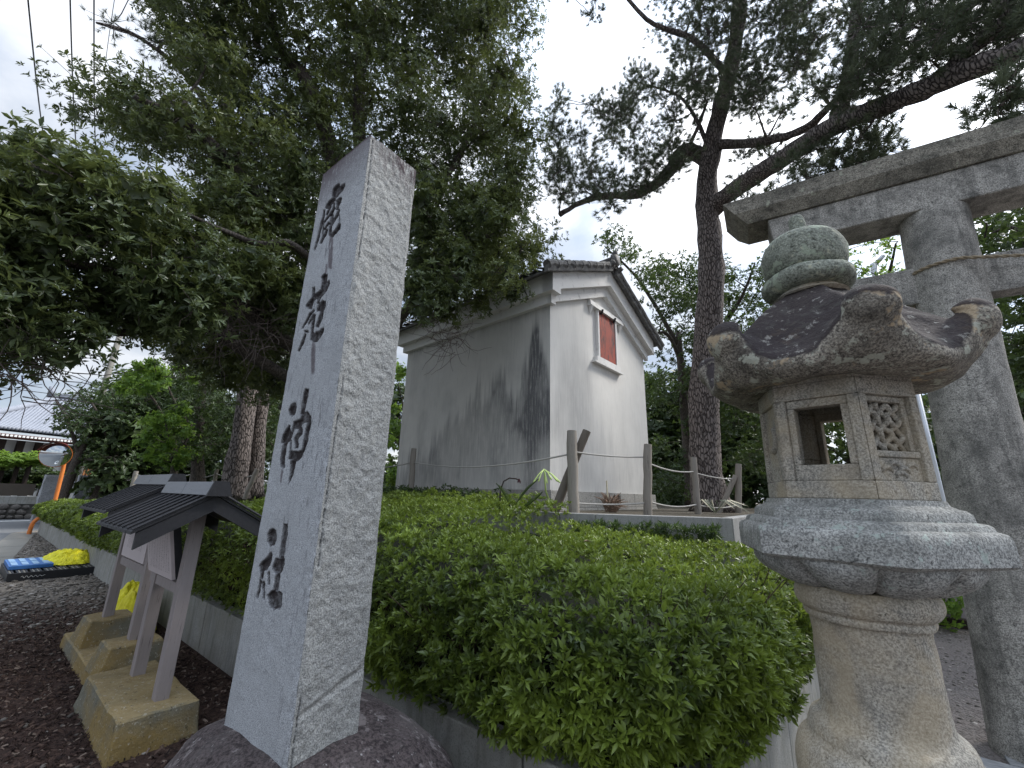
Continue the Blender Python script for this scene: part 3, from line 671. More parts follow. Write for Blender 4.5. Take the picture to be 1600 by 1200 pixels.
def curve(pts):      # smooth a profile
    P = np.array(pts, float); out = []
    for i in range(len(P)-1):
        p0 = P[max(i-1, 0)]; p1 = P[i]; p2 = P[i+1]; p3 = P[min(i+2, len(P)-1)]
        for t in np.linspace(0, 1, 6, endpoint=False):
            out.append(tuple(.5*((2*p1)+(-p0+p2)*t+(2*p0-5*p1+4*p2-p3)*t*t+(-p0+3*p1-3*p2+p3)*t**3)))
    out.append(tuple(P[-1])); return out
MB().lathe(curve([(.20, .66), (.235, .72), (.25, .79), (.235, .86), (.205, .90), (.20, .92), (.190, .945), (.168, .96), (.160, .985), (.157, 1.06), (.155, 1.16), (.157, 1.235), (.168, 1.245), (.171, 1.256), (.168, 1.266), (.182, 1.278), (.190, 1.300), (.187, 1.325), (.176, 1.342)]), LC, 96, .004, 3).build('shaft', M['lantern'], lan, smooth=True)
# lotus under the platform: petals bulge round the bowl
V = []; nn_ = 144; pr = curve([(.172, 1.338), (.188, 1.341), (.228, 1.354), (.268, 1.382), (.294, 1.415), (.300, 1.438)])
for (r_, z_) in pr:
    t = (z_-1.338)/(1.438-1.338)
    for k in range(nn_):
        a = 2*PI*k/nn_; ph = (a*9/(2*PI)) % 1; pet = abs(math.sin(PI*ph))**.45; mid = abs(math.sin(PI*((ph*1) % 1)))**6
        rr = r_*(1 + .20*(pet-.8)*math.sin(PI*min(1, t*.8+.2)) )
        V.append((LC[0]+rr*math.cos(a), LC[1]+rr*math.sin(a), z_ + .012*(1-pet)*(1-t)))
V = np.array(V); V += rand_dirs(len(V))*.0 ; d = (fbm(V*20, 12, 4)-.5)*.014; q = V[:, :2]-np.array(LC); V[:, :2] += unit(q)*d[:, None]
F = [(i*nn_+k, i*nn_+(k+1) % nn_, (i+1)*nn_+(k+1) % nn_, (i+1)*nn_+k) for i in range(len(pr)-1) for k in range(nn_)]
npmesh('lotus_bowl', V, F, M['lantern_grey'], lan, True)
hexlathe(dens([(.30, 1.425, .1), (.352, 1.436, 0), (.362, 1.443, 0), (.364, 1.50, 0), (.360, 1.520, 0), (.352, 1.528, 0), (.335, 1.533, 0), (.330, 1.546, 0), (.322, 1.552, 0), (.300, 1.556, 0), (.297, 1.578, 0), (.285, 1.588, 0), (.270, 1.592, 0), (.255, 1.600, 0), (.250, 1.616, .1), (.20, 1.618, .1)], .014), 'platform', M['lantern_grey'], 6, .0018, 120)
# firebox: six stone panels between corner posts
FB = lan
AP = .240*math.cos(PI/6)          # apothem of the outer face
Z0, Z1 = 1.616, 2.0
def fpt(k, uu, d, z_):
    a = math.radians(-71-30) + k*PI/3      # outward direction of panel k
    n_ = (math.cos(a), math.sin(a)); t = (-n_[1], n_[0])
    sc_ = 1-.02*(z_-Z0)/(Z1-Z0)
    return (LC[0]+(n_[0]*(AP+d)+t[0]*uu)*sc_, LC[1]+(n_[1]*(AP+d)+t[1]*uu)*sc_, z_)
def fbox(mb_, k, ua, ub, za_, zb_, d0, d1):
    tn = math.tan(PI/6)
    def cl(uu, d): lim = (AP+d)*tn-.0005; return max(-lim, min(lim, uu))
    P = [fpt(k, cl(ua, d), d, z_) for z_ in (za_, zb_) for (d) in (0,)] ; 
    Q = [fpt(k, cl(ua, d0), d0, za_), fpt(k, cl(ua, d1), d1, za_), fpt(k, cl(ub, d1), d1, za_), fpt(k, cl(ub, d0), d0, za_),
         fpt(k, cl(ua, d0), d0, zb_), fpt(k, cl(ua, d1), d1, zb_), fpt(k, cl(ub, d1), d1, zb_), fpt(k, cl(ub, d0), d0, zb_)]
    mb_.hexa(Q)
for k in range(6):
    mb_ = MB(); W_ = 1.0; D0 = -.06
    fbox(mb_, k, -W_, W_, Z0, 1.672, D0, 0); fbox(mb_, k, -W_, W_, 1.945, Z1, D0, 0)             # bottom and top rails
    fbox(mb_, k, -W_, -.088, 1.672, 1.945, D0, 0); fbox(mb_, k, .088, W_, 1.672, 1.945, D0, 0)    # corner posts
    if k in (0, 3):       # open window
        fbox(mb_, k, -.088, .088, 1.672, 1.724, D0, -.010); fbox(mb_, k, -.088, .088, 1.917, 1.945, D0, -.010)
        fbox(mb_, k, -.088, -.066, 1.724, 1.917, D0, -.010); fbox(mb_, k, .066, .088, 1.724, 1.917, D0, -.010)
        o = mb_.build('window_panel', M['lantern'], lan, bevel=.004)
    elif k in (1, 4):     # recessed lattice above a small carved panel
        fbox(mb_, k, -.088, .088, 1.745, 1.765, D0, -.006); fbox(mb_, k, -.088, .088, 1.672, 1.745, D0, -.014)
        fbox(mb_, k, -.088, .088, 1.765, 1.945, D0-.004, D0+.006)
        fbox(mb_, k, -.088, -.068, 1.765, 1.945, D0+.006, -.016); fbox(mb_, k, .068, .088, 1.765, 1.945, D0+.006, -.016); fbox(mb_, k, -.068, .068, 1.925, 1.945, D0+.006, -.016)
        o = mb_.build('lattice_panel', M['lantern'], lan, bevel=.004)
        lt = MB()
        for s_ in (0, 1, 2):
            for ph in (0, PI):
                pts = []
                for i in range(25):
                    t = i/24; zc = 1.768+t*.155; a = t*3*PI+ph+s_*PI
                    uu = -.045+.045*s_ + .0225*math.cos(a)
                    pts.append(fpt(k, uu, -.036+.005*math.sin(2*a+s_*PI/2), zc))
                lt.tube(pts, .0088, 8)
        lt.build('lattice', M['lantern'], o, smooth=True)
        cv = MB()
        for (ua, za_, r_) in ((-.05, 1.70, .016), (-.02, 1.715, .02), (.015, 1.70, .018), (.05, 1.712, .016), (0, 1.685, .012)):
            pts = [fpt(k, ua+.02*math.cos(t), -.014, za_+.014*math.sin(t)) for t in np.linspace(-.3, 3.4, 9)]
            cv.tube(pts, [.002, .005, .007, .008, .008, .008, .007, .005, .002], 6)
        cv.build('wave_carving', M['lantern'], o, smooth=True)
    else:                 # plain faces with a moon-shaped relief
        fbox(mb_, k, -.088, .088, 1.672, 1.945, D0, -.012)
        o = mb_.build('solid_panel', M['lantern'], lan, bevel=.004)
        MB().tube([fpt(k, .045*math.sin(t), -.010, 1.83+.045*math.cos(t)) for t in np.linspace(.5, 4.2, 14)], [.002]+[.012]*12+[.002], 8).build('crescent_relief', M['lantern'], o, smooth=True)
# firebox rim under the roof
hexlathe(dens([(.20, 1.998, 0), (.232, 2.0, 0), (.236, 2.02, 0), (.22, 2.03, 0)], .02), 'firebox_rim', M['lantern'], 9, .003)
# roof: hexagonal, curved, with six corners curling up
nn_ = 192; A0 = math.radians(-71)
ctrl = [ # radius fraction, height between corners, height at corners
 (.0, 2.40, 2.40), (.24, 2.400, 2.405), (.27, 2.378, 2.388), (.40, 2.335, 2.355), (.55, 2.272, 2.300), (.70, 2.200, 2.235), (.80, 2.140, 2.190), (.88, 2.100, 2.202), (.93, 2.080, 2.218),
 (.975, 2.064, 2.222), (1.005, 2.046, 2.202), (1.01, 2.028, 2.160), (.99, 2.010, 2.100), (.95, 2.002, 2.065), (.88, 1.990, 2.030), (.76, 1.990, 2.005), (.60, 2.002, 2.008), (.45, 2.012, 2.014), (.0, 2.014, 2.014)]
P = np.array(ctrl); sm_ = curve(ctrl)
V = []
for (f_, zs, zc) in sm_:
    f_ = max(f_, 0)
    for k in range(nn_):
        a = A0+2*PI*k/nn_; ph = (2*PI*k/nn_) % (PI/3); ph = min(ph, PI/3-ph)
        cw = math.exp(-(ph/.24)**2); hr = math.cos(PI/6)/math.cos(PI/6-ph)
        Rk = .415*(hr*.6+.4) ; Rk = Rk*(1+.05*cw)
        wz = cw*min(1, max(0, (f_-.45)/.4))
        zz_ = zs+(zc-zs)*wz
        ridge = .018*math.exp(-(ph/.06)**2)*max(0, 1-abs(f_-.5)/.4) if zs > 2.1 else 0
        V.append((LC[0]+f_*Rk*math.cos(a), LC[1]+f_*Rk*math.sin(a), zz_+ridge))
V = np.array(V); V[:, 2] += (fbm(V*9, 71, 4)-.5)*.030; q = V[:, :2]-np.array(LC); V[:, :2] += unit(q)*((fbm(V*11, 73, 4)-.5)*.030)[:, None]*np.minimum(1, np.linalg.norm(q, axis=1, keepdims=True)/.2)
F = [(i*nn_+k, (i+1)*nn_+k, (i+1)*nn_+(k+1) % nn_, i*nn_+(k+1) % nn_) for i in range(len(sm_)-1) for k in range(nn_)]
RV = [tuple(v) for v in V]; RF = [tuple(int(i) for i in f) for f in F]
for k in range(6):        # the scrolls
    a = A0+k*PI/3; dr = np.array([math.cos(a), math.sin(a), 0]); tg = np.array([-math.sin(a), math.cos(a), 0]); c = np.array([LC[0], LC[1], 0])
    pts = []; rad = []
    for i in range(18):
        t = i/17; th = -1.5+t*3.6; rr = .030*(1-.5*t)
        p = c+dr*(.392+rr*math.cos(th)) + np.array([0, 0, 2.172+rr*math.sin(th)*1.2]); pts.append(p); rad.append(.046*(1-.25*t)+.006*math.sin(t*PI))
    mb_ = MB()
    mb_.tube(pts, rad, 20); Vq = np.array(mb_.V)
    rel = (Vq-c)@tg; Vq = Vq+np.outer(rel*.5, tg)      # wider than tall
    Vq += unit(Vq-np.array(pts[8]))*((fbm(Vq*24, 80+k, 3)-.5)*.016)[:, None]
    b_ = len(RV); RV += [tuple(v) for v in Vq]; RF += [tuple(i+b_ for i in f) for f in mb_.F]
rm = MB(); rm.V = RV; rm.F = RF; roof = rm.build('roof', M['lantern_roof'], lan, smooth=True)
md = roof.modifiers.new('merge', 'REMESH'); md.mode = 'VOXEL'; md.voxel_size = .0075; md.use_smooth_shade = True
md = roof.modifiers.new('soften', 'SMOOTH'); md.factor = .6; md.iterations = 7
# finial
fin = MB().lathe(curve([(.125, 2.385), (.108, 2.40), (.10, 2.415), (.112, 2.425)]), LC, 64, .003, 31).build('finial_neck', M['lantern'], lan, smooth=True)
MB().lathe(curve([(.105, 2.406), (.130, 2.410), (.151, 2.427), (.156, 2.448), (.149, 2.470), (.132, 2.482), (.118, 2.486)]), LC, 80, .008, 32).build('finial_ring', M['jewel'], lan, smooth=True)
MB().lathe(curve([(.116, 2.480), (.135, 2.498), (.147, 2.535), (.147, 2.580), (.134, 2.620), (.106, 2.645), (.065, 2.655), (.036, 2.660), (.031, 2.675), (.030, 2.715), (.029, 2.748), (.020, 2.762), (.005, 2.765)]), LC, 80, .005, 33).build('finial_jewel', M['jewel'], lan, smooth=True)

# ------------------------------------------------------------------ torii gate
tor = thing('torii_gate', 'tall grey granite gate with round columns and double crossbeam over the path', 'torii', (.83, 4.75, 0), rotz=math.radians(6.4))
def column_mb(x0):        # local frame of the gate
    s = 1 if x0 < 1 else -1
    pr = [(.254, 0), (.254, .10), (.253, .20)]; pr += [(.252-.027*t, .21+3.87*t) for t in np.linspace(0, 1, 40)]
    return MB().lathe(pr, (x0, 0), 56, .003, 41, lean=(.042*s, 0))
for x0 in (0, 2.75):
    b = MB(); c_ = column_mb(x0); o = c_.build('column', M['torii'], None, local=True, auto=.6); o.parent = tor
def prism_x(mb_, x0a, x0b, x1a, x1b, y0, y1, za, zb):   # a = bottom, b = top
    mb_.hexa([(x0a, y0, za), (x1a, y0, za), (x1a, y1, za), (x0a, y1, za), (x0b, y0, zb), (x1b, y0, zb), (x1b, y1, zb), (x0b, y1, zb)])
o = MB(); DX = .165
prism_x(o, -1.19+DX, -1.22+DX, 4.0, 4.03, -.19, .19, 4.085, 4.385)
o = o.build('lower_lintel', M['torii'], None, bevel=.012, local=True); o.parent = tor
o = MB()
o.hexa([(-1.40+DX, -.21, 4.387), (4.2, -.21, 4.387), (4.2, .21, 4.387), (-1.40+DX, .21, 4.387), (-1.50+DX, -.27, 4.50), (4.32, -.27, 4.50), (4.32, .27, 4.50), (-1.50+DX, .27, 4.50)])
o.hexa([(-1.50+DX, -.27, 4.50), (4.32, -.27, 4.50), (4.32, .27, 4.50), (-1.50+DX, .27, 4.50), (-1.60+DX, -.27, 4.66), (4.42, -.27, 4.66), (4.42, .27, 4.66), (-1.60+DX, .27, 4.66)])
o.hexa([(-1.60+DX, -.27, 4.66), (4.42, -.27, 4.66), (4.42, .27, 4.66), (-1.60+DX, .27, 4.66), (-1.60+DX, -.03, 4.74), (4.42, -.03, 4.74), (4.42, .03, 4.74), (-1.60+DX, .03, 4.74)])
o = o.build('top_lintel', M['torii_beam'], None, local=True); o.parent = tor
o = MB(); prism_x(o, -.66+DX, -.66+DX, 3.45, 3.45, -.09, .09, 3.27, 3.60); o = o.build('tie_beam', M['torii'], None, bevel=.008, local=True); o.parent = tor
# rope wound round the column and strung across
rp_ = MB()
for s_ in (0, PI):
    pts = []
    for i in range(150):
        t = i/149
        if t < .12: a = math.radians(200)+t/.12*math.radians(75); base_ = np.array([.16+.245*math.cos(a), .245*math.sin(a), 3.545-.01*t])
        else: tt = (t-.12)/.88; base_ = np.array([.16+.245*math.cos(math.radians(275))+tt*2.5, -.245-.0*tt, 3.545-.19*math.sin(PI*tt)])
        pts.append(base_+np.array([0, .0075*math.cos(i*1.1+s_), .0075*math.sin(i*1.1+s_)]))
    rp_.tube(pts, .0085, 6)
rp_.tube([(-.085, -.03, 3.53), (-.10, -.05, 3.42), (-.095, -.04, 3.30), (-.105, -.05, 3.22)], .004, 5)
rp_.tube([(-.085, -.03, 3.53), (-.13, -.06, 3.55), (-.16, -.05, 3.52)], .006, 5)
V = np.array(rp_.V); ca, sa = math.cos(math.radians(6.4)), math.sin(math.radians(6.4))
V = np.stack([.83+V[:, 0]*ca-V[:, 1]*sa, 4.75+V[:, 0]*sa+V[:, 1]*ca, V[:, 2]], 1); rp_.V = [tuple(v) for v in V]
tag(rp_.build('rope', M['straw'], smooth=True, origin=(.9, 4.5, 3.5)), 'twisted straw rope tied round the gate column and strung across', 'rope')

# ------------------------------------------------------------------ warehouse (local frame: x along the long wall to the left is negative, y along the gable)
WR = math.radians(-3.5)
wh = thing('warehouse', 'white plastered storehouse with stained walls and grey tile roof behind the hedge', 'storehouse', (-3.8, 6.0, TZ), rotz=WR)
def loc(o, parent): o.parent = parent; return o
def wbuild(mb_, name, mat, parent=wh, **k):
    mb_.V = [(v[0], v[1], v[2]-TZ) for v in mb_.V]; return loc(mb_.build(name, mat, None, local=True, **k), parent)
GW, GL, ZB, ZE, ZA = 4.08, 4.45, 1.71, 5.12, 6.05
# stone footing blocks
def blocks(p0, p1, nrm, bounds, name='footing_stone'):
    p0 = np.array(p0); d = np.array(p1)-p0; Ln = np.linalg.norm(d); d /= Ln; q = np.array(nrm)
    for a, b in zip(bounds, bounds[1:]):
        for (za_, zb_) in ((TZ-.1, 1.425), (1.43, ZB-.004)):
            mb_ = MB(); A = p0+d*(a+.004); B = p0+d*(b-.004); o_ = .075 if zb_ > 1.5 else .10
            P = [A+q*o_, B+q*o_, B-q*.2, A-q*.2]; mb_.hexa([(c[0], c[1], za_) for c in P]+[(c[0]-q[0]*.01, c[1]-q[1]*.01, zb_) for c in P])
            wbuild(mb_, name, M['base_stone'], bevel=.008)
blocks((.0, -.075), (0, GW+.1), (1, 0), [0, .72, 1.45, 2.05, 2.38, 3.1, 3.75, GW+.17])
vent = MB().box(.07, .082, 2.09, 2.34, 1.47, 1.66); wbuild(vent, 'vent_opening', M['dark_timber'])
for yv in (2.13, 2.20, 2.27): wbuild(MB().box(.082, .09, yv, yv+.012, 1.47, 1.66), 'vent_bar', M['post'])
blocks((.072, 0), (-GL, 0), (0, -1), [0, .62, 1.35, 2.1, 2.8, 3.6, GL+.07])
# long wall with its mould stain
nu_, nv_ = 150, 120
U, Vv = np.meshgrid(np.linspace(-GL, 0, nu_), np.linspace(ZB, ZE+.3, nv_)); X = U.ravel(); Z = Vv.ravel()
hx = np.interp(X, [-4.45, -3.8, -3.4, -3.0, -2.7, -2.2, -1.9, -1.55, -1.2, -.95, -.7, -.62, -.5, -.32, -.2, -.1, 0], [2.1, 2.25, 2.45, 2.85, 3.1, 3.25, 3.7, 3.55, 3.85, 3.4, 3.55, 4.0, 4.35, 4.75, 4.6, 4.2, 3.4])
hx = hx+(fbm(np.stack([X*6, 0*X, 0*X], 1), 5, 4)-.5)*.9+(vnoise(np.stack([X*26, Z*.8, 0*X], 1), 6)-.5)*.45
stn_ = 1/(1+np.exp(-(hx-Z)/.07)); base_d = np.interp(Z, [1.7, 2.6, 3.6, 4.8], [.42, .78, .9, .95])
streak = np.exp(-((X+.40-.02*(Z-3))/.17)**2)*np.interp(Z, [1.7, 4.5, 4.8], [.9, 1, 0])
pat = fbm(np.stack([X*2.2, Z*1.4, 0*X], 1), 8, 4); fine_ = vnoise(np.stack([X*22, Z*2.2, 0*X], 1), 81)*.5+fbm(np.stack([X*9, Z*6, 0*X], 1), 82, 3)*.5
stain_ = stn_*base_d*np.clip(.50+.9*(pat-.25), .35, 1)*(.70+.55*fine_) + streak*.6*stn_ + .22*np.clip((pat-.5)*4, 0, 1) + .5*np.clip((Z-4.75)/.3, 0, 1)*fine_
stain_ = np.clip(stain_, 0, 1); stain_ = np.maximum(stain_, np.clip((X+.0)/.0+0, 0, 0) if False else 0)
idx = np.arange(nu_*nv_).reshape(nv_, nu_); Fw = np.stack([idx[:-1, :-1], idx[:-1, 1:], idx[1:, 1:], idx[1:, :-1]], -1).reshape(-1, 4)
o = npmesh('long_wall', np.stack([X, 0*X+(fbm(np.stack([X, Z, 0*X], 1), 3, 3)-.5)*.012, Z-TZ], 1), Fw, M['plaster'], None, True, dict(stain=stain_), local=True); loc(o, wh)
# gable wall
nu_, nv_ = 120, 130
U, Vv = np.meshgrid(np.linspace(0, 1, nu_), np.linspace(0, 1, nv_)); Yg = U.ravel()*GW; top = ZE+(ZA-ZE)*(1-np.abs(U.ravel()*2-1))+.2; Z = ZB-.02+Vv.ravel()*(top-ZB+.02)
hx = np.interp(Yg, [0, .3, .8, 1.2, 1.5, 2.0, 2.6, 3.2, GW], [3.0, 3.9, 4.5, 4.4, 3.2, 2.6, 3.0, 2.5, 2.4])+(fbm(np.stack([Yg*5, 0*Yg, 0*Yg], 1), 15, 4)-.5)*1.2
sg = np.clip(1/(1+np.exp(-(hx-Z)/.25)), 0, 1)*.34*fbm(np.stack([Yg*2, Z*1.0, 0*Z], 1), 18, 3)*1.6
idx = np.arange(nu_*nv_).reshape(nv_, nu_); Fw = np.stack([idx[:-1, :-1], idx[:-1, 1:], idx[1:, 1:], idx[1:, :-1]], -1).reshape(-1, 4)
loc(npmesh('gable_wall', np.stack([0*Yg, Yg, Z-TZ], 1), Fw, M['plaster'], None, True, dict(stain=sg), local=True), wh)
wbuild(MB().box(-GL, -GL+.15, .01, GW, ZB, ZE).box(-GL, -.005, GW-.15, GW, ZB, ZE+.2), 'rear_wall', M['plaster'])
# two stepped plaster bands under the roof
def rake(za_off, zb_off, x0, x1, y_out, mat, name):
    mb_ = MB(); yc = GW/2; sl = (ZA-ZE)/(GW/2)
    for (ya, yb) in ((-y_out, yc), (yc, GW+y_out)):
        def zz_(y): return ZA-abs(y-yc)*sl
        P = []
        for x_ in (x0, x1):
            P += [(x_, ya, zz_(ya)+za_off), (x_, yb, zz_(yb)+za_off), (x_, yb, zz_(yb)+zb_off), (x_, ya, zz_(ya)+zb_off)]
        mb_.add(P, [(0, 1, 2, 3), (7, 6, 5, 4), (0, 4, 5, 1), (3, 2, 6, 7), (0, 3, 7, 4), (1, 5, 6, 2)])
    return wbuild(mb_, name, mat)
rake(-.03, .20, .0, .09, .09, M['band'], 'inner_band')
rake(.20, .58, -.02, .21, .21, M['band'], 'outer_band')
wbuild(MB().box(-GL-.1, .088, -.09, .05, ZE-.07, ZE+.16), 'inner_band', M['band'])
wbuild(MB().box(-GL-.2, .208, -.21, .05, ZE+.105, ZE+.47), 'outer_band', M['band'])
# sagging cables fixed along the eave
for xs in (-.5, -1.5, -2.4):
    wbuild(MB().tube([(xs, -.215, 5.6), (xs+.03, -.225, 5.45), (xs+.1, -.22, 5.32), (xs+.13, -.20, 5.2)], .012, 5), 'drip_pipe', M['cable'], smooth=True)
# window
wn_ = MB().box(.012, .05, 1.72, 2.46, 4.48, 5.55); sh = wbuild(wn_, 'iron_shutter', M['shutter'], bevel=.006)
for (a, b, c, d) in ((1.66, 1.715, 4.44, 5.58), (2.465, 2.52, 4.44, 5.58)): wbuild(MB().box(.003, .07, a, b, c, d), 'window_frame', M['band'])
wbuild(MB().box(.003, .09, 1.56, 2.60, 4.36, 4.475), 'window_sill', M['band']); wbuild(MB().box(.003, .10, 1.46, 2.70, 4.32, 4.357), 'window_sill', M['band'])
wbuild(MB().hexa([(.003, 1.34, 5.56), (.10, 1.34, 5.56), (.10, 2.84, 5.56), (.003, 2.84, 5.56), (.003, 1.34, 5.72), (.08, 1.34, 5.68), (.08, 2.84, 5.68), (.003, 2.84, 5.72)]), 'window_hood', M['band'])
for y_ in (1.42, 2.76): wbuild(MB().add([(.01, y_-.05, 5.559), (.01, y_+.05, 5.559), (.09, y_+.05, 5.559), (.09, y_-.05, 5.559), (.01, y_, 5.36)], [(0, 1, 2, 3), (0, 4, 1), (1, 4, 2), (2, 4, 3), (3, 4, 0)]), 'hood_bracket', M['band'])
for y_ in (1.80, 2.38): wbuild(MB().tube([(.02, y_, 5.50), (.10, y_, 5.53), (.12, y_, 5.60)], .022, 6), 'shutter_hook', M['cable'])
# roof: deck, then rows of tiles sharing one mesh, verge tiles and ridge
sl = (ZA-ZE)/(GW/2); RX0, RX1 = -GL-.45, .30
deck = MB(); yc = GW/2
for s_ in (-1, 1):
    ye = yc+s_*(yc+.40); 
    P = [(RX0, yc, ZA+.56), (RX1-.03, yc, ZA+.56), (RX1-.03, ye, ZA-abs(ye-yc)*sl+.56), (RX0, ye, ZA-abs(ye-yc)*sl+.56)]
    P2 = [(p[0], p[1], p[2]+.05) for p in P]; deck.hexa(P+P2)
wbuild(deck, 'roof_deck', M['tile'])
tm = None
ang = math.atan(sl)
def tile_mesh():
    Vt = []; Ft = []; n_ = 7
    prof = [(-.14, .012), (-.09, -.012), (-.02, -.022), (.05, -.005), (.09, .04), (.12, .048), (.15, .02)]
    for j, (yy, dz) in enumerate(((0, .035), (.30, .0))):
        for (x_, z_) in prof: Vt.append((x_, -yy, z_+dz))
    for (x_, z_) in prof: Vt.append((x_, 0, z_+.012))
    for i in range(n_-1): Ft.append((i, i+1, n_+i+1, n_+i)); Ft.append((2*n_+i, 2*n_+i+1, i+1, i))
    me = bpy.data.meshes.new('roof_tile'); me.from_pydata(Vt, [], Ft); me.materials.append(M['tile']); me.update(); return me
tm = tile_mesh(); rows = 9; cols_ = 16; slope_len = (yc+.44)/math.cos(ang)
for s_ in (-1, 1):
    for i in range(cols_):
        for j in range(rows):
            o = bpy.data.objects.new('roof_tile', tm); col.objects.link(o); o.parent = wh
            d_ = slope_len*(1-(j)/rows)        # distance from the ridge of the tile's lower edge
            y_ = yc+s_*d_*math.cos(ang); z_ = ZA+.64-d_*math.sin(ang)
            o.location = (RX1-.16-i*.31, y_, z_-TZ); o.rotation_euler = (0, 0, 0)
            R_ = Matrix.Rotation(0 if s_ > 0 else PI, 4, 'Z') @ Matrix.Rotation(-ang, 4, 'X')
            o.rotation_euler = R_.to_euler(); o.rotation_euler.rotate_axis('Z', random.uniform(-.02, .02))
for s_ in (-1, 1):       # lumpy verge tiles on the gable edge
    for j in range(9):
        d_ = .1+slope_len*(j)/9; dd = slope_len/9*.98
        a_, b_ = d_, d_+dd; mb_ = MB()
        pts = [(RX1+.01, yc+s_*t*math.cos(ang), ZA+.66-t*math.sin(ang)+random.uniform(-.012, .012)+(.025 if i == 1 else 0)) for i, t in enumerate((a_, (a_+b_)/2, b_))]
        mb_.tube(pts, [.078, .07, .085], 9)
        mb_.box(RX1+.02, RX1+.045, min(pts[0][1], pts[2][1]), max(pts[0][1], pts[2][1]), 0, .001)
        mb_.V = mb_.V[:27]; mb_.F = [f for f in mb_.F if max(f) < 27]
        q0, q2 = pts[0], pts[2]
        mb_.add([(RX1+.03, q0[1], q0[2]-.13), (RX1+.03, q2[1], q2[2]-.13), (RX1+.06, q2[1], q2[2]), (RX1+.06, q0[1], q0[2]), (RX1-.05, q0[1], q0[2]-.13), (RX1-.05, q2[1], q2[2]-.13), (RX1-.05, q2[1], q2[2]), (RX1-.05, q0[1], q0[2])],
                [(0, 1, 2, 3), (7, 6, 5, 4), (0, 4, 5, 1), (3, 2, 6, 7), (1, 5, 6, 2), (0, 3, 7, 4)])
        wbuild(mb_, 'verge_tile', M['tile'], smooth=False)
for i in range(12):      # ridge
    x1_ = RX1+.05-i*.42
    wbuild(MB().tube([(x1_, yc, ZA+.80), (x1_-.41, yc, ZA+.80)], .105, 10).box(x1_-.405, x1_-.005, yc-.14, yc+.14, ZA+.60, ZA+.73), 'ridge_tile', M['tile'])
em = MB().tube([(RX1+.01, yc, ZA+.78), (RX1+.11, yc, ZA+.78)], [.17, .13], 10).tube([(RX1+.05, yc-.15, ZA+.66), (RX1+.08, yc-.22, ZA+.60)], .07, 8).tube([(RX1+.05, yc+.15, ZA+.66), (RX1+.08, yc+.22, ZA+.60)], .07, 8).tube([(RX1+.03, yc, ZA+.9), (RX1+.07, yc, ZA+1.02)], [.08, .05], 8)
wbuild(em, 'ridge_end_ornament', M['tile'], smooth=True)

# ------------------------------------------------------------------ posts and ropes round the yard
def post(x_, y_, z0, h, lean=(0, 0), r=.05, label='', mat=None, name='fence_post', group='wooden posts of the rope fence'):
    n_ = 10; pts = [np.array([x_+lean[0]*t, y_+lean[1]*t, z0+h*t]) for t in np.linspace(0, 1, 8)]
    mb_ = MB().tube([tuple(p+np.array([math.sin(i*2.1)*.004, math.cos(i*1.7)*.004, 0])) for i, p in enumerate(pts)], [r*1.02]*7+[r*.93], 12)
    o = mb_.build(name, mat or M['post'], auto=.8, origin=(x_, y_, z0)); tag(o, label, 'post', group); return pts[-1]
def rope(a, b, sag, label, r=.012, group='ropes sagging between the posts'):
    a = np.array(a); b = np.array(b); pts = [a+(b-a)*t-np.array([0, 0, sag*4*t*(1-t)]) for t in np.linspace(0, 1, 16)]
    o = MB().tube(pts, r, 6).build('rope', M['rope'], smooth=True, origin=tuple(a)); tag(o, label, 'rope', group)
pA = (-6.5, 5.32); pB = (-2.72, 4.86); pC = (-2.15, 5.90); pD = (-1.93, 7.66); pE = (-1.66, 9.6)
post(*pA, TZ-.02, 1.09, (-.03, 0), .055, 'weathered round post in front of the stained long wall')
post(*pB, TZ-.02, 1.10, (-.02, .0), .068, 'thick post by the warehouse corner with a log leaning on it')
post(*pC, TZ-.02, 1.0, (.06, 0), .058, 'post before the right end of the gable wall')
post(*pD, TZ-.02, .96, (0, 0), .055, 'thin straight post standing in front of the pine trunk')
post(*pE, TZ-.02, .98, (.10, 0), .06, 'far post beside the lantern with a diagonal brace')
o = MB().tube([(-3.05, 4.80, TZ-.15), (-2.86, 4.93, TZ+.45), (-2.62, 5.07, TZ+1.10)], [.062, .058, .056], 12).build('leaning_log', M['post_dark'], auto=.8, origin=(-3.05, 4.8, TZ))
tag(o, 'dark round log leaning diagonally behind the thick corner post', 'log')
o = MB().tube([(-1.98, 9.3, TZ-.05), (-1.62, 9.52, TZ+.72)], .05, 10).build('post_brace', M['post'], auto=.8, origin=(-1.98, 9.3, TZ)); tag(o, 'short wooden brace slanting against the far right post', 'brace')
def rp2(P, Q, ha, hb, sag, nm): rope((P[0], P[1], TZ+ha), (Q[0], Q[1], TZ+hb), sag, nm)
rp2((-11.2, 5.5), pA, .8, .80, .12, 'upper rope running left from the stained wall post towards the pillar')
rp2(pA, pB, .80, .78, .13, 'upper rope crossing in front of the stained long wall'); rp2(pB, pC, .80, .80, .02, 'upper rope in front of the gable wall')
rp2(pC, pD, .74, .70, .06, 'upper rope between the gable wall post and the pine trunk post'); rp2(pD, pE, .68, .66, .03, 'upper rope between the pine trunk post and the far post')
rp2(pA, pB, .10, .14, .10, 'lower rope in front of the long wall near the leaning log'); rp2(pB, pC, .15, .17, .02, 'lower rope passing the dry plant at the vent'); rp2(pC, pD, .20, .16, .06, 'lower rope right of the gable wall post'); rp2(pD, pE, .15, .15, .05, 'lower rope right of the pine trunk post')
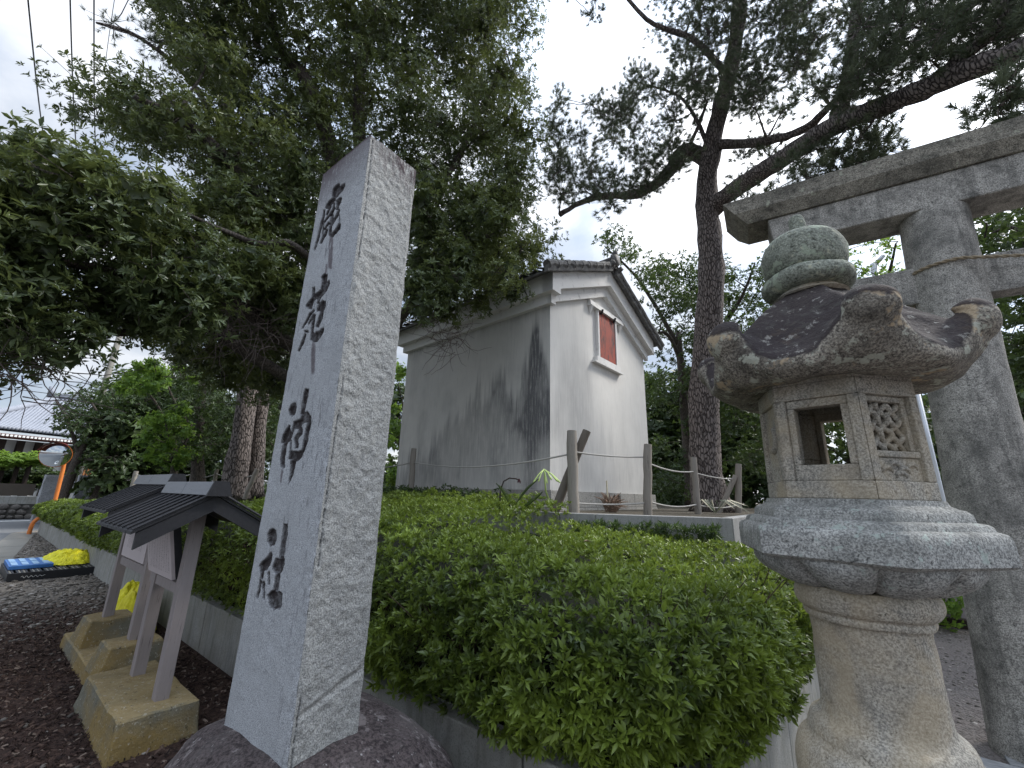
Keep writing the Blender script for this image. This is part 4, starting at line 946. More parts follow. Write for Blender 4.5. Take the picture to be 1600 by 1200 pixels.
# small far fence on the left
fl = [(402, 733, 11.5), (339, 733, 14.5), (302, 735, 16.5), (213, 736, 20.5), (199, 745, 24)]
lbl = ['slanting pale post left of the pillar, nearest of the far row', 'second pale far post left of the trunks', 'third pale far post above the notice board roof', 'fourth far post in the shade of the trees', 'farthest small post of the row']
prev = None
for (px_, py_, D), lb in zip(fl, lbl):
    t = at(px_, py_, D); h = t[2]-TZ
    tp_ = post(t[0]-(.10 if px_ == 402 else 0), t[1]-(.12 if px_ == 402 else 0), TZ, h, (.10, .12) if px_ == 402 else (.01, 0), .05 if D < 18 else .07, lb)
    if prev is not None: rope(prev-np.array([0, 0, .12]), tp_-np.array([0, 0, .12]), .10, {339: 'pale rope before the two bark covered trunks', 302: 'pale rope left of the two trunks', 213: 'pale rope in the shade behind the notice boards', 199: 'pale rope at the far end of the row'}[px_])
    prev = tp_
# ------------------------------------------------------------------ small plants of the yard
pl_ = thing('drooping_lily', 'plant with drooping pale green buds beside the leaning log', 'plant', (-2.95, 4.75, TZ))
top_ = at(850, 733, 5.1); st_ = [np.array([-2.95, 4.75, TZ]), (np.array([-2.95, 4.75, TZ])+top_)/2+np.array([-.05, 0, .02]), top_]
MB().tube(st_, [.014, .011, .008], 7).build('flower_stem', M['bud'], pl_, smooth=True)
for (dx, dy) in ((-17, 22), (-9, 20), (5, 23), (12, 17), (22, 20), (26, 22)):
    e_ = at(850+dx, 733+dy, 5.0); mid = top_*.5+e_*.5+np.array([0, 0, .02])
    MB().tube([top_, mid, e_*.8+mid*.2, e_], [.004, .007, .012, .003], 6).build('flower_bud', M['bud'], pl_, smooth=True)
pl_ = thing('cycad', 'dark cycad frond arching at the foot of the leaning log', 'plant', (-3.2, 4.7, TZ))
def frond(parent, a, b, c, wdt, mat, npair=34, name='frond'):
    Vs = []; Fs = []; mb_ = MB(); P = [np.array(a)*(1-t)**2+2*np.array(b)*t*(1-t)+np.array(c)*t*t for t in np.linspace(0, 1, npair)]
    mb_.tube(P, .006, 5)
    for i in range(2, npair-1):
        t = P[i+1]-P[i-1]; t = unit(t); sd_ = unit(np.cross(t, [0, 0, 1.])); L_ = wdt*math.sin(PI*min(.97, i/npair+.08))
        for s_ in (-1, 1):
            d = unit(sd_*s_+t*.45+np.array([0, 0, .3])); tip = P[i]+d*L_; w_ = t*.006
            b0 = len(mb_.V); mb_.V += [tuple(P[i]-w_), tuple(P[i]+w_), tuple(P[i]+d*L_*.6+w_*.8-np.array([0, 0, .004])), tuple(tip)]; mb_.F += [(b0, b0+1, b0+2), (b0, b0+2, b0+3)]
    o = mb_.build(name, mat, parent); return o
frond(pl_, at(800, 800, 4.9), at(815, 770, 4.9), at(842, 748, 4.9), .16, M['cover']); frond(pl_, at(800, 800, 4.9), at(790, 770, 4.8), at(775, 755, 4.8), .13, M['cover']); frond(pl_, at(805, 800, 4.8), at(830, 790, 4.8), at(848, 768, 4.7), .14, M['cover'])
frond(pl_, at(795, 805, 4.9), at(780, 790, 4.9), at(765, 790, 4.9), .12, M['cover'])
pl_ = thing('dry_seed_stalk', 'curved dark stalk with a drooping dry seed head before the long wall', 'plant', (-3.6, 4.8, TZ))
MB().tube([at(780, 800, 5.2), at(782, 765, 5.2), at(787, 752, 5.2), at(796, 747, 5.2), at(806, 748, 5.2), at(811, 750, 5.2)], [.011, .009, .008, .008, .008, .008], 6).build('stalk', M['dark_timber'], pl_, smooth=True)
hd = at(811, 748, 5.2); mb_ = MB()
for k in range(12):
    a = k*2.4; mb_.tube([hd, hd+np.array([.024*math.cos(a), .024*math.sin(a), -.035-.03*(k % 3)/3])], [.006, .003], 5)
mb_.build('seed_head', M['seed_head'], pl_)
pl_ = thing('withered_plant', 'withered brown plant in front of the footing vent', 'plant', (-2.6, 6.6, TZ)); mb_ = MB()
c0 = at(955, 803, 7.2); c0[2] = TZ
for k in range(70):
    a = random.uniform(0, 2*PI); r_ = random.uniform(.08, .3); h = random.uniform(.05, .32); p = c0+np.array([r_*math.cos(a), r_*math.sin(a)*.7, h])
    mb_.tube([c0+np.array([random.uniform(-.1, .1), 0, .0]), p*.6+c0*.4+np.array([0, 0, .06]), p], [.005, .012, .002], 4)
mb_.build('dead_leaves', M['dead_leaf'], pl_)
MB().tube([c0+np.array([-.05, 0, 0]), c0+np.array([-.06, 0, .5])], .012, 6).build('dry_stalk', M['pale_leaf'], pl_)
pl_ = thing('strap_leaf_plant', 'clump of pale and green strap leaves at the foot of the pine', 'plant', (-1.95, 8.2, TZ)); 
c0 = at(1118, 802, 8.2); c0[2] = TZ+.02
for k in range(16):
    a = -.4+k/15*3.6+random.uniform(-.2, .2); Lf = random.uniform(.3, .55); d = np.array([math.cos(a), .5*math.sin(a), 0])
    P = [c0, c0+d*Lf*.5+np.array([0, 0, .22]), c0+d*Lf+np.array([0, 0, random.uniform(.02, .2)])]; mb_ = MB()
    sd_ = np.array([0, .015, .010]); Vs = []
    for i, (p, w_) in enumerate(zip([P[0], P[0]*.35+P[1]*.65, P[1], P[1]*.5+P[2]*.5, P[2]], (.7, 1, 1, .8, .1))): Vs += [tuple(p-sd_*w_), tuple(p+sd_*w_)]
    mb_.add(Vs, [(2*i, 2*i+1, 2*i+3, 2*i+2) for i in range(4)]); mb_.build('leaf', M['pale_leaf'] if k % 3 == 0 else M['cover'], pl_)

# ------------------------------------------------------------------ notice boards on their mossy plinths
def sign(label, ox, post_x, plinth, ridge, board, near_slab=None):
    """plinth: list of boxes; ridge: (x0, x1, y, z); board: (x0, x1, ytop, ybot, ztop, zbot)"""
    xa, xb, yr, zr = ridge
    t = thing('notice_board', label, 'notice board', ((xa+xb)/2, yr, 0), 'roofed wooden notice boards by the kerb')
    for px_, zb_ in post_x:
        MB().hexa([(px_-.040, yr-.040, zb_), (px_+.040, yr-.040, zb_), (px_+.040, yr+.040, zb_), (px_-.040, yr+.040, zb_), (px_-.040, yr-.040, zr-.13), (px_+.040, yr-.040, zr-.13), (px_+.040, yr+.040, zr-.13), (px_-.040, yr+.040, zr-.13)]).build('post', M['sign_post'], t, bevel=.004)
    x0, x1, yt, yb, zt, zb_ = board
    c = np.array([(x0+x1)/2, (yt+yb)/2, (zt+zb_)/2]); az = unit(np.array([0, yt-yb, zt-zb_])); ax = np.array([1., 0, 0]); ay = np.cross(az, ax); hz = np.linalg.norm([yt-yb, zt-zb_])/2
    me_b = MB().obox((0, 0, 0), (1, 0, 0), ay, az, (x1-x0)/2, .011, hz); bo = me_b.build('board', M['board'], None, local=True); bo.parent = t; bo.location = Vector(c)-t.location
    # frame bars at the back of the board
    for px_ in (x0+.02, x1-.02): MB().obox(c+np.array([px_-c[0], 0, 0])-ay*-.035, ax, ay, az, .02, .022, hz*1.02).build('board_frame', M['sign_black'], t)
    MB().box(x0-.02, x1+.02, yr-.03, yr+.03, zb_-.09, zb_-.02).build('crossbar', M['sign_post'], t, bevel=.003)
    MB().box(x0-.02, x1+.02, yr-.03, yr+.03, zt+.02, zt+.09).build('crossbar', M['sign_black'], t, bevel=.003)
    hw, dr = .40, .23
    for s_ in (-1, 1):    # barge boards and boarded slopes
        for xg in (xb-.03, xa+.03):
            MB().hexa([(xg-.015, yr, zr-.16), (xg+.015, yr, zr-.16), (xg+.015, yr+s_*hw, zr-.16-dr), (xg-.015, yr+s_*hw, zr-.16-dr), (xg-.015, yr, zr-.055), (xg+.015, yr, zr-.055), (xg+.015, yr+s_*hw, zr-.055-dr), (xg-.015, yr+s_*hw, zr-.055-dr)]).build('barge_board', M['sign_black'], t)
        nb = 8; wd = (xb-xa)/nb
        for i in range(nb):
            x0_, x1_ = xa+i*wd+.004, xa+(i+1)*wd-.004; lift = .0
            P = [(x0_, yr, zr-.05), (x1_, yr, zr-.05), (x1_, yr+s_*(hw+.03), zr-.05-dr*1.07), (x0_, yr+s_*(hw+.03), zr-.05-dr*1.07)]
            MB().hexa([P[3], P[2], P[1], P[0]]+[(p[0], p[1], p[2]+.018) for p in (P[3], P[2], P[1], P[0])]).build('roof_board', M['sign_black'], t)
            MB().tube([(x1_+.004, yr, zr-.020), (x1_+.004, yr+s_*(hw+.03), zr-.018-dr*1.07)], .010, 6).build('roof_batten', M['sign_black'], t)
    for (a_, b_) in ((xa+.01, (xa+xb)/2-.003), ((xa+xb)/2+.003, xb+.02)):
        MB().hexa([(a_, yr-.075, zr-.05), (b_, yr-.075, zr-.05), (b_, yr+.075, zr-.05), (a_, yr+.075, zr-.05), (a_, yr-.045, zr+.045), (b_, yr-.045, zr+.045), (b_, yr+.045, zr+.045), (a_, yr+.045, zr+.045)]).build('ridge_cap', M['sign_cap'], t, bevel=.004)
    MB().hexa([(xb+.022, yr-.08, zr-.055), (xb+.045, yr-.08, zr-.055), (xb+.045, yr+.08, zr-.055), (xb+.022, yr+.08, zr-.055), (xb+.022, yr-.045, zr+.05), (xb+.045, yr-.045, zr+.05), (xb+.045, yr+.045, zr+.05), (xb+.022, yr+.045, zr+.05)]).build('ridge_end', M['sign_black'], t)
    return t
def rough_box(P, name, mat, lab, cat, amp=.012, grp=None):
    bm = bmesh.new(); vs = [bm.verts.new(p) for p in P]
    for f in [(3, 2, 1, 0), (4, 5, 6, 7), (0, 1, 5, 4), (1, 2, 6, 5), (2, 3, 7, 6), (3, 0, 4, 7)]: bm.faces.new([vs[i] for i in f])
    bmesh.ops.bevel(bm, geom=bm.edges[:], offset=.010, segments=1, affect='EDGES')
    for _ in range(3): bmesh.ops.subdivide_edges(bm, edges=[e for e in bm.edges if e.calc_length() > .05], cuts=1, use_grid_fill=True)
    bmesh.ops.triangulate(bm, faces=bm.faces[:])
    V = np.array([v.co[:] for v in bm.verts]); F = np.array([[v.index for v in f.verts] for f in bm.faces]); bm.free()
    V += (np.stack([fbm(V*11, 1, 3), fbm(V*11, 2, 3), fbm(V*11, 3, 3)], 1)-.5)*amp*2
    o = npmesh(name, V, F, mat, None, True, origin=tuple(np.mean(np.array(P)[:4], 0))); tag(o, lab, cat, grp)
    bm = bmesh.new(); bm.from_mesh(o.data)
    for ed in bm.edges:
        if len(ed.link_faces) == 2 and ed.calc_face_angle(0) > .45: ed.smooth = False
    bm.to_mesh(o.data); bm.free(); return o
def fr(x0, x1, y0, y1, z0, z1, b=.03): return [(x0-b, y0-b, z0), (x1+b, y0-b, z0), (x1+b, y1+b, z0), (x0-b, y1+b, z0), (x0, y0, z1), (x1, y0, z1), (x1, y1, z1), (x0, y1, z1)]
rough_box(fr(-4.72, -3.67, .92, 1.34, -.05, .21), 'concrete_plinth', M['old_conc'], 'broad yellow stained concrete plinth under the nearer notice board', 'plinth')
rough_box(fr(-6.55, -4.80, 1.02, 1.42, -.05, .12, .02), 'concrete_plinth', M['old_conc'], 'low mossy concrete slab under the two far footing blocks', 'plinth')
rough_box(fr(-5.18, -4.84, 1.05, 1.40, .105, .33, .05), 'footing_block', M['old_conc'], 'mossy footing block nearest the big yellow plinth', 'block')
rough_box(fr(-6.25, -5.88, 1.08, 1.42, .105, .33, .05), 'footing_block', M['old_conc'], 'farther mossy footing block of the second notice board', 'block')
sign('nearer black roofed notice board with tilted pinkish board, left of the pillar', 0, [(-3.87, .2), (-4.47, .2)], None, (-4.68, -3.58, 1.17, 1.60), (-4.58, -3.96, 1.035, 1.125, 1.34, .945))
sign('farther black roofed notice board partly hidden behind the nearer one', 0, [(-5.02, .32), (-6.05, .32)], None, (-6.02, -4.84, 1.23, 1.67), (-5.92, -5.09, 1.19, 1.20, 1.42, .92))

# ------------------------------------------------------------------ pallets and yellow nets
pt = thing('black_pallet', 'black plastic pallet lying on the gravel by the kerb', 'pallet', (-12, 1.5, 0))
PX0, PX1, PY0, PY1 = -12.75, -11.2, .86, 2.02
MB().box(PX1-.03, PX1, PY0, PY1, .0, .135).build('front_beam', M['black_plastic'], pt, bevel=.004)
MB().box(PX0, PX0+.03, PY0, PY1, .0, .135).build('rear_beam', M['black_plastic'], pt)
for y_ in (PY0, (PY0+PY1)/2-.04, PY1-.08): MB().box(PX0+.03, PX1-.03, y_, y_+.08, .0, .115).build('bearer', M['black_plastic'], pt)
for i in range(22):
    y_ = PY0+i*(PY1-PY0-.02)/21; MB().box(PX0+.03, PX1-.03, y_-.004, y_+.016, .117, .137).build('slat', M['black_plastic'], pt)
for i in range(21):
    y_ = PY0+.028+i*(PY1-PY0-.02)/21; 
    if i % 3 != 1: MB().box(PX1-.42, PX1-.06, y_-.002, y_+.018, .119, .129).build('deck_rib', M['gutter'], pt)
sq = [np.array([PX1+.003, PY0+.16+.28*t, .065+.018*math.sin(t*34)*(1-.5*t)]) for t in np.linspace(0, 1, 40)]
MB().tube(sq, .0025, 4).build('painted_squiggle', M['white_paint'], pt)
bt = thing('blue_pallet', 'blue plastic pallet with pale tops stacked on the black one', 'pallet', (-12.4, 1.1, .14))
MB().box(-12.7, -11.62, .88, 1.42, .139, .20).build('deck', M['blue_plastic'], bt, bevel=.006)
for i in range(4):
    for j in range(2): MB().box(-12.62+j*.52, -12.2+j*.52, .91+i*.13, .99+i*.13, .201, .212).build('pale_pad', M['pale_blue'], bt, bevel=.004)
def net(name, c, rx, ry, rz, seed, lab, lobes=5):
    nn_ = 90; U, Vv = np.meshgrid(np.linspace(-1, 1, nn_), np.linspace(-1, 1, nn_)); u = U.ravel(); v = Vv.ravel()
    r = np.sqrt(u*u+v*v)+1e-6; a = np.arctan2(v, u); s_ = np.maximum(np.abs(u), np.abs(v)); r2 = s_
    out = 1+.16*(fbm(np.stack([np.cos(a)*1.6, np.sin(a)*1.6, 0*a+seed], 1), seed, 4)-.5)*2*r2
    X = u/r*s_*rx*out; Y = v/r*s_*ry*out; X = np.where(np.abs(u)+np.abs(v) < 1e-3, 0, X); 
    P = np.stack([X, Y, 0*X], 1)
    h = rz*np.maximum(0, 1-r2**3)*(.55+.8*fbm(P*4+seed, seed, 4)) + .035*np.abs(np.sin((Y+.3*X)*26+fbm(P*5, seed+3, 3)*9))*(1-r2**6)*(.4+fbm(P*3, seed+1, 2)) + .03*fbm(P*16, seed+8, 3)*(1-r2**6)
    idx = np.arange(nn_*nn_).reshape(nn_, nn_); Fn = np.stack([idx[:-1, :-1], idx[:-1, 1:], idx[1:, 1:], idx[1:, :-1]], -1).reshape(-1, 4)
    o = npmesh(name, np.stack([X, Y, h+.005], 1), Fn, M['net'], None, True, local=True); o.location = c; tag(o, lab, 'net'); return o
net('yellow_net', (-12.3, 1.70, .14), .62, .42, .15, 3, 'crumpled yellow net spread over the pallets')
net('yellow_net', (-6.85, 1.60, .0), .62, .22, .40, 9, 'crumpled yellow net heaped behind the notice board posts')

# ------------------------------------------------------------------ road mirror
mt = thing('road_mirror', 'orange poled round convex road mirror at the corner beyond the hedge', 'road mirror', (-21.1, 1.8, 0))
Dm = 21.2; pp = [at(44, 838, Dm), at(50, 820, Dm), at(57, 812, Dm), at(70, 804, Dm), at(82, 794, Dm), at(86, 782, Dm), at(93, 755, Dm), at(98, 735, Dm), at(101, 718, Dm), at(101, 708, Dm)]
sp_ = curve([tuple(p) for p in pp]); MB().tube(sp_, .055, 12).build('pole', M['orange_paint'], mt, smooth=True)
mc = at(87, 711, Dm-.15); vd = unit(np.array([0, 0, EYE])-mc+np.array([0, -5, -1.5])); uu_ = unit(np.cross([0, 0, 1.], vd)); ww_ = np.cross(vd, uu_)
Rm = .39; V = [mc+vd*.08]; F = []; rings = 8; seg = 40
for i in range(1, rings+1):
    r_ = Rm*i/rings
    for k in range(seg): a = 2*PI*k/seg; V.append(mc+uu_*r_*math.cos(a)+ww_*r_*math.sin(a)+vd*(.08*(1-(i/rings)**2)))
F = [(0, 1+k, 1+(k+1) % seg) for k in range(seg)]+[(1+(i-1)*seg+k, 1+i*seg+k, 1+i*seg+(k+1) % seg, 1+(i-1)*seg+(k+1) % seg) for i in range(1, rings) for k in range(seg)]
mb_ = MB(); mb_.V = [tuple(v) for v in V]; mb_.F = F; mb_.build('mirror_face', M['mirror'], mt, smooth=True)
MB().tube([mc-vd*.10, mc-vd*.02], [.30, .41], 32).build('mirror_housing', M['orange_paint'], mt)
mb_ = MB(); hp = []
for k in range(17):
    a = PI*.30+PI*.6*k/16
    for r_, d_ in ((.42, -.02), (.43, .20)): hp.append(mc+uu_*r_*math.cos(a)+ww_*r_*math.sin(a)+vd*d_)
mb_.V = [tuple(p) for p in hp]+[tuple(p*1.0+ww_*.012) for p in hp]; b_ = len(hp); mb_.F = [(2*k, 2*k+1, 2*k+3, 2*k+2) for k in range(16)]+[(b_+2*k+2, b_+2*k+3, b_+2*k+1, b_+2*k) for k in range(16)]
mb_.build('hood', M['mirror_back'], mt, smooth=True)
for dz in (.0, .18): MB().tube([mc-vd*.08-ww_*dz, np.array(pp[-1])-np.array([0, 0, dz])], .018, 6).build('bracket', M['steel'], mt)

# ------------------------------------------------------------------ far left: walls, gate posts, temple
sw = thing('cobble_wall', 'low dark wall of round cobbles with a concrete coping across the street', 'wall', (-30.3, 0, 0))
WX = -30.2
MB().box(WX-.4, WX, -14, 2.5, 0, .66).build('wall_core', M['mortar'], sw)
MB().box(WX-.45, WX+.05, -14, 2.5, .66, 1.02).build('coping', M['wall_conc'], sw, bevel=.02)
sm = bpy.data.meshes.new('cobble'); bm = bmesh.new(); bmesh.ops.create_icosphere(bm, subdivisions=2, radius=1)
for v in bm.verts: v.co *= 1+.12*math.sin(v.co.x*5+v.co.y*3)*math.cos(v.co.z*4)
bm.to_mesh(sm); bm.free(); sm.materials.append(M['cobble']); sm.polygons.foreach_set('use_smooth', [True]*len(sm.polygons))
yy = -4.0; r_i = 0
for row in range(3):
    y_ = -4.0+row*.15
    while y_ < 2.45:
        s_ = random.uniform(.12, .18); o = bpy.data.objects.new('cobble', sm); col.objects.link(o); o.parent = sw
        o.location = (WX+.02+30.3, y_, .11+row*.215+random.uniform(-.02, .02)); o.scale = (.12, s_, s_*random.uniform(.7, .9)); o.rotation_euler = (random.uniform(-.4, .4), 0, random.uniform(-.2, .2)); y_ += s_*2.02
fb = MB().box(WX-.25, WX-.20, -14, 2.35, 1.04, 1.58); o = fb.build('panel_fence', M['brown_panel'], origin=(WX-.2, 0, 1)); tag(o, 'flat dark brown sheet fence on top of the cobble wall', 'fence')
def gpost(c, w_, h, lab, seed):
    V = []; nz_ = 24
    mb_ = MB()
    for j in range(nz_+1):
        z_ = h*j/nz_
        for (sx, sy) in ((-1, -1), (0, -1), (1, -1), (1, 0), (1, 1), (0, 1), (-1, 1), (-1, 0)):
            V.append((c[0]+sx*w_/2, c[1]+sy*w_/2, z_))
    V = np.array(V); V[:, :2] += (np.stack([fbm(V*5, seed, 3), fbm(V*5, seed+1, 3)], 1)-.5)*.08
    F = [(j*8+k, j*8+(k+1) % 8, (j+1)*8+(k+1) % 8, (j+1)*8+k) for j in range(nz_) for k in range(8)]+[tuple(nz_*8+k for k in range(8))]
    mb_.V = [tuple(v) for v in V]; mb_.F = F; o = mb_.build('granite_gatepost', M['gatepost'], origin=(c[0], c[1], 0)); tag(o, lab, 'gate post', 'rough granite posts across the street')
gp = at(70, 800, 27); gpost((gp[0], gp[1]), .62, 1.98, 'rough granite gate post beside the road mirror pole', 3)
gp = at(128, 775, 28); gpost((gp[0], gp[1]), .55, 2.02, 'second rough granite post between the dark trunks', 5)
pw_ = thing('tiled_garden_wall', 'white plastered garden wall with grey tile coping behind the granite posts', 'wall', (-31.5, 5, 0))
MB().box(-31.7, -31.4, 2.8, 12, 0, 1.55).build('wall_face', M['white_wall'], pw_)
for i in range(26): MB().tube([(-31.9, 2.9+i*.35, 1.70), (-31.55, 2.9+i*.35, 1.80), (-31.2, 2.9+i*.35, 1.66)], .13, 6).build('coping_tile', M['tile_far'], pw_)
lt_ = thing('lattice_fence', 'orange brown wooden lattice fence seen between dark trunks', 'fence', (-36, 6, 0))
for i in range(34): MB().box(-36.03, -35.97, 4.2+i*.16, 4.26+i*.16, .9, 2.7).build('slat', M['lattice'], lt_)
for z_ in (1.0, 1.6, 2.2, 2.65): MB().box(-36.07, -36.035, 4.1, 9.7, z_, z_+.07).build('rail', M['lattice'], lt_)
for i in range(4): MB().box(-36.0, -35.9, 4.0+i*1.8, 4.13+i*1.8, .0, 2.8).build('fence_post', M['orange_paint'], lt_)
MB().box(-36.3, -36.2, 4.0, 10, 0, 2.6).build('backing', M['brown_panel'], lt_)

tp = thing('temple_hall', 'temple hall with sweeping silver grey tile roof and white walls', 'temple', (-48, 2, 0))
E0 = at(-95, 668, 41); E1 = at(170, 697, 44); Rg0 = at(86, 626, 50); Rg1 = at(260, 640, 54)
E1[2] = E0[2] = 4.9
nR = 46; rowsP = []
for i in range(nR):
    t = i/(nR-1); lo = E0+(E1-E0)*t
    sidx = (t-.38)/.62
    if sidx >= 0: hi = Rg0+(Rg1-Rg0)*sidx*.8
    else:
        q = t/.38; hi = E0+(Rg0-E0)*(q); hi[2] = E0[2]+(Rg0[2]-E0[2])*(q**1.25)
    pts = []
    for s_ in np.linspace(0, 1, 9):
        p = lo+(hi-lo)*s_; p[2] = lo[2]+(hi[2]-lo[2])*(s_**1.22)+.04; pts.append(p)
    rowsP.append(pts)
V = np.array(rowsP).reshape(-1, 3); idx = np.arange(nR*9).reshape(nR, 9)
Fq_ = np.stack([idx[:-1, :-1], idx[1:, :-1], idx[1:, 1:], idx[:-1, 1:]], -1).reshape(-1, 4)
V2 = V-np.array([0, 0, .15]); n0 = len(V)
npmesh('roof_slope', np.r_[V, V2], np.r_[Fq_, Fq_[:, ::-1]+n0], M['tile_pan'], tp, True)
for pts in rowsP:
    if np.linalg.norm(pts[-1]-pts[0]) > .3: MB().tube([p+np.array([0, 0, .05]) for p in pts], .10, 6).build('tile_row', M['tile_far'], tp, smooth=True)
hip = [r_[-1]+np.array([0, 0, .2]) for r_ in rowsP if True][:18]
MB().tube(hip, .22, 8).build('hip_ridge', M['tile_far'], tp, smooth=True); MB().tube([Rg0+np.array([-.3, 0, .35]), Rg0*.5+Rg1*.5+np.array([0, 0, .3]), Rg1+np.array([0, 0, .3])], .32, 8).build('main_ridge', M['tile_far'], tp, smooth=True)
MB().tube([Rg0+np.array([0, -.2, .3]), Rg0+np.array([0, -.45, 1.1])], [.35, .12], 8).build('ridge_end_ornament', M['tile_far'], tp, smooth=True)
ev0, ev1 = E0+np.array([-.9, .2, -.35]), E1+np.array([-.9, .2, -.35])
dd_ = unit(ev1-ev0); nb_ = np.cross(dd_, [0, 0, 1.])
MB().obox((ev0+ev1)/2, dd_, nb_, (0, 0, 1), np.linalg.norm(ev1-ev0)/2, .8, .10).build('eave_underside', M['red_timber'], tp)
for i in range(44):
    p = ev0+(ev1-ev0)*i/43; MB().obox(p-nb_*-.83 if np.dot(nb_, -p) > 0 else p-nb_*.83, dd_, nb_, (0, 0, 1), .06, .04, .06).build('rafter_end', M['white_wall'], tp)
wl0, wl1 = ev0+np.array([-1.3, .2, 0]), ev1+np.array([-1.3, .2, 0])
mid_ = (wl0+wl1)/2; hl = np.linalg.norm(wl1-wl0)/2
MB().obox((mid_[0]-.3, mid_[1], 2.25), dd_, nb_, (0, 0, 1), hl-.5, .1, 2.2).build('white_wall', M['white_wall'], tp)
for i in range(9):
    p = wl0+(wl1-wl0)*(i+.5)/9; MB().obox((p[0], p[1], 2.2), dd_, nb_, (0, 0, 1), .16, .16, 2.2).build('pillar', M['dark_timber'], tp)
MB().obox((mid_[0], mid_[1], 3.2), dd_, nb_, (0, 0, 1), hl-.4, .17, .12).build('tie_beam', M['dark_timber'], tp)

# utility pole, cables, steel pole
up_ = thing('utility_pole', 'concrete utility pole with crossarms seen past the tree on the left', 'utility pole', (-33, -.2, 0))
b_ = at(150, 640, 34); MB().tube([(b_[0], b_[1], 0), (b_[0]+.15, b_[1]+.1, 13.2)], [.19, .13], 12).build('pole', M['gutter'], up_, smooth=True)
for zc in (12.3, 10.4): MB().box(b_[0]-.05, b_[0]+.05, b_[1]-1.3, b_[1]+1.0, zc, zc+.10).build('crossarm', M['steel'], up_)
for k, yk in enumerate((-1.2, -.6, .8)): MB().tube([(b_[0], b_[1]+yk, 12.4), (b_[0], b_[1]+yk, 12.65)], [.05, .03], 8).build('insulator', M['white_wall'], up_)
for (a, b, lb, r_) in (((38, -60, 7.5), (75, 250, 28), 'black overhead cable, leftmost of those crossing the pale sky', .010), ((108, -60, 7.5), (122, 260, 28), 'black overhead cable in the middle of those crossing the sky', .010), ((147, -60, 7.5), (151, 260, 28), 'black overhead cable nearest the tree crown', .010), ((185, -40, 9), (164, 110, 26), 'thin slanting overhead cable just left of the pine tips', .006)):
    A_, B_ = at(*a), at(*b); pts = [A_+(B_-A_)*t-np.array([0, 0, .5*4*t*(1-t)*.3]) for t in np.linspace(0, 1, 14)]
    tag(MB().tube(pts, [r_*(1+1.2*t) for t in np.linspace(0, 1, 14)], 5).build('overhead_cable', M['cable'], smooth=True, origin=tuple(A_)), lb, 'cable', 'overhead cables')
A_, B_ = at(-40, 600, 30), at(190, 622, 36)
tag(MB().tube([A_, (A_+B_)/2-np.array([0, 0, .15]), B_], .018, 5).build('overhead_cable', M['cable'], origin=tuple(A_)), 'thin grey cable running low above the temple roof', 'cable', 'overhead cables')
p0 = at(1476, 792, 6.3); tag(MB().tube([(p0[0], p0[1], 0), (p0[0], p0[1], 2.95)], .022, 10).build('steel_pole', M['steel'], smooth=True, origin=(p0[0], p0[1], 0)), 'thin pale steel pole between the lantern and the gate column', 'pole')
p0 = at(1378, 470, 12); tag(MB().tube([(p0[0], p0[1], 0), (p0[0], p0[1], 7.05)], .07, 10).tube([(p0[0], p0[1], 7.0), (p0[0]+.2, p0[1], 7.2)], .05, 6).build('lamp_pole', M['steel'], smooth=True, origin=(p0[0], p0[1], 0)), 'pale pole top rising out of leaves below the gate lintel', 'pole')
bd = thing('leaning_board', 'brown wooden board standing on a dark rail beside the path', 'board', (1.2, 8.6, 0))
q = at(1500, 960, 8.9); MB().hexa([(q[0]-.22, q[1], .12), (q[0]+.16, q[1]+.05, .12), (q[0]+.16, q[1]+.12, .12), (q[0]-.22, q[1]+.07, .12), (q[0]-.24, q[1]+.25, .95), (q[0]+.08, q[1]+.3, .95), (q[0]+.08, q[1]+.36, .95), (q[0]-.24, q[1]+.31, .95)]).build('panel', M['sign_post'], bd)
MB().box(q[0]-.45, q[0]+.4, q[1]-.10, q[1]+.15, 0, .12).build('foot_rail', M['dark_timber'], bd)

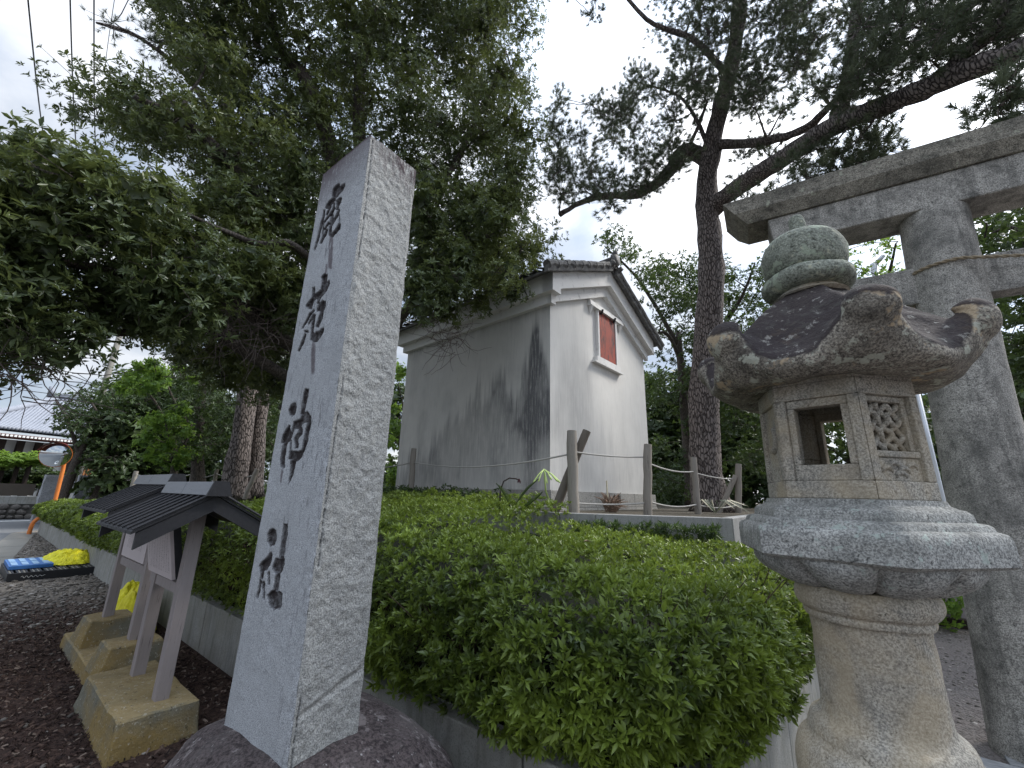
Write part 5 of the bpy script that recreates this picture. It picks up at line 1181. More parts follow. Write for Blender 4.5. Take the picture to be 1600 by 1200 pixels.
# ------------------------------------------------------------------ vegetation
BROADLEAF = [(-6.30,-0.25,4.78,0.35),(-5.28,0.41,4.02,0.42),(-6.82,0.71,4.69,0.35),(-6.08,0.82,4.55,0.35),(-6.31,-0.79,4.22,0.41),(-5.97,0.01,3.38,0.39),(-6.76,1.22,5.46,0.36),(-5.45,0.34,2.87,0.42),(-6.13,1.78,5.40,0.44),(-6.59,0.73,4.37,0.49),(-5.41,-0.39,2.60,0.38),(-6.11,-0.58,3.54,0.48),(-5.81,-0.18,3.74,0.48),(-5.58,-0.48,3.99,0.42),(-5.18,0.49,4.36,0.41),(-6.82,0.15,3.76,0.45),(-6.32,0.60,3.62,0.35),(-5.38,0.08,3.76,0.44),(-5.76,-0.47,4.30,0.35),(-6.61,-0.14,4.61,0.37),(-6.07,1.71,4.59,0.47),(-6.73,-0.50,3.16,0.47),(-5.38,1.17,4.08,0.47),(-6.85,0.21,2.99,0.40),(-6.70,-0.74,4.64,0.47),(-6.86,-0.26,2.77,0.45),(-5.42,0.07,3.34,0.34),(-6.19,0.03,3.86,0.48),(-6.07,0.48,3.79,0.34),(-5.21,0.06,4.33,0.47),(-6.42,-0.40,3.67,0.43),(-5.61,-0.43,3.14,0.38),(-5.99,1.41,4.30,0.46),(-5.92,1.99,4.84,0.42),(-5.94,0.60,3.27,0.43),(-5.30,-0.44,3.34,0.38),(-6.32,-0.29,2.97,0.36),(-6.41,-0.45,4.13,0.34),(-5.26,0.75,3.71,0.50),(-5.24,-0.56,3.69,0.46),(-6.14,0.22,4.35,0.49),(-6.08,-0.39,4.64,0.38),(-5.79,0.23,4.77,0.34),(-6.78,-0.39,3.80,0.36),(-6.87,0.04,4.61,0.36),(-5.15,1.12,3.42,0.47),(-5.49,1.08,3.33,0.34),(-6.01,0.89,4.89,0.41),(-6.72,0.11,5.41,0.37),(-6.48,1.75,4.62,0.45),(-6.06,-0.34,4.21,0.37),(-6.02,2.25,4.52,0.35),(-6.35,1.28,4.59,0.44),(-5.70,0.25,4.17,0.46),(-5.53,0.07,4.64,0.35),(-5.60,-0.22,4.63,0.38),(-5.78,1.21,4.49,0.42),(-6.64,0.60,3.67,0.37),(-5.83,0.56,3.58,0.38),(-6.83,-0.11,4.01,0.44),(-5.34,1.69,4.34,0.38),(-6.69,-0.72,3.85,0.48),(-5.77,0.87,4.43,0.39),(-6.82,-0.25,4.32,0.36),(-6.71,-0.45,4.11,0.34),(-5.74,-0.04,2.92,0.38),(-6.39,1.01,3.59,0.48),(-6.57,0.32,5.02,0.44),(-5.52,0.76,3.45,0.40),(-5.14,1.32,3.82,0.36),(-6.21,0.82,3.93,0.39),(-6.63,0.88,4.86,0.43),(-6.20,-0.21,3.36,0.37),(-6.27,0.57,4.57,0.41),(-5.33,-0.18,3.01,0.49),(-6.11,0.16,3.12,0.37),(-6.32,-0.21,2.64,0.46),(-5.82,-0.65,4.07,0.35),(-5.67,0.83,4.10,0.44),(-5.58,-0.09,4.15,0.46),(-6.59,0.15,3.44,0.47),(-6.43,1.69,5.28,0.38),(-6.73,-0.21,5.04,0.47),(-5.58,0.43,4.50,0.36),(-5.65,1.20,3.65,0.48),(-6.24,1.22,3.93,0.37),(-5.42,0.65,4.75,0.34),(-5.92,0.89,3.42,0.37),(-6.55,-0.04,3.01,0.41),(-5.72,1.85,4.35,0.43),(-7.07,0.25,9.25,0.73),(-7.43,1.82,7.88,0.68),(-9.19,-0.19,12.56,0.64),(-7.16,3.46,11.75,0.56),(-5.36,6.04,11.24,0.62),(-6.86,5.92,13.08,0.74),(-6.90,3.62,6.04,0.79),(-5.10,6.36,17.94,0.65),(-8.17,1.26,7.87,0.79),(-6.61,4.08,11.37,0.59),(-5.36,6.95,6.84,0.56),(-6.08,5.63,8.57,0.80),(-6.26,5.54,6.10,0.62),(-6.01,3.33,6.51,0.63),(-7.83,0.54,11.19,0.59),(-8.35,0.50,11.47,0.55),(-5.55,3.74,12.51,0.78),(-4.51,5.30,5.88,0.66),(-5.31,5.68,9.14,0.63),(-5.85,5.80,11.47,0.59),(-8.45,0.25,12.23,0.69),(-6.94,0.93,8.04,0.62),(-4.93,5.02,11.78,0.67),(-6.79,3.92,13.80,0.62),(-7.52,0.64,10.18,0.80),(-5.47,6.49,18.72,0.62),(-4.95,5.07,9.55,0.66),(-5.00,6.36,15.19,0.58),(-6.46,3.43,9.40,0.60),(-7.54,4.36,8.44,0.70),(-7.29,4.76,18.15,0.63),(-5.31,5.82,6.67,0.55),(-5.43,7.01,12.37,0.62),(-7.46,1.26,11.39,0.70),(-5.19,5.32,6.35,0.73),(-6.48,1.93,5.87,0.77),(-7.25,0.09,10.06,0.75),(-7.57,3.70,10.10,0.58),(-4.37,5.10,7.27,0.58),(-6.86,2.56,8.80,0.58),(-7.98,1.60,12.78,0.77),(-8.52,0.66,7.49,0.59),(-5.27,5.52,10.19,0.79),(-5.53,4.65,11.82,0.63),(-6.17,6.17,6.64,0.76),(-9.09,0.10,7.86,0.78),(-8.18,1.00,8.99,0.64),(-7.34,2.42,14.21,0.68),(-7.36,3.98,13.64,0.62),(-8.44,3.32,11.48,0.62),(-6.77,1.41,6.45,0.70),(-6.53,2.29,12.07,0.58),(-7.26,1.12,8.55,0.61),(-6.36,3.20,7.57,0.73),(-7.75,2.66,8.99,0.67),(-7.11,0.97,9.79,0.68),(-6.40,1.72,6.97,0.64),(-5.47,5.90,14.74,0.67),(-4.46,5.08,10.20,0.65),(-7.95,2.03,7.32,0.76),(-6.67,5.49,11.79,0.73),(-5.47,6.98,18.16,0.55),(-6.00,5.13,9.60,0.79),(-7.84,3.62,11.53,0.77),(-6.94,3.52,11.19,0.66),(-6.22,4.39,12.72,0.69),(-8.45,1.85,11.26,0.76),(-8.09,0.62,7.17,0.57),(-5.32,7.00,14.62,0.76),(-8.15,3.80,10.91,0.74),(-7.77,3.15,9.79,0.65),(-5.74,3.76,8.89,0.64),(-7.79,2.19,8.47,0.77),(-8.71,2.92,8.95,0.64),(-6.36,3.04,5.99,0.63),(-5.46,6.82,9.33,0.80),(-4.49,5.38,10.75,0.62),(-6.48,3.81,8.59,0.80),(-6.91,3.33,15.58,0.75),(-5.71,6.07,10.21,0.60),(-6.28,2.91,9.63,0.59),(-5.48,4.13,14.19,0.59),(-7.42,3.48,6.61,0.75),(-6.53,5.37,13.77,0.64),(-6.88,2.29,7.43,0.56),(-4.32,6.03,6.50,0.77),(-5.94,5.60,13.80,0.79),(-8.42,0.94,9.43,0.61),(-9.00,1.50,13.07,0.62),(-6.81,1.24,11.75,0.76),(-5.56,5.40,15.89,0.76),(-5.63,4.98,14.85,0.73),(-7.38,2.44,12.19,0.58),(-7.45,4.94,15.04,0.70),(-5.33,5.87,16.43,0.69),(-6.99,3.02,11.51,0.57),(-8.87,1.28,10.02,0.74),(-6.17,3.09,12.41,0.78),(-5.23,4.20,7.12,0.56),(-7.80,4.03,15.48,0.69),(-6.38,4.36,13.37,0.72),(-8.80,0.66,13.48,0.70),(-6.81,4.93,17.30,0.65),(-5.58,4.75,6.54,0.57),(-6.33,5.27,7.12,0.66),(-8.63,2.60,9.92,0.58),(-6.76,5.04,18.17,0.75),(-9.01,1.39,8.70,0.71),(-6.30,2.44,10.85,0.64),(-5.80,4.30,7.89,0.61),(-7.45,0.54,6.79,0.75),(-7.72,0.30,7.34,0.60),(-4.97,5.04,12.34,0.71),(-5.14,5.39,7.59,0.60),(-5.42,5.27,12.70,0.69),(-7.83,3.87,9.15,0.73),(-6.63,4.01,14.47,0.79),(-8.23,2.04,12.97,0.55),(-5.84,6.38,7.26,0.66),(-7.79,1.50,6.97,0.66),(-8.17,1.63,9.46,0.76),(-4.64,5.72,14.78,0.66),(-6.52,2.83,10.44,0.57),(-6.26,5.54,18.09,0.70),(-6.54,3.65,12.02,0.77),(-5.73,3.70,9.65,0.72),(-4.37,5.33,9.17,0.77),(-6.72,2.54,8.16,0.69),(-7.70,3.75,8.02,0.58),(-8.93,1.74,13.54,0.69),(-6.73,5.38,17.00,0.56),(-8.42,0.61,9.98,0.66),(-5.62,6.86,10.34,0.69),(-8.10,2.12,6.64,0.76),(-7.34,3.24,15.07,0.75),(-4.75,4.99,8.76,0.56),(-7.33,5.34,7.81,0.55),(-6.13,6.41,13.53,0.70),(-6.52,2.65,13.96,0.64),(-6.48,6.30,7.27,0.72),(-6.86,2.28,9.88,0.61),(-6.55,0.96,10.27,0.77),(-7.71,2.43,9.86,0.63),(-7.19,5.47,11.08,0.64),(-4.07,5.46,8.71,0.59),(-7.14,4.21,6.50,0.60),(-8.83,0.87,8.21,0.71),(-4.50,5.94,14.22,0.74),(-7.23,4.21,11.85,0.63),(-7.99,1.65,8.77,0.61),(-6.44,3.76,7.30,0.57),(-8.59,0.03,11.07,0.57),(-7.35,3.55,8.31,0.63),(-6.80,5.02,14.57,0.74),(-7.66,2.15,11.45,0.79),(-7.03,5.89,14.18,0.61),(-5.36,4.53,5.51,0.56),(-7.05,5.83,16.12,0.67),(-7.62,4.17,12.97,0.67),(-5.62,4.78,8.44,0.80),(-5.72,6.36,15.11,0.76),(-7.80,1.02,9.60,0.77),(-8.51,2.40,6.85,0.60),(-7.16,5.69,7.09,0.56),(-6.84,3.97,16.62,0.61),(-6.50,1.42,11.23,0.80),(-7.20,2.17,13.07,0.67),(-4.65,5.64,7.64,0.59),(-6.56,4.60,8.72,0.69),(-7.49,1.74,10.33,0.79),(-7.46,1.75,9.59,0.59),(-6.98,1.36,10.20,0.58),(-6.06,6.61,8.32,0.56),(-6.94,4.52,13.08,0.69),(-6.52,4.58,11.84,0.70),(-7.41,2.89,7.22,0.67),(-9.00,0.42,12.09,0.68),(-8.23,2.97,8.53,0.77),(-5.18,5.55,17.09,0.76),(-5.16,4.73,14.51,0.61),(-6.50,4.40,10.91,0.75),(-6.66,5.06,16.24,0.64),(-5.95,5.72,17.44,0.76),(-7.67,1.13,12.87,0.64),(-5.49,7.29,17.44,0.73),(-7.19,1.96,6.95,0.57),(-6.23,4.97,12.22,0.67),(-8.34,2.74,10.46,0.65),(-8.24,1.45,14.13,0.69),(-5.15,4.60,6.82,0.61),(-5.21,4.28,8.61,0.72),(-5.02,5.53,15.20,0.68),(-7.99,0.12,11.52,0.64),(-6.74,5.95,16.71,0.69),(-7.48,3.03,10.74,0.63),(-8.50,1.77,7.09,0.70),(-7.94,3.88,17.64,0.57),(-8.72,1.02,11.80,0.59),(-4.19,5.43,13.30,0.57),(-8.06,0.97,10.82,0.63),(-8.36,3.25,15.37,0.63),(-6.79,0.85,6.78,0.67),(-6.53,6.20,18.27,0.80),(-6.30,6.44,16.45,0.56),(-8.02,0.72,12.31,0.57),(-6.15,3.43,13.11,0.79),(-8.38,3.03,13.03,0.57),(-7.48,3.23,13.25,0.75),(-6.12,3.86,15.18,0.70),(-6.51,6.20,12.58,0.55),(-7.04,1.01,10.83,0.60),(-4.60,5.06,6.70,0.73),(-5.37,6.93,8.68,0.75),(-6.06,6.79,15.43,0.68),(-6.23,4.15,6.39,0.70),(-5.92,5.63,12.16,0.66),(-6.09,3.09,11.00,0.62),(-9.08,0.42,10.67,0.64),(-6.77,2.60,5.96,0.64),(-4.26,5.30,7.85,0.71),(-8.19,3.62,8.61,0.67),(-6.44,4.34,9.52,0.74),(-6.27,4.99,13.54,0.66),(-7.62,4.13,7.04,0.64),(-6.03,4.31,14.14,0.56),(-7.23,1.82,5.78,0.49),(-6.13,1.61,5.01,0.39),(-6.78,2.35,4.85,0.39),(-6.13,1.42,5.51,0.43),(-6.24,2.54,4.74,0.47),(-6.72,2.19,5.28,0.49),(-6.68,2.30,4.18,0.44),(-5.87,2.54,4.10,0.45),(-6.50,2.70,4.39,0.48),(-6.14,2.29,4.12,0.38),(-6.22,2.33,5.40,0.38),(-6.77,1.46,5.78,0.46),(-5.87,2.38,5.29,0.37),(-7.21,1.56,6.13,0.41),(-6.87,1.78,4.68,0.42),(-5.85,2.19,4.26,0.36),(-6.56,2.40,6.76,0.50),(-6.42,2.45,5.03,0.42),(-6.83,2.80,4.60,0.48),(-6.22,1.97,4.38,0.40),(-6.11,2.28,5.97,0.41),(-6.92,2.01,4.40,0.48),(-6.88,1.75,5.50,0.42),(-6.92,2.26,6.57,0.38),(-6.33,2.15,6.41,0.49),(-7.23,1.95,4.66,0.35),(-6.41,2.38,5.92,0.38),(-5.91,2.16,6.40,0.41),(-6.95,2.64,4.20,0.40),(-7.04,2.12,4.95,0.46),(-4.10,5.25,5.11,0.34),(-3.59,4.38,4.88,0.43),(-4.10,4.44,5.71,0.42),(-4.62,3.71,5.88,0.32),(-4.70,4.26,4.50,0.32),(-4.37,4.34,4.92,0.31),(-4.51,4.86,4.85,0.35),(-5.10,4.26,5.02,0.33),(-4.67,4.55,6.27,0.44),(-4.88,3.90,5.42,0.40),(-4.24,4.15,5.15,0.34),(-4.45,4.33,5.60,0.31),(-4.36,4.01,4.62,0.33),(-5.07,3.92,5.96,0.35),(-4.55,3.46,6.08,0.33),(-4.37,3.88,5.35,0.37),(-4.51,4.50,6.83,0.32),(-4.46,4.23,6.08,0.35),(-3.66,4.49,5.77,0.43),(-4.41,4.85,5.35,0.44),(-5.34,4.06,6.31,0.42),(-4.00,4.53,5.01,0.44),(-4.80,4.56,5.52,0.34),(-4.13,4.40,6.30,0.42),(-4.42,3.49,4.63,0.33),(-4.06,3.86,4.69,0.42),(-3.35,4.50,5.27,0.42),(-4.54,4.43,5.17,0.41),(-4.87,3.89,4.45,0.34),(-4.99,3.93,4.79,0.44),(-4.07,5.13,6.82,0.40),(-4.95,3.75,6.75,0.37),(-4.83,4.08,6.10,0.41),(-5.43,4.18,5.65,0.36),(-3.84,4.13,5.88,0.33),(-4.45,3.61,4.29,0.44),(-4.73,3.61,4.62,0.32),(-4.04,3.91,5.13,0.31),(-4.81,4.81,6.03,0.39),(-4.65,3.78,6.56,0.35),(-8.06,3.63,4.00,0.45),(-9.24,2.36,5.60,0.50),(-8.05,1.43,4.18,0.44),(-9.35,1.91,5.11,0.46),(-8.59,2.14,3.74,0.45),(-9.64,3.66,5.83,0.57),(-8.75,3.09,4.00,0.60),(-8.21,2.59,3.69,0.55),(-7.41,3.15,3.95,0.58),(-9.59,4.05,4.82,0.54),(-8.41,2.16,4.73,0.51),(-8.08,2.32,5.05,0.51),(-9.20,2.47,4.80,0.45),(-7.78,2.96,4.32,0.59),(-8.44,3.12,3.58,0.55),(-8.50,1.51,4.18,0.48),(-8.03,3.00,5.31,0.44),(-9.48,1.87,4.43,0.58),(-8.57,3.61,5.72,0.52),(-9.12,2.04,3.93,0.51),(-7.77,3.15,3.51,0.56),(-9.55,2.70,5.07,0.44),(-8.85,1.99,4.49,0.47),(-9.87,3.44,4.95,0.45),(-8.37,2.30,4.31,0.58),(-10.15,2.17,4.93,0.48),(-8.03,1.99,4.37,0.56),(-8.50,2.86,4.52,0.46),(-8.89,2.35,5.01,0.44),(-7.71,2.11,3.76,0.48),(-8.89,3.03,4.50,0.56),(-8.55,2.40,5.23,0.57),(-9.32,3.62,6.17,0.51),(-9.52,4.36,3.84,0.50),(-7.44,2.55,4.94,0.59),(-9.68,2.88,4.39,0.45),(-9.34,3.22,4.94,0.50),(-7.85,2.29,3.38,0.55),(-7.49,1.34,3.91,0.56),(-9.03,2.68,4.24,0.44),(-9.11,3.36,5.50,0.46),(-7.62,1.71,4.40,0.59),(-8.76,3.71,5.18,0.52),(-7.26,2.46,3.67,0.50),(-8.38,1.85,3.86,0.44),(-9.42,3.03,5.53,0.48)]
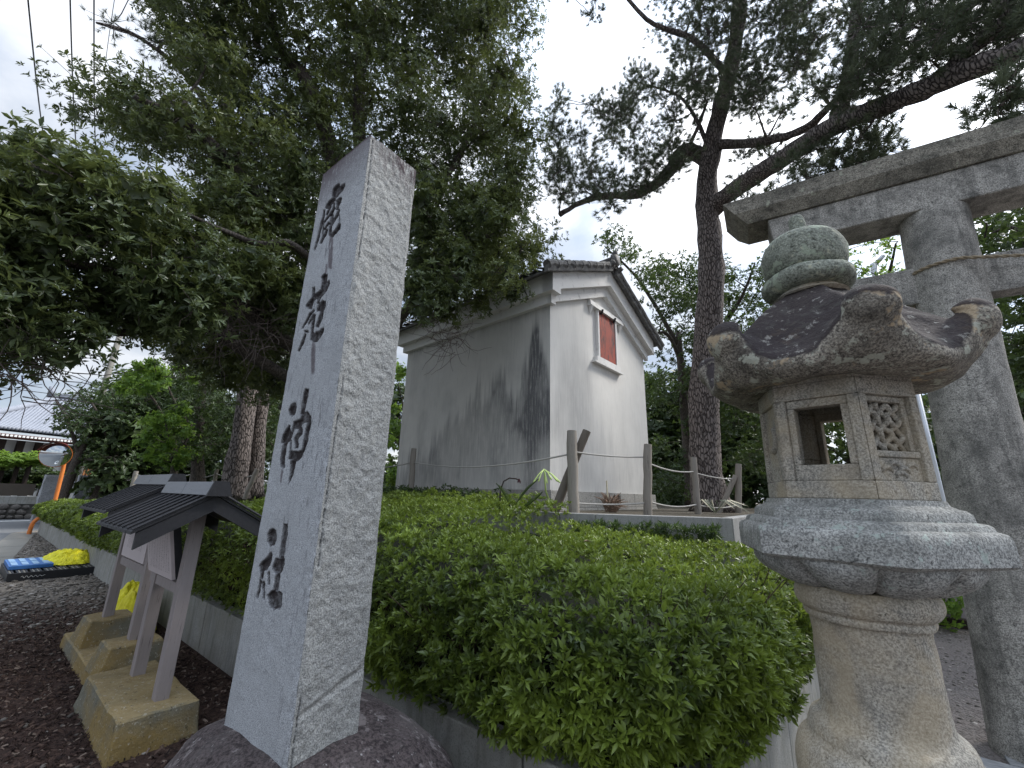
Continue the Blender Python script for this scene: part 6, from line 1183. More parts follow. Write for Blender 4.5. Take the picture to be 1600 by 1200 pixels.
PINE = [(-2.84,7.89,8.53,0.32),(-3.49,8.15,10.76,0.24),(-3.26,9.19,12.81,0.27),(-2.65,8.42,8.68,0.33),(-3.29,7.99,9.07,0.24),(-3.29,9.13,11.95,0.35),(-4.09,7.87,10.54,0.22),(-3.32,8.03,8.32,0.30),(-3.59,7.41,9.04,0.27),(-4.17,7.09,10.43,0.24),(-1.85,8.40,10.40,0.25),(-1.79,9.22,13.38,0.23),(-2.55,9.00,10.40,0.26),(-2.66,8.22,11.45,0.31),(-4.71,7.66,9.35,0.25),(-4.61,7.74,11.06,0.32),(-3.86,8.82,12.14,0.26),(-4.18,8.17,9.37,0.25),(-1.88,8.11,9.43,0.34),(-2.60,8.55,12.38,0.32),(-4.35,7.15,9.56,0.29),(-2.43,7.90,8.93,0.25),(-2.56,8.88,9.45,0.28),(-2.73,8.05,10.12,0.35),(-1.88,9.20,12.20,0.32),(-4.04,8.57,12.32,0.34),(-1.83,8.27,8.97,0.24),(-2.73,8.30,12.10,0.23),(-4.25,7.43,9.41,0.34),(-3.71,7.85,8.73,0.26),(-3.07,7.62,10.71,0.34),(-4.73,7.81,9.99,0.29),(-4.19,7.09,8.45,0.32),(-2.10,8.83,9.41,0.33),(-4.27,7.49,10.46,0.28),(-4.39,7.99,9.95,0.33),(-2.90,9.23,10.72,0.33),(-3.06,9.19,12.50,0.27),(-4.82,7.99,12.53,0.35),(-2.86,9.27,10.35,0.33),(-3.50,8.74,11.52,0.26),(-4.88,8.14,10.88,0.25),(-3.38,9.11,12.59,0.36),(-3.49,8.52,9.39,0.24),(-4.34,6.99,10.57,0.29),(-2.05,8.33,9.57,0.26),(-3.24,8.65,11.67,0.29),(-4.17,8.86,11.12,0.25),(-1.97,8.91,9.99,0.22),(-2.95,8.49,11.45,0.28),(-4.91,8.11,10.18,0.30),(-4.91,8.24,11.10,0.36),(-3.44,8.71,10.90,0.36),(-2.74,8.80,10.98,0.29),(-2.56,8.19,8.64,0.27),(-1.41,8.92,11.53,0.27),(-3.56,7.70,8.79,0.30),(-3.81,8.90,11.31,0.23),(-1.87,9.24,13.15,0.33),(-2.98,9.31,9.46,0.27),(-4.01,8.39,10.19,0.34),(-4.86,8.31,9.54,0.25),(-2.30,8.07,9.06,0.33),(-1.94,8.13,10.81,0.26),(-2.25,9.23,11.12,0.24),(-4.95,8.24,12.75,0.24),(-4.41,7.08,9.05,0.31),(-2.46,8.71,9.04,0.32),(-4.39,7.48,11.43,0.26),(-2.09,8.47,11.78,0.26),(-1.86,8.77,9.54,0.27),(-3.57,8.89,11.03,0.26),(-3.00,7.90,8.82,0.28),(-3.90,8.80,9.52,0.27),(-4.77,8.08,10.66,0.35),(-2.49,8.67,11.72,0.26),(-3.59,8.97,11.73,0.35),(-1.72,9.59,11.03,0.24),(-1.79,9.43,10.00,0.28),(-3.07,7.94,10.83,0.33),(-3.65,8.36,11.57,0.34),(-4.85,7.74,11.15,0.28),(-4.03,8.74,9.88,0.25),(-2.10,8.81,10.80,0.29),(-2.53,8.44,9.38,0.35),(-1.75,8.12,10.69,0.30),(-2.28,7.95,11.34,0.29),(-2.04,9.12,10.96,0.27),(-3.07,9.26,13.48,0.31),(-2.84,7.86,9.38,0.27),(-3.84,7.27,8.43,0.28),(-2.16,8.30,11.15,0.32),(-3.83,7.88,9.49,0.33),(-3.21,9.24,9.62,0.27),(-3.09,8.91,11.86,0.26),(-4.31,7.99,9.48,0.33),(-2.03,8.72,11.97,0.22),(-4.27,8.40,10.45,0.31),(-3.51,8.58,9.78,0.25),(-3.16,8.82,10.55,0.25),(-3.57,7.55,11.19,0.27),(-3.92,7.69,10.56,0.34),(-1.53,9.27,11.76,0.32),(-3.08,9.22,13.01,0.35),(-3.19,7.60,8.06,0.34),(-1.51,8.40,10.96,0.24),(-2.74,8.24,10.68,0.29),(-2.15,8.48,9.03,0.35),(-2.09,8.71,10.03,0.27),(-4.63,7.92,9.02,0.23),(-1.62,9.63,14.72,0.34),(-0.30,8.09,10.91,0.39),(-2.16,7.61,14.58,0.31),(0.14,9.67,15.85,0.30),(0.05,7.93,9.40,0.32),(0.96,9.98,13.27,0.34),(1.50,8.89,13.03,0.44),(0.72,9.13,10.74,0.30),(-1.14,8.59,12.03,0.41),(-0.91,8.78,11.29,0.42),(-1.01,7.60,11.65,0.36),(0.64,10.11,14.06,0.44),(1.88,9.24,13.89,0.40),(-0.02,8.32,10.08,0.28),(1.33,7.59,10.93,0.30),(-1.58,9.81,18.23,0.39),(0.39,8.67,14.39,0.44),(-0.22,7.97,11.72,0.37),(1.37,9.78,14.98,0.35),(-1.16,8.72,15.37,0.39),(-0.17,8.93,10.38,0.37),(-0.83,8.65,15.81,0.29),(1.52,9.77,12.39,0.40),(0.50,8.37,10.05,0.40),(-1.70,8.99,13.87,0.41),(-1.92,9.55,16.47,0.42),(0.54,9.27,11.05,0.41),(-0.21,9.99,13.70,0.39),(0.37,8.88,11.70,0.41),(-0.53,8.52,12.24,0.35),(-0.52,10.11,15.61,0.30),(-0.67,9.11,13.86,0.34),(-1.14,8.37,13.23,0.29),(-1.39,9.31,16.34,0.42),(-0.25,8.20,12.69,0.42),(-2.46,9.86,15.26,0.40),(-0.14,7.76,13.51,0.40),(0.54,9.90,13.55,0.44),(0.57,9.11,15.09,0.35),(-1.45,8.97,15.23,0.34),(-0.61,8.05,10.26,0.40),(-1.40,9.98,11.89,0.34),(0.40,7.68,11.60,0.30),(0.26,8.39,13.85,0.39),(1.19,8.18,10.54,0.38),(-1.28,7.90,10.80,0.32),(-0.66,8.00,9.73,0.31),(-1.79,8.27,15.61,0.35),(0.88,8.79,12.26,0.35),(-0.22,8.59,11.29,0.33),(-1.38,8.36,15.57,0.40),(-2.07,7.88,14.99,0.42),(0.11,8.25,12.77,0.33),(-1.26,9.57,15.82,0.41),(-2.20,7.97,16.00,0.37),(0.95,8.66,10.96,0.32),(-0.75,10.12,18.69,0.32),(1.46,9.18,14.05,0.34),(1.24,7.76,11.12,0.31),(0.24,8.33,10.64,0.33),(-0.70,8.71,15.26,0.44),(-1.27,9.15,16.73,0.39),(0.06,9.87,16.21,0.30),(-1.67,8.78,15.99,0.36),(-0.15,9.92,12.41,0.36),(1.10,8.29,13.03,0.42),(0.88,9.34,15.02,0.41),(-0.42,9.30,16.09,0.33),(-1.79,8.46,16.28,0.30),(-0.78,9.00,13.09,0.35),(0.88,9.61,12.45,0.38),(-1.75,7.66,14.36,0.43),(-1.00,8.94,14.25,0.30),(0.46,9.66,11.22,0.43),(-0.91,9.54,17.07,0.40),(-0.63,7.97,13.05,0.42),(-0.55,8.47,10.65,0.33),(0.97,7.76,11.35,0.31),(2.00,9.50,14.46,0.37),(-0.01,8.67,12.08,0.37),(-2.11,9.11,17.84,0.39),(0.96,9.97,11.80,0.29),(-0.23,8.00,10.16,0.37),(-0.62,8.30,12.57,0.44),(0.58,9.04,12.57,0.42),(0.72,9.78,13.11,0.31),(-1.19,9.67,13.05,0.34),(-2.05,7.52,15.48,0.38),(-0.88,8.72,14.92,0.29),(0.07,8.40,12.28,0.38),(1.21,7.83,12.50,0.34),(-2.30,9.90,16.63,0.42),(-1.03,8.91,16.99,0.33),(0.47,9.14,12.09,0.33),(0.63,9.44,11.49,0.36),(-0.20,7.70,12.60,0.36),(0.54,9.82,15.55,0.43),(-0.04,8.30,14.02,0.41),(-0.85,7.85,11.49,0.42),(-1.13,8.38,10.42,0.33),(1.63,8.41,12.75,0.45),(-0.33,8.25,9.47,0.28),(1.64,8.91,12.51,0.34),(-0.19,10.06,11.20,0.43),(-1.32,7.53,10.22,0.35),(1.55,8.41,11.96,0.38),(-1.64,9.15,12.89,0.30),(-2.00,10.00,19.65,0.42),(-0.66,10.10,12.52,0.44),(0.08,8.95,14.13,0.45),(0.65,9.77,11.97,0.35),(-0.17,8.12,9.81,0.43),(0.39,9.99,16.28,0.35),(-1.74,8.97,14.97,0.35),(-1.69,9.69,12.79,0.43),(0.79,8.14,13.28,0.35),(-0.95,7.97,12.49,0.35),(0.78,9.64,14.01,0.31),(0.82,8.79,11.89,0.40),(0.27,8.08,11.80,0.36),(-0.29,10.18,11.64,0.37),(-0.87,9.20,15.89,0.41),(-1.73,10.05,14.08,0.35),(-1.78,10.00,16.93,0.29),(-1.18,9.46,14.57,0.39),(-1.26,8.81,11.09,0.29),(-1.32,9.61,13.87,0.30),(0.53,7.95,9.88,0.29),(0.98,9.19,11.03,0.33),(-1.54,8.85,11.08,0.28),(-0.75,7.74,12.81,0.45),(-1.07,10.11,16.40,0.29),(-0.30,10.19,17.52,0.36),(0.64,9.57,12.73,0.34),(-0.80,9.39,12.23,0.43),(-1.38,9.42,11.99,0.38),(-0.59,7.78,11.36,0.30),(-0.75,7.69,14.25,0.40),(0.58,8.11,10.47,0.40),(0.89,8.14,10.22,0.38),(-0.49,7.97,13.39,0.43),(0.12,8.38,14.77,0.37),(-0.56,9.08,10.69,0.39),(-0.04,8.55,10.51,0.28),(-1.71,8.00,15.90,0.39),(-1.18,8.05,13.43,0.28),(-1.14,8.37,14.82,0.35),(0.64,7.58,10.44,0.32),(-2.09,8.97,16.05,0.39),(0.23,8.58,11.28,0.29),(-0.87,9.74,8.78,0.28),(0.11,9.26,9.96,0.21),(0.30,8.96,9.72,0.23),(-0.09,9.43,8.88,0.29),(0.24,9.44,10.12,0.22),(-0.49,8.88,10.32,0.24),(-0.81,9.48,10.83,0.25),(-0.17,8.89,8.63,0.28),(-0.68,9.41,9.37,0.23),(-0.39,9.80,9.68,0.30),(-0.73,9.04,8.47,0.27),(-0.24,9.65,9.86,0.27),(-0.29,9.17,9.14,0.21),(-0.48,9.42,9.57,0.24),(2.03,7.88,9.94,0.32),(2.49,7.49,8.15,0.31),(1.84,6.25,7.32,0.38),(1.52,6.74,7.93,0.41),(1.97,7.76,10.36,0.29),(1.54,8.02,10.09,0.27),(0.90,6.47,7.56,0.32),(3.12,7.22,8.13,0.33),(2.67,6.32,7.00,0.28),(2.03,6.57,9.29,0.41),(2.59,7.04,7.85,0.40),(2.23,6.90,8.18,0.27),(2.38,6.54,7.34,0.39),(1.31,7.92,8.98,0.27),(2.57,6.07,6.85,0.33),(2.89,7.53,8.50,0.29),(2.61,5.94,7.31,0.26),(3.19,7.00,7.77,0.26),(2.14,7.60,9.72,0.37),(2.88,6.92,7.26,0.25),(2.34,6.16,8.43,0.29),(2.39,7.02,9.04,0.40),(1.74,7.23,9.17,0.42),(1.63,6.23,7.04,0.34),(1.57,7.72,9.19,0.33),(2.29,6.47,8.18,0.34),(2.40,7.40,9.63,0.33),(2.48,6.75,8.21,0.37),(1.83,6.66,8.04,0.33),(2.55,5.87,6.52,0.31),(2.28,7.74,9.13,0.38),(3.14,7.33,7.33,0.27),(2.28,6.62,8.81,0.28),(2.34,7.30,10.18,0.28),(1.53,7.52,8.72,0.33),(1.15,6.85,7.86,0.26),(1.90,7.09,7.93,0.28),(2.53,6.48,8.52,0.39),(2.30,7.33,8.46,0.33),(1.49,6.27,7.75,0.31),(1.29,7.46,8.25,0.35),(2.89,7.35,8.87,0.34),(2.16,7.69,8.87,0.26),(1.55,7.20,8.25,0.33),(2.76,7.60,9.04,0.40),(2.52,6.42,7.63,0.41),(3.31,7.41,9.28,0.36),(2.66,7.10,7.38,0.26),(2.06,6.40,7.01,0.31),(1.44,7.67,8.13,0.30),(1.37,7.13,8.99,0.27),(0.62,6.45,7.42,0.36),(1.66,6.99,7.68,0.32),(2.34,7.33,9.06,0.26),(2.58,7.23,8.45,0.30),(1.98,7.43,8.68,0.36),(1.87,6.33,9.21,0.27),(2.05,7.10,9.92,0.30),(0.66,7.40,8.38,0.40),(1.33,6.77,8.39,0.39),(1.23,6.71,7.53,0.36),(2.26,6.21,7.17,0.33),(3.00,6.77,7.52,0.32),(1.59,6.55,9.02,0.41),(2.87,6.91,7.88,0.34),(2.76,6.88,8.75,0.25),(2.60,7.76,8.30,0.36),(2.40,6.44,6.99,0.40),(2.78,7.12,9.28,0.41),(2.80,6.42,7.92,0.34),(1.66,6.60,8.49,0.33),(1.56,7.97,9.74,0.29),(2.76,7.55,7.91,0.35),(3.20,7.39,8.96,0.40),(1.99,6.40,7.55,0.30),(1.17,6.31,8.06,0.41),(3.07,7.08,7.26,0.36),(1.76,7.10,8.71,0.29),(1.25,7.82,8.48,0.37),(3.07,6.56,7.78,0.26),(1.01,6.38,7.29,0.39),(2.51,7.49,10.30,0.38),(2.04,6.71,7.31,0.27),(2.30,7.66,10.54,0.27),(3.02,6.84,8.60,0.38),(1.27,7.00,8.58,0.33),(2.27,7.67,8.58,0.30),(0.69,8.03,9.06,0.27),(2.37,6.18,8.16,0.31),(1.05,7.69,8.19,0.26),(2.54,6.80,8.59,0.29),(3.00,7.21,7.66,0.37),(1.58,7.11,9.50,0.30),(1.73,7.88,8.79,0.28),(1.99,7.76,8.34,0.41),(1.27,7.54,7.50,0.18),(0.99,7.16,6.98,0.28),(1.22,7.15,6.81,0.19),(1.13,8.04,7.17,0.20),(-0.19,8.06,7.19,0.26),(0.69,7.57,7.29,0.23),(0.70,7.39,6.70,0.19),(1.05,7.71,7.60,0.27),(0.32,8.23,7.33,0.19),(0.30,7.19,6.62,0.23),(0.59,8.38,8.11,0.19),(0.21,7.31,6.97,0.23),(0.17,7.44,6.72,0.25),(0.99,7.64,7.10,0.24),(1.04,7.42,6.88,0.25),(0.58,7.41,6.86,0.27),(0.96,7.29,6.60,0.24),(0.76,7.67,7.14,0.18),(0.16,7.60,7.33,0.30),(0.57,8.19,7.62,0.19),(0.60,8.33,7.84,0.29),(-0.16,7.60,6.80,0.29),(1.16,7.49,6.68,0.26),(1.23,8.11,7.36,0.26),(0.41,7.71,7.46,0.22),(1.19,8.02,7.60,0.28),(0.23,7.83,7.45,0.22),(-0.60,7.56,6.90,0.29),(1.20,7.74,7.18,0.27),(0.73,7.20,6.85,0.21),(1.49,7.84,7.49,0.18),(1.32,7.63,6.89,0.24),(1.80,5.70,5.72,0.24),(2.02,5.94,6.11,0.23),(1.99,6.26,5.95,0.24),(1.78,5.45,5.44,0.21),(2.20,5.97,5.58,0.17),(1.96,5.59,5.30,0.16),(1.98,5.59,5.71,0.22),(1.83,5.30,5.51,0.20),(2.06,5.72,5.38,0.20),(2.09,5.70,5.61,0.20),(-3.17,7.16,13.85,0.22),(-3.76,6.92,14.48,0.23),(-3.76,6.99,16.72,0.20),(-3.18,7.34,17.56,0.19),(-3.81,6.99,15.83,0.24),(-2.94,7.73,18.21,0.18),(-3.55,7.44,15.69,0.17),(-3.40,7.55,17.05,0.19),(-3.57,7.59,14.16,0.18),(-3.21,7.18,13.32,0.18)]
FARPINE = [(-10.32,-0.02,13.15,0.43),(-10.68,1.46,14.12,0.34),(-10.14,1.61,11.64,0.37),(-10.26,1.69,13.41,0.40),(-9.87,0.17,11.50,0.38),(-10.98,-0.22,14.14,0.35),(-10.15,1.42,12.24,0.30),(-9.47,0.93,10.16,0.45),(-11.29,0.78,14.94,0.43),(-9.72,0.95,10.82,0.43),(-9.57,0.56,14.48,0.39),(-9.57,0.69,14.83,0.40),(-10.30,0.67,15.50,0.31),(-10.79,2.16,12.52,0.40),(-10.79,0.76,13.62,0.37),(-10.09,0.52,10.61,0.36),(-10.21,-0.07,13.82,0.42),(-11.05,0.01,12.42,0.32),(-10.79,0.13,15.02,0.40),(-10.34,1.24,14.69,0.33),(-9.94,1.32,11.97,0.34),(-11.37,0.31,17.15,0.41),(-9.65,0.30,12.76,0.38),(-9.66,0.83,15.29,0.40),(-10.30,0.68,11.23,0.45),(-10.47,1.46,15.71,0.39),(-10.89,0.69,11.58,0.42),(-11.21,-0.01,15.52,0.38),(-10.64,1.48,12.81,0.44),(-10.41,0.55,13.33,0.30),(-9.68,0.29,13.47,0.31),(-11.25,-0.14,11.44,0.35),(-11.20,1.33,15.04,0.32),(-11.17,1.66,12.30,0.43),(-11.19,0.35,13.47,0.36),(-10.08,1.59,15.56,0.45),(-8.76,3.17,4.58,0.30),(-9.88,2.87,3.98,0.40),(-10.28,3.82,4.51,0.25),(-8.98,3.34,4.09,0.26),(-10.48,2.70,4.82,0.38),(-10.71,3.94,4.80,0.37),(-8.82,3.18,3.91,0.39),(-11.09,4.15,5.11,0.38),(-8.54,3.24,4.36,0.28),(-11.00,3.41,4.34,0.36),(-11.41,3.57,5.07,0.39),(-11.06,3.90,5.94,0.40),(-9.66,2.93,4.20,0.27),(-9.98,3.01,5.38,0.26),(-9.05,3.05,4.28,0.32),(-9.03,3.63,4.44,0.30),(-9.90,3.04,5.07,0.26),(-9.33,3.45,5.26,0.26)]
BACKTREE = [(-2.49,16.20,6.21,0.80),(-2.08,13.56,3.79,0.61),(-0.84,14.37,8.67,0.67),(-2.66,14.88,6.36,0.74),(-2.21,13.43,6.29,0.72),(-2.84,15.73,5.53,0.78),(-1.86,16.51,8.91,0.56),(-1.93,14.71,7.09,0.66),(-2.05,16.47,7.20,0.53),(-3.23,13.30,9.27,0.55),(-3.30,15.85,7.51,0.64),(-3.15,14.18,6.81,0.59),(-2.60,15.64,6.77,0.76),(-1.65,13.80,6.39,0.45),(-4.01,12.59,4.66,0.45),(-1.99,14.48,8.21,0.60),(-2.03,13.07,5.34,0.57),(-3.16,14.20,8.71,0.65),(-5.23,15.65,10.61,0.47),(-3.55,14.20,5.48,0.67),(-1.10,13.19,6.85,0.52),(-1.69,15.93,5.06,0.59),(-3.47,13.19,1.98,0.57),(-2.84,14.38,2.02,0.47),(-1.75,15.78,8.69,0.62),(-4.88,15.48,2.36,0.64),(-3.71,13.17,7.82,0.68),(-1.74,14.46,6.33,0.67),(-1.47,15.65,7.34,0.51),(-3.88,16.20,9.31,0.58),(-1.49,16.23,4.15,0.65),(-3.08,16.03,10.64,0.67),(-2.97,15.77,8.47,0.63),(-2.53,16.16,4.38,0.69),(-1.86,14.75,4.88,0.73),(-1.14,13.41,6.10,0.45),(-3.36,15.22,9.32,0.67),(-4.94,13.27,10.36,0.52),(-1.90,12.96,2.88,0.66),(-1.84,15.31,4.63,0.60),(-1.79,14.30,5.34,0.62),(-4.13,15.14,9.96,0.74),(-2.63,14.08,5.41,0.46),(-2.31,15.23,9.66,0.63),(-1.23,15.83,9.37,0.58),(-2.73,14.38,3.94,0.78),(-4.65,15.16,6.75,0.50),(-1.31,16.50,7.99,0.50),(-3.20,14.69,2.80,0.55),(-2.97,14.75,4.65,0.61),(-2.92,16.69,2.26,0.60),(-4.27,15.57,7.73,0.54),(-4.35,15.70,9.53,0.78),(-0.70,13.08,8.16,0.60),(-2.43,14.40,8.26,0.47),(-4.15,15.02,2.19,0.49),(-4.37,13.50,2.30,0.61),(-3.52,14.13,3.97,0.50),(-4.00,15.30,6.52,0.47),(-3.74,16.32,7.46,0.80),(-3.18,13.03,5.02,0.65),(-0.94,16.07,8.73,0.54),(-2.37,15.20,8.34,0.72),(-3.42,13.81,8.48,0.64),(-1.78,13.16,8.37,0.53),(-2.84,15.41,9.08,0.50),(-2.78,16.63,9.82,0.77),(-5.33,16.12,1.91,0.57),(-1.99,16.15,2.91,0.77),(-5.16,12.50,10.63,0.68),(-3.76,15.40,7.77,0.53),(-2.86,13.25,6.35,0.72),(-4.63,15.83,10.91,0.50),(-1.43,16.54,8.58,0.74),(-5.54,14.84,11.37,0.65),(-3.34,15.05,8.28,0.64),(-4.40,14.53,10.26,0.66),(-3.53,15.02,2.29,0.72),(-4.86,15.34,5.99,0.53),(-3.56,14.99,4.31,0.77),(-6.02,13.90,11.84,0.57),(-2.48,16.49,5.54,0.60),(-3.86,13.56,9.37,0.76),(-1.91,14.08,4.97,0.45),(-4.78,15.93,8.21,0.74),(-2.28,13.23,7.49,0.51),(-2.95,13.55,5.28,0.74),(-4.93,16.23,6.17,0.57),(-2.71,15.47,4.27,0.58),(-2.19,13.76,7.01,0.48),(-3.13,13.78,9.20,0.55),(-3.91,14.58,2.94,0.63),(-4.49,13.11,9.16,0.48),(-4.32,14.07,4.76,0.73),(-3.58,15.30,3.76,0.60),(-4.58,14.41,1.86,0.65),(-2.76,15.11,6.97,0.66),(-4.46,15.18,1.92,0.61),(-1.45,13.27,3.61,0.55),(-3.12,12.75,7.74,0.65),(-3.88,12.69,8.43,0.75),(-1.36,16.62,6.95,0.73),(-2.19,13.85,8.98,0.52),(-2.00,16.61,3.36,0.72),(-1.91,13.78,2.87,0.62),(-5.01,15.52,3.52,0.69),(-2.17,14.34,7.35,0.55),(-1.94,14.06,4.33,0.71),(-2.57,16.66,3.03,0.69),(-1.32,14.48,3.41,0.55)]
PATHTREE = [(2.59,8.90,4.47,0.65),(2.98,9.80,3.52,0.70),(3.47,12.96,7.73,0.64),(3.96,10.64,5.99,0.57),(3.40,10.43,3.60,0.62),(3.31,12.00,7.05,0.59),(3.77,13.34,5.86,0.72),(2.87,9.71,4.70,0.55),(2.48,9.20,3.21,0.64),(3.57,10.31,4.71,0.52),(2.88,12.71,4.04,0.54),(3.47,10.26,5.20,0.72),(3.34,11.33,4.93,0.53),(2.91,9.39,5.19,0.66),(3.49,10.95,4.17,0.70),(2.93,10.51,3.09,0.62),(3.67,12.43,6.86,0.76),(2.69,10.97,4.06,0.54),(4.29,13.28,4.66,0.77),(4.33,11.76,6.39,0.62),(3.17,11.98,2.54,0.55),(2.83,8.71,3.05,0.61),(2.72,9.75,2.48,0.57),(2.84,8.64,3.59,0.59),(3.32,8.66,5.30,0.53),(2.61,10.34,4.23,0.67),(2.26,9.68,3.85,0.63),(3.40,13.44,5.08,0.52),(3.96,11.31,5.57,0.58),(3.26,10.03,4.12,0.63),(3.12,11.61,4.01,0.53),(3.29,12.52,3.01,0.72),(3.79,10.38,6.52,0.65),(2.33,9.02,2.01,0.61),(3.57,13.11,7.02,0.72),(3.57,12.16,5.68,0.54),(4.40,12.27,6.63,0.52),(3.32,11.15,6.19,0.79),(3.15,11.06,7.19,0.80),(2.76,9.52,3.95,0.65),(3.38,12.79,6.02,0.69),(3.29,9.64,4.45,0.62),(2.70,10.02,6.47,0.69),(2.89,9.06,5.79,0.66),(4.02,11.47,7.11,0.52),(1.35,11.82,6.46,0.37),(0.82,12.34,6.83,0.27),(1.14,12.41,7.12,0.32),(1.32,12.21,6.73,0.44),(0.71,12.14,7.01,0.42),(1.57,11.23,7.05,0.38),(1.01,12.47,6.78,0.28),(1.75,12.66,7.93,0.33),(0.62,11.26,7.25,0.43),(1.69,12.02,6.60,0.35),(1.61,12.85,7.29,0.29),(0.85,12.12,7.67,0.44),(0.83,12.75,7.36,0.43),(0.68,12.94,7.85,0.44),(0.75,12.92,8.25,0.28),(1.43,12.43,7.87,0.26),(1.69,11.57,6.52,0.26),(0.73,11.05,6.87,0.41),(1.51,11.32,6.27,0.44),(1.19,10.99,6.46,0.29),(0.83,11.64,6.56,0.44),(1.74,11.87,7.53,0.25),(0.02,13.78,3.25,0.74),(-0.54,15.04,4.08,0.57),(1.27,13.08,3.73,0.53),(1.17,14.99,2.53,0.76),(-0.94,13.84,4.11,0.67),(-0.65,13.58,3.31,0.52),(-0.33,13.02,4.58,0.51),(1.79,15.49,2.41,0.52),(0.27,15.10,4.40,0.66),(0.77,13.33,4.29,0.63),(0.70,14.69,2.57,0.60),(0.71,15.51,4.00,0.69),(-0.74,13.71,4.91,0.53),(1.87,14.44,3.72,0.57),(-0.57,13.91,3.76,0.58),(1.88,14.76,4.14,0.59),(-1.22,15.28,2.76,0.71),(1.78,14.79,3.30,0.55),(0.19,15.09,3.02,0.76),(0.82,13.65,2.81,0.54),(0.81,14.32,3.99,0.61),(1.36,14.48,3.12,0.56),(2.19,15.22,3.87,0.62),(0.75,15.85,3.03,0.72),(0.21,13.10,3.63,0.60),(1.85,12.93,3.36,0.52)]
DARKTREE = [(-23.83,4.90,2.22,0.76),(-24.20,5.73,4.14,0.76),(-25.40,4.77,3.88,1.11),(-24.18,3.11,4.49,1.06),(-22.77,3.25,4.18,0.76),(-25.95,7.15,4.43,0.94),(-23.19,4.65,5.36,0.99),(-24.54,2.57,5.29,0.78),(-24.63,4.54,6.14,1.01),(-25.70,4.69,2.85,0.90),(-26.56,3.18,3.61,0.91),(-24.92,3.75,3.12,1.08),(-24.25,4.78,3.56,0.82),(-26.05,3.26,5.84,0.87),(-23.33,5.26,3.96,0.83),(-25.99,5.97,2.18,0.77),(-25.74,2.58,4.72,1.11),(-24.81,3.16,3.63,0.78),(-26.17,4.12,3.16,1.01),(-25.73,7.58,2.82,0.81),(-22.63,5.38,6.33,0.79),(-23.48,2.33,4.18,0.74),(-26.01,4.43,4.08,0.70),(-24.85,5.35,3.33,0.79),(-22.82,3.07,5.18,0.82),(-25.03,6.01,2.57,0.90),(-24.71,4.63,4.87,0.92),(-24.02,6.24,5.84,0.80),(-23.87,4.07,4.27,0.72),(-25.68,2.91,3.91,0.71),(-23.11,6.09,3.36,1.07),(-26.00,6.07,4.68,0.72),(-22.94,2.32,3.81,0.72),(-25.07,3.79,5.74,1.02),(-26.00,6.39,6.42,0.91),(-25.06,4.98,6.58,0.84),(-23.61,4.59,3.48,0.77),(-26.44,5.17,6.73,1.06),(-23.86,3.89,2.72,0.73),(-24.67,2.48,4.14,0.87),(-23.14,3.89,4.93,0.91),(-25.48,4.88,5.33,0.98),(-22.98,5.41,2.66,0.79),(-24.44,6.05,3.37,1.10),(-26.49,4.54,6.25,0.80),(-22.98,6.06,5.39,0.96),(-25.84,6.15,5.38,1.05),(-23.49,5.81,6.02,0.94),(-26.17,5.13,3.86,0.96),(-24.39,4.59,2.75,1.02),(-25.66,3.75,3.88,0.96),(-23.97,6.43,4.54,1.01),(-24.12,4.06,5.38,0.80),(-25.76,3.58,4.86,0.73),(-22.85,3.60,2.70,1.13),(-24.95,5.66,4.37,0.85),(-23.52,5.79,2.17,0.73),(-23.23,6.76,2.71,0.72),(-26.15,4.17,5.41,1.11),(-26.15,6.50,4.17,0.77)]
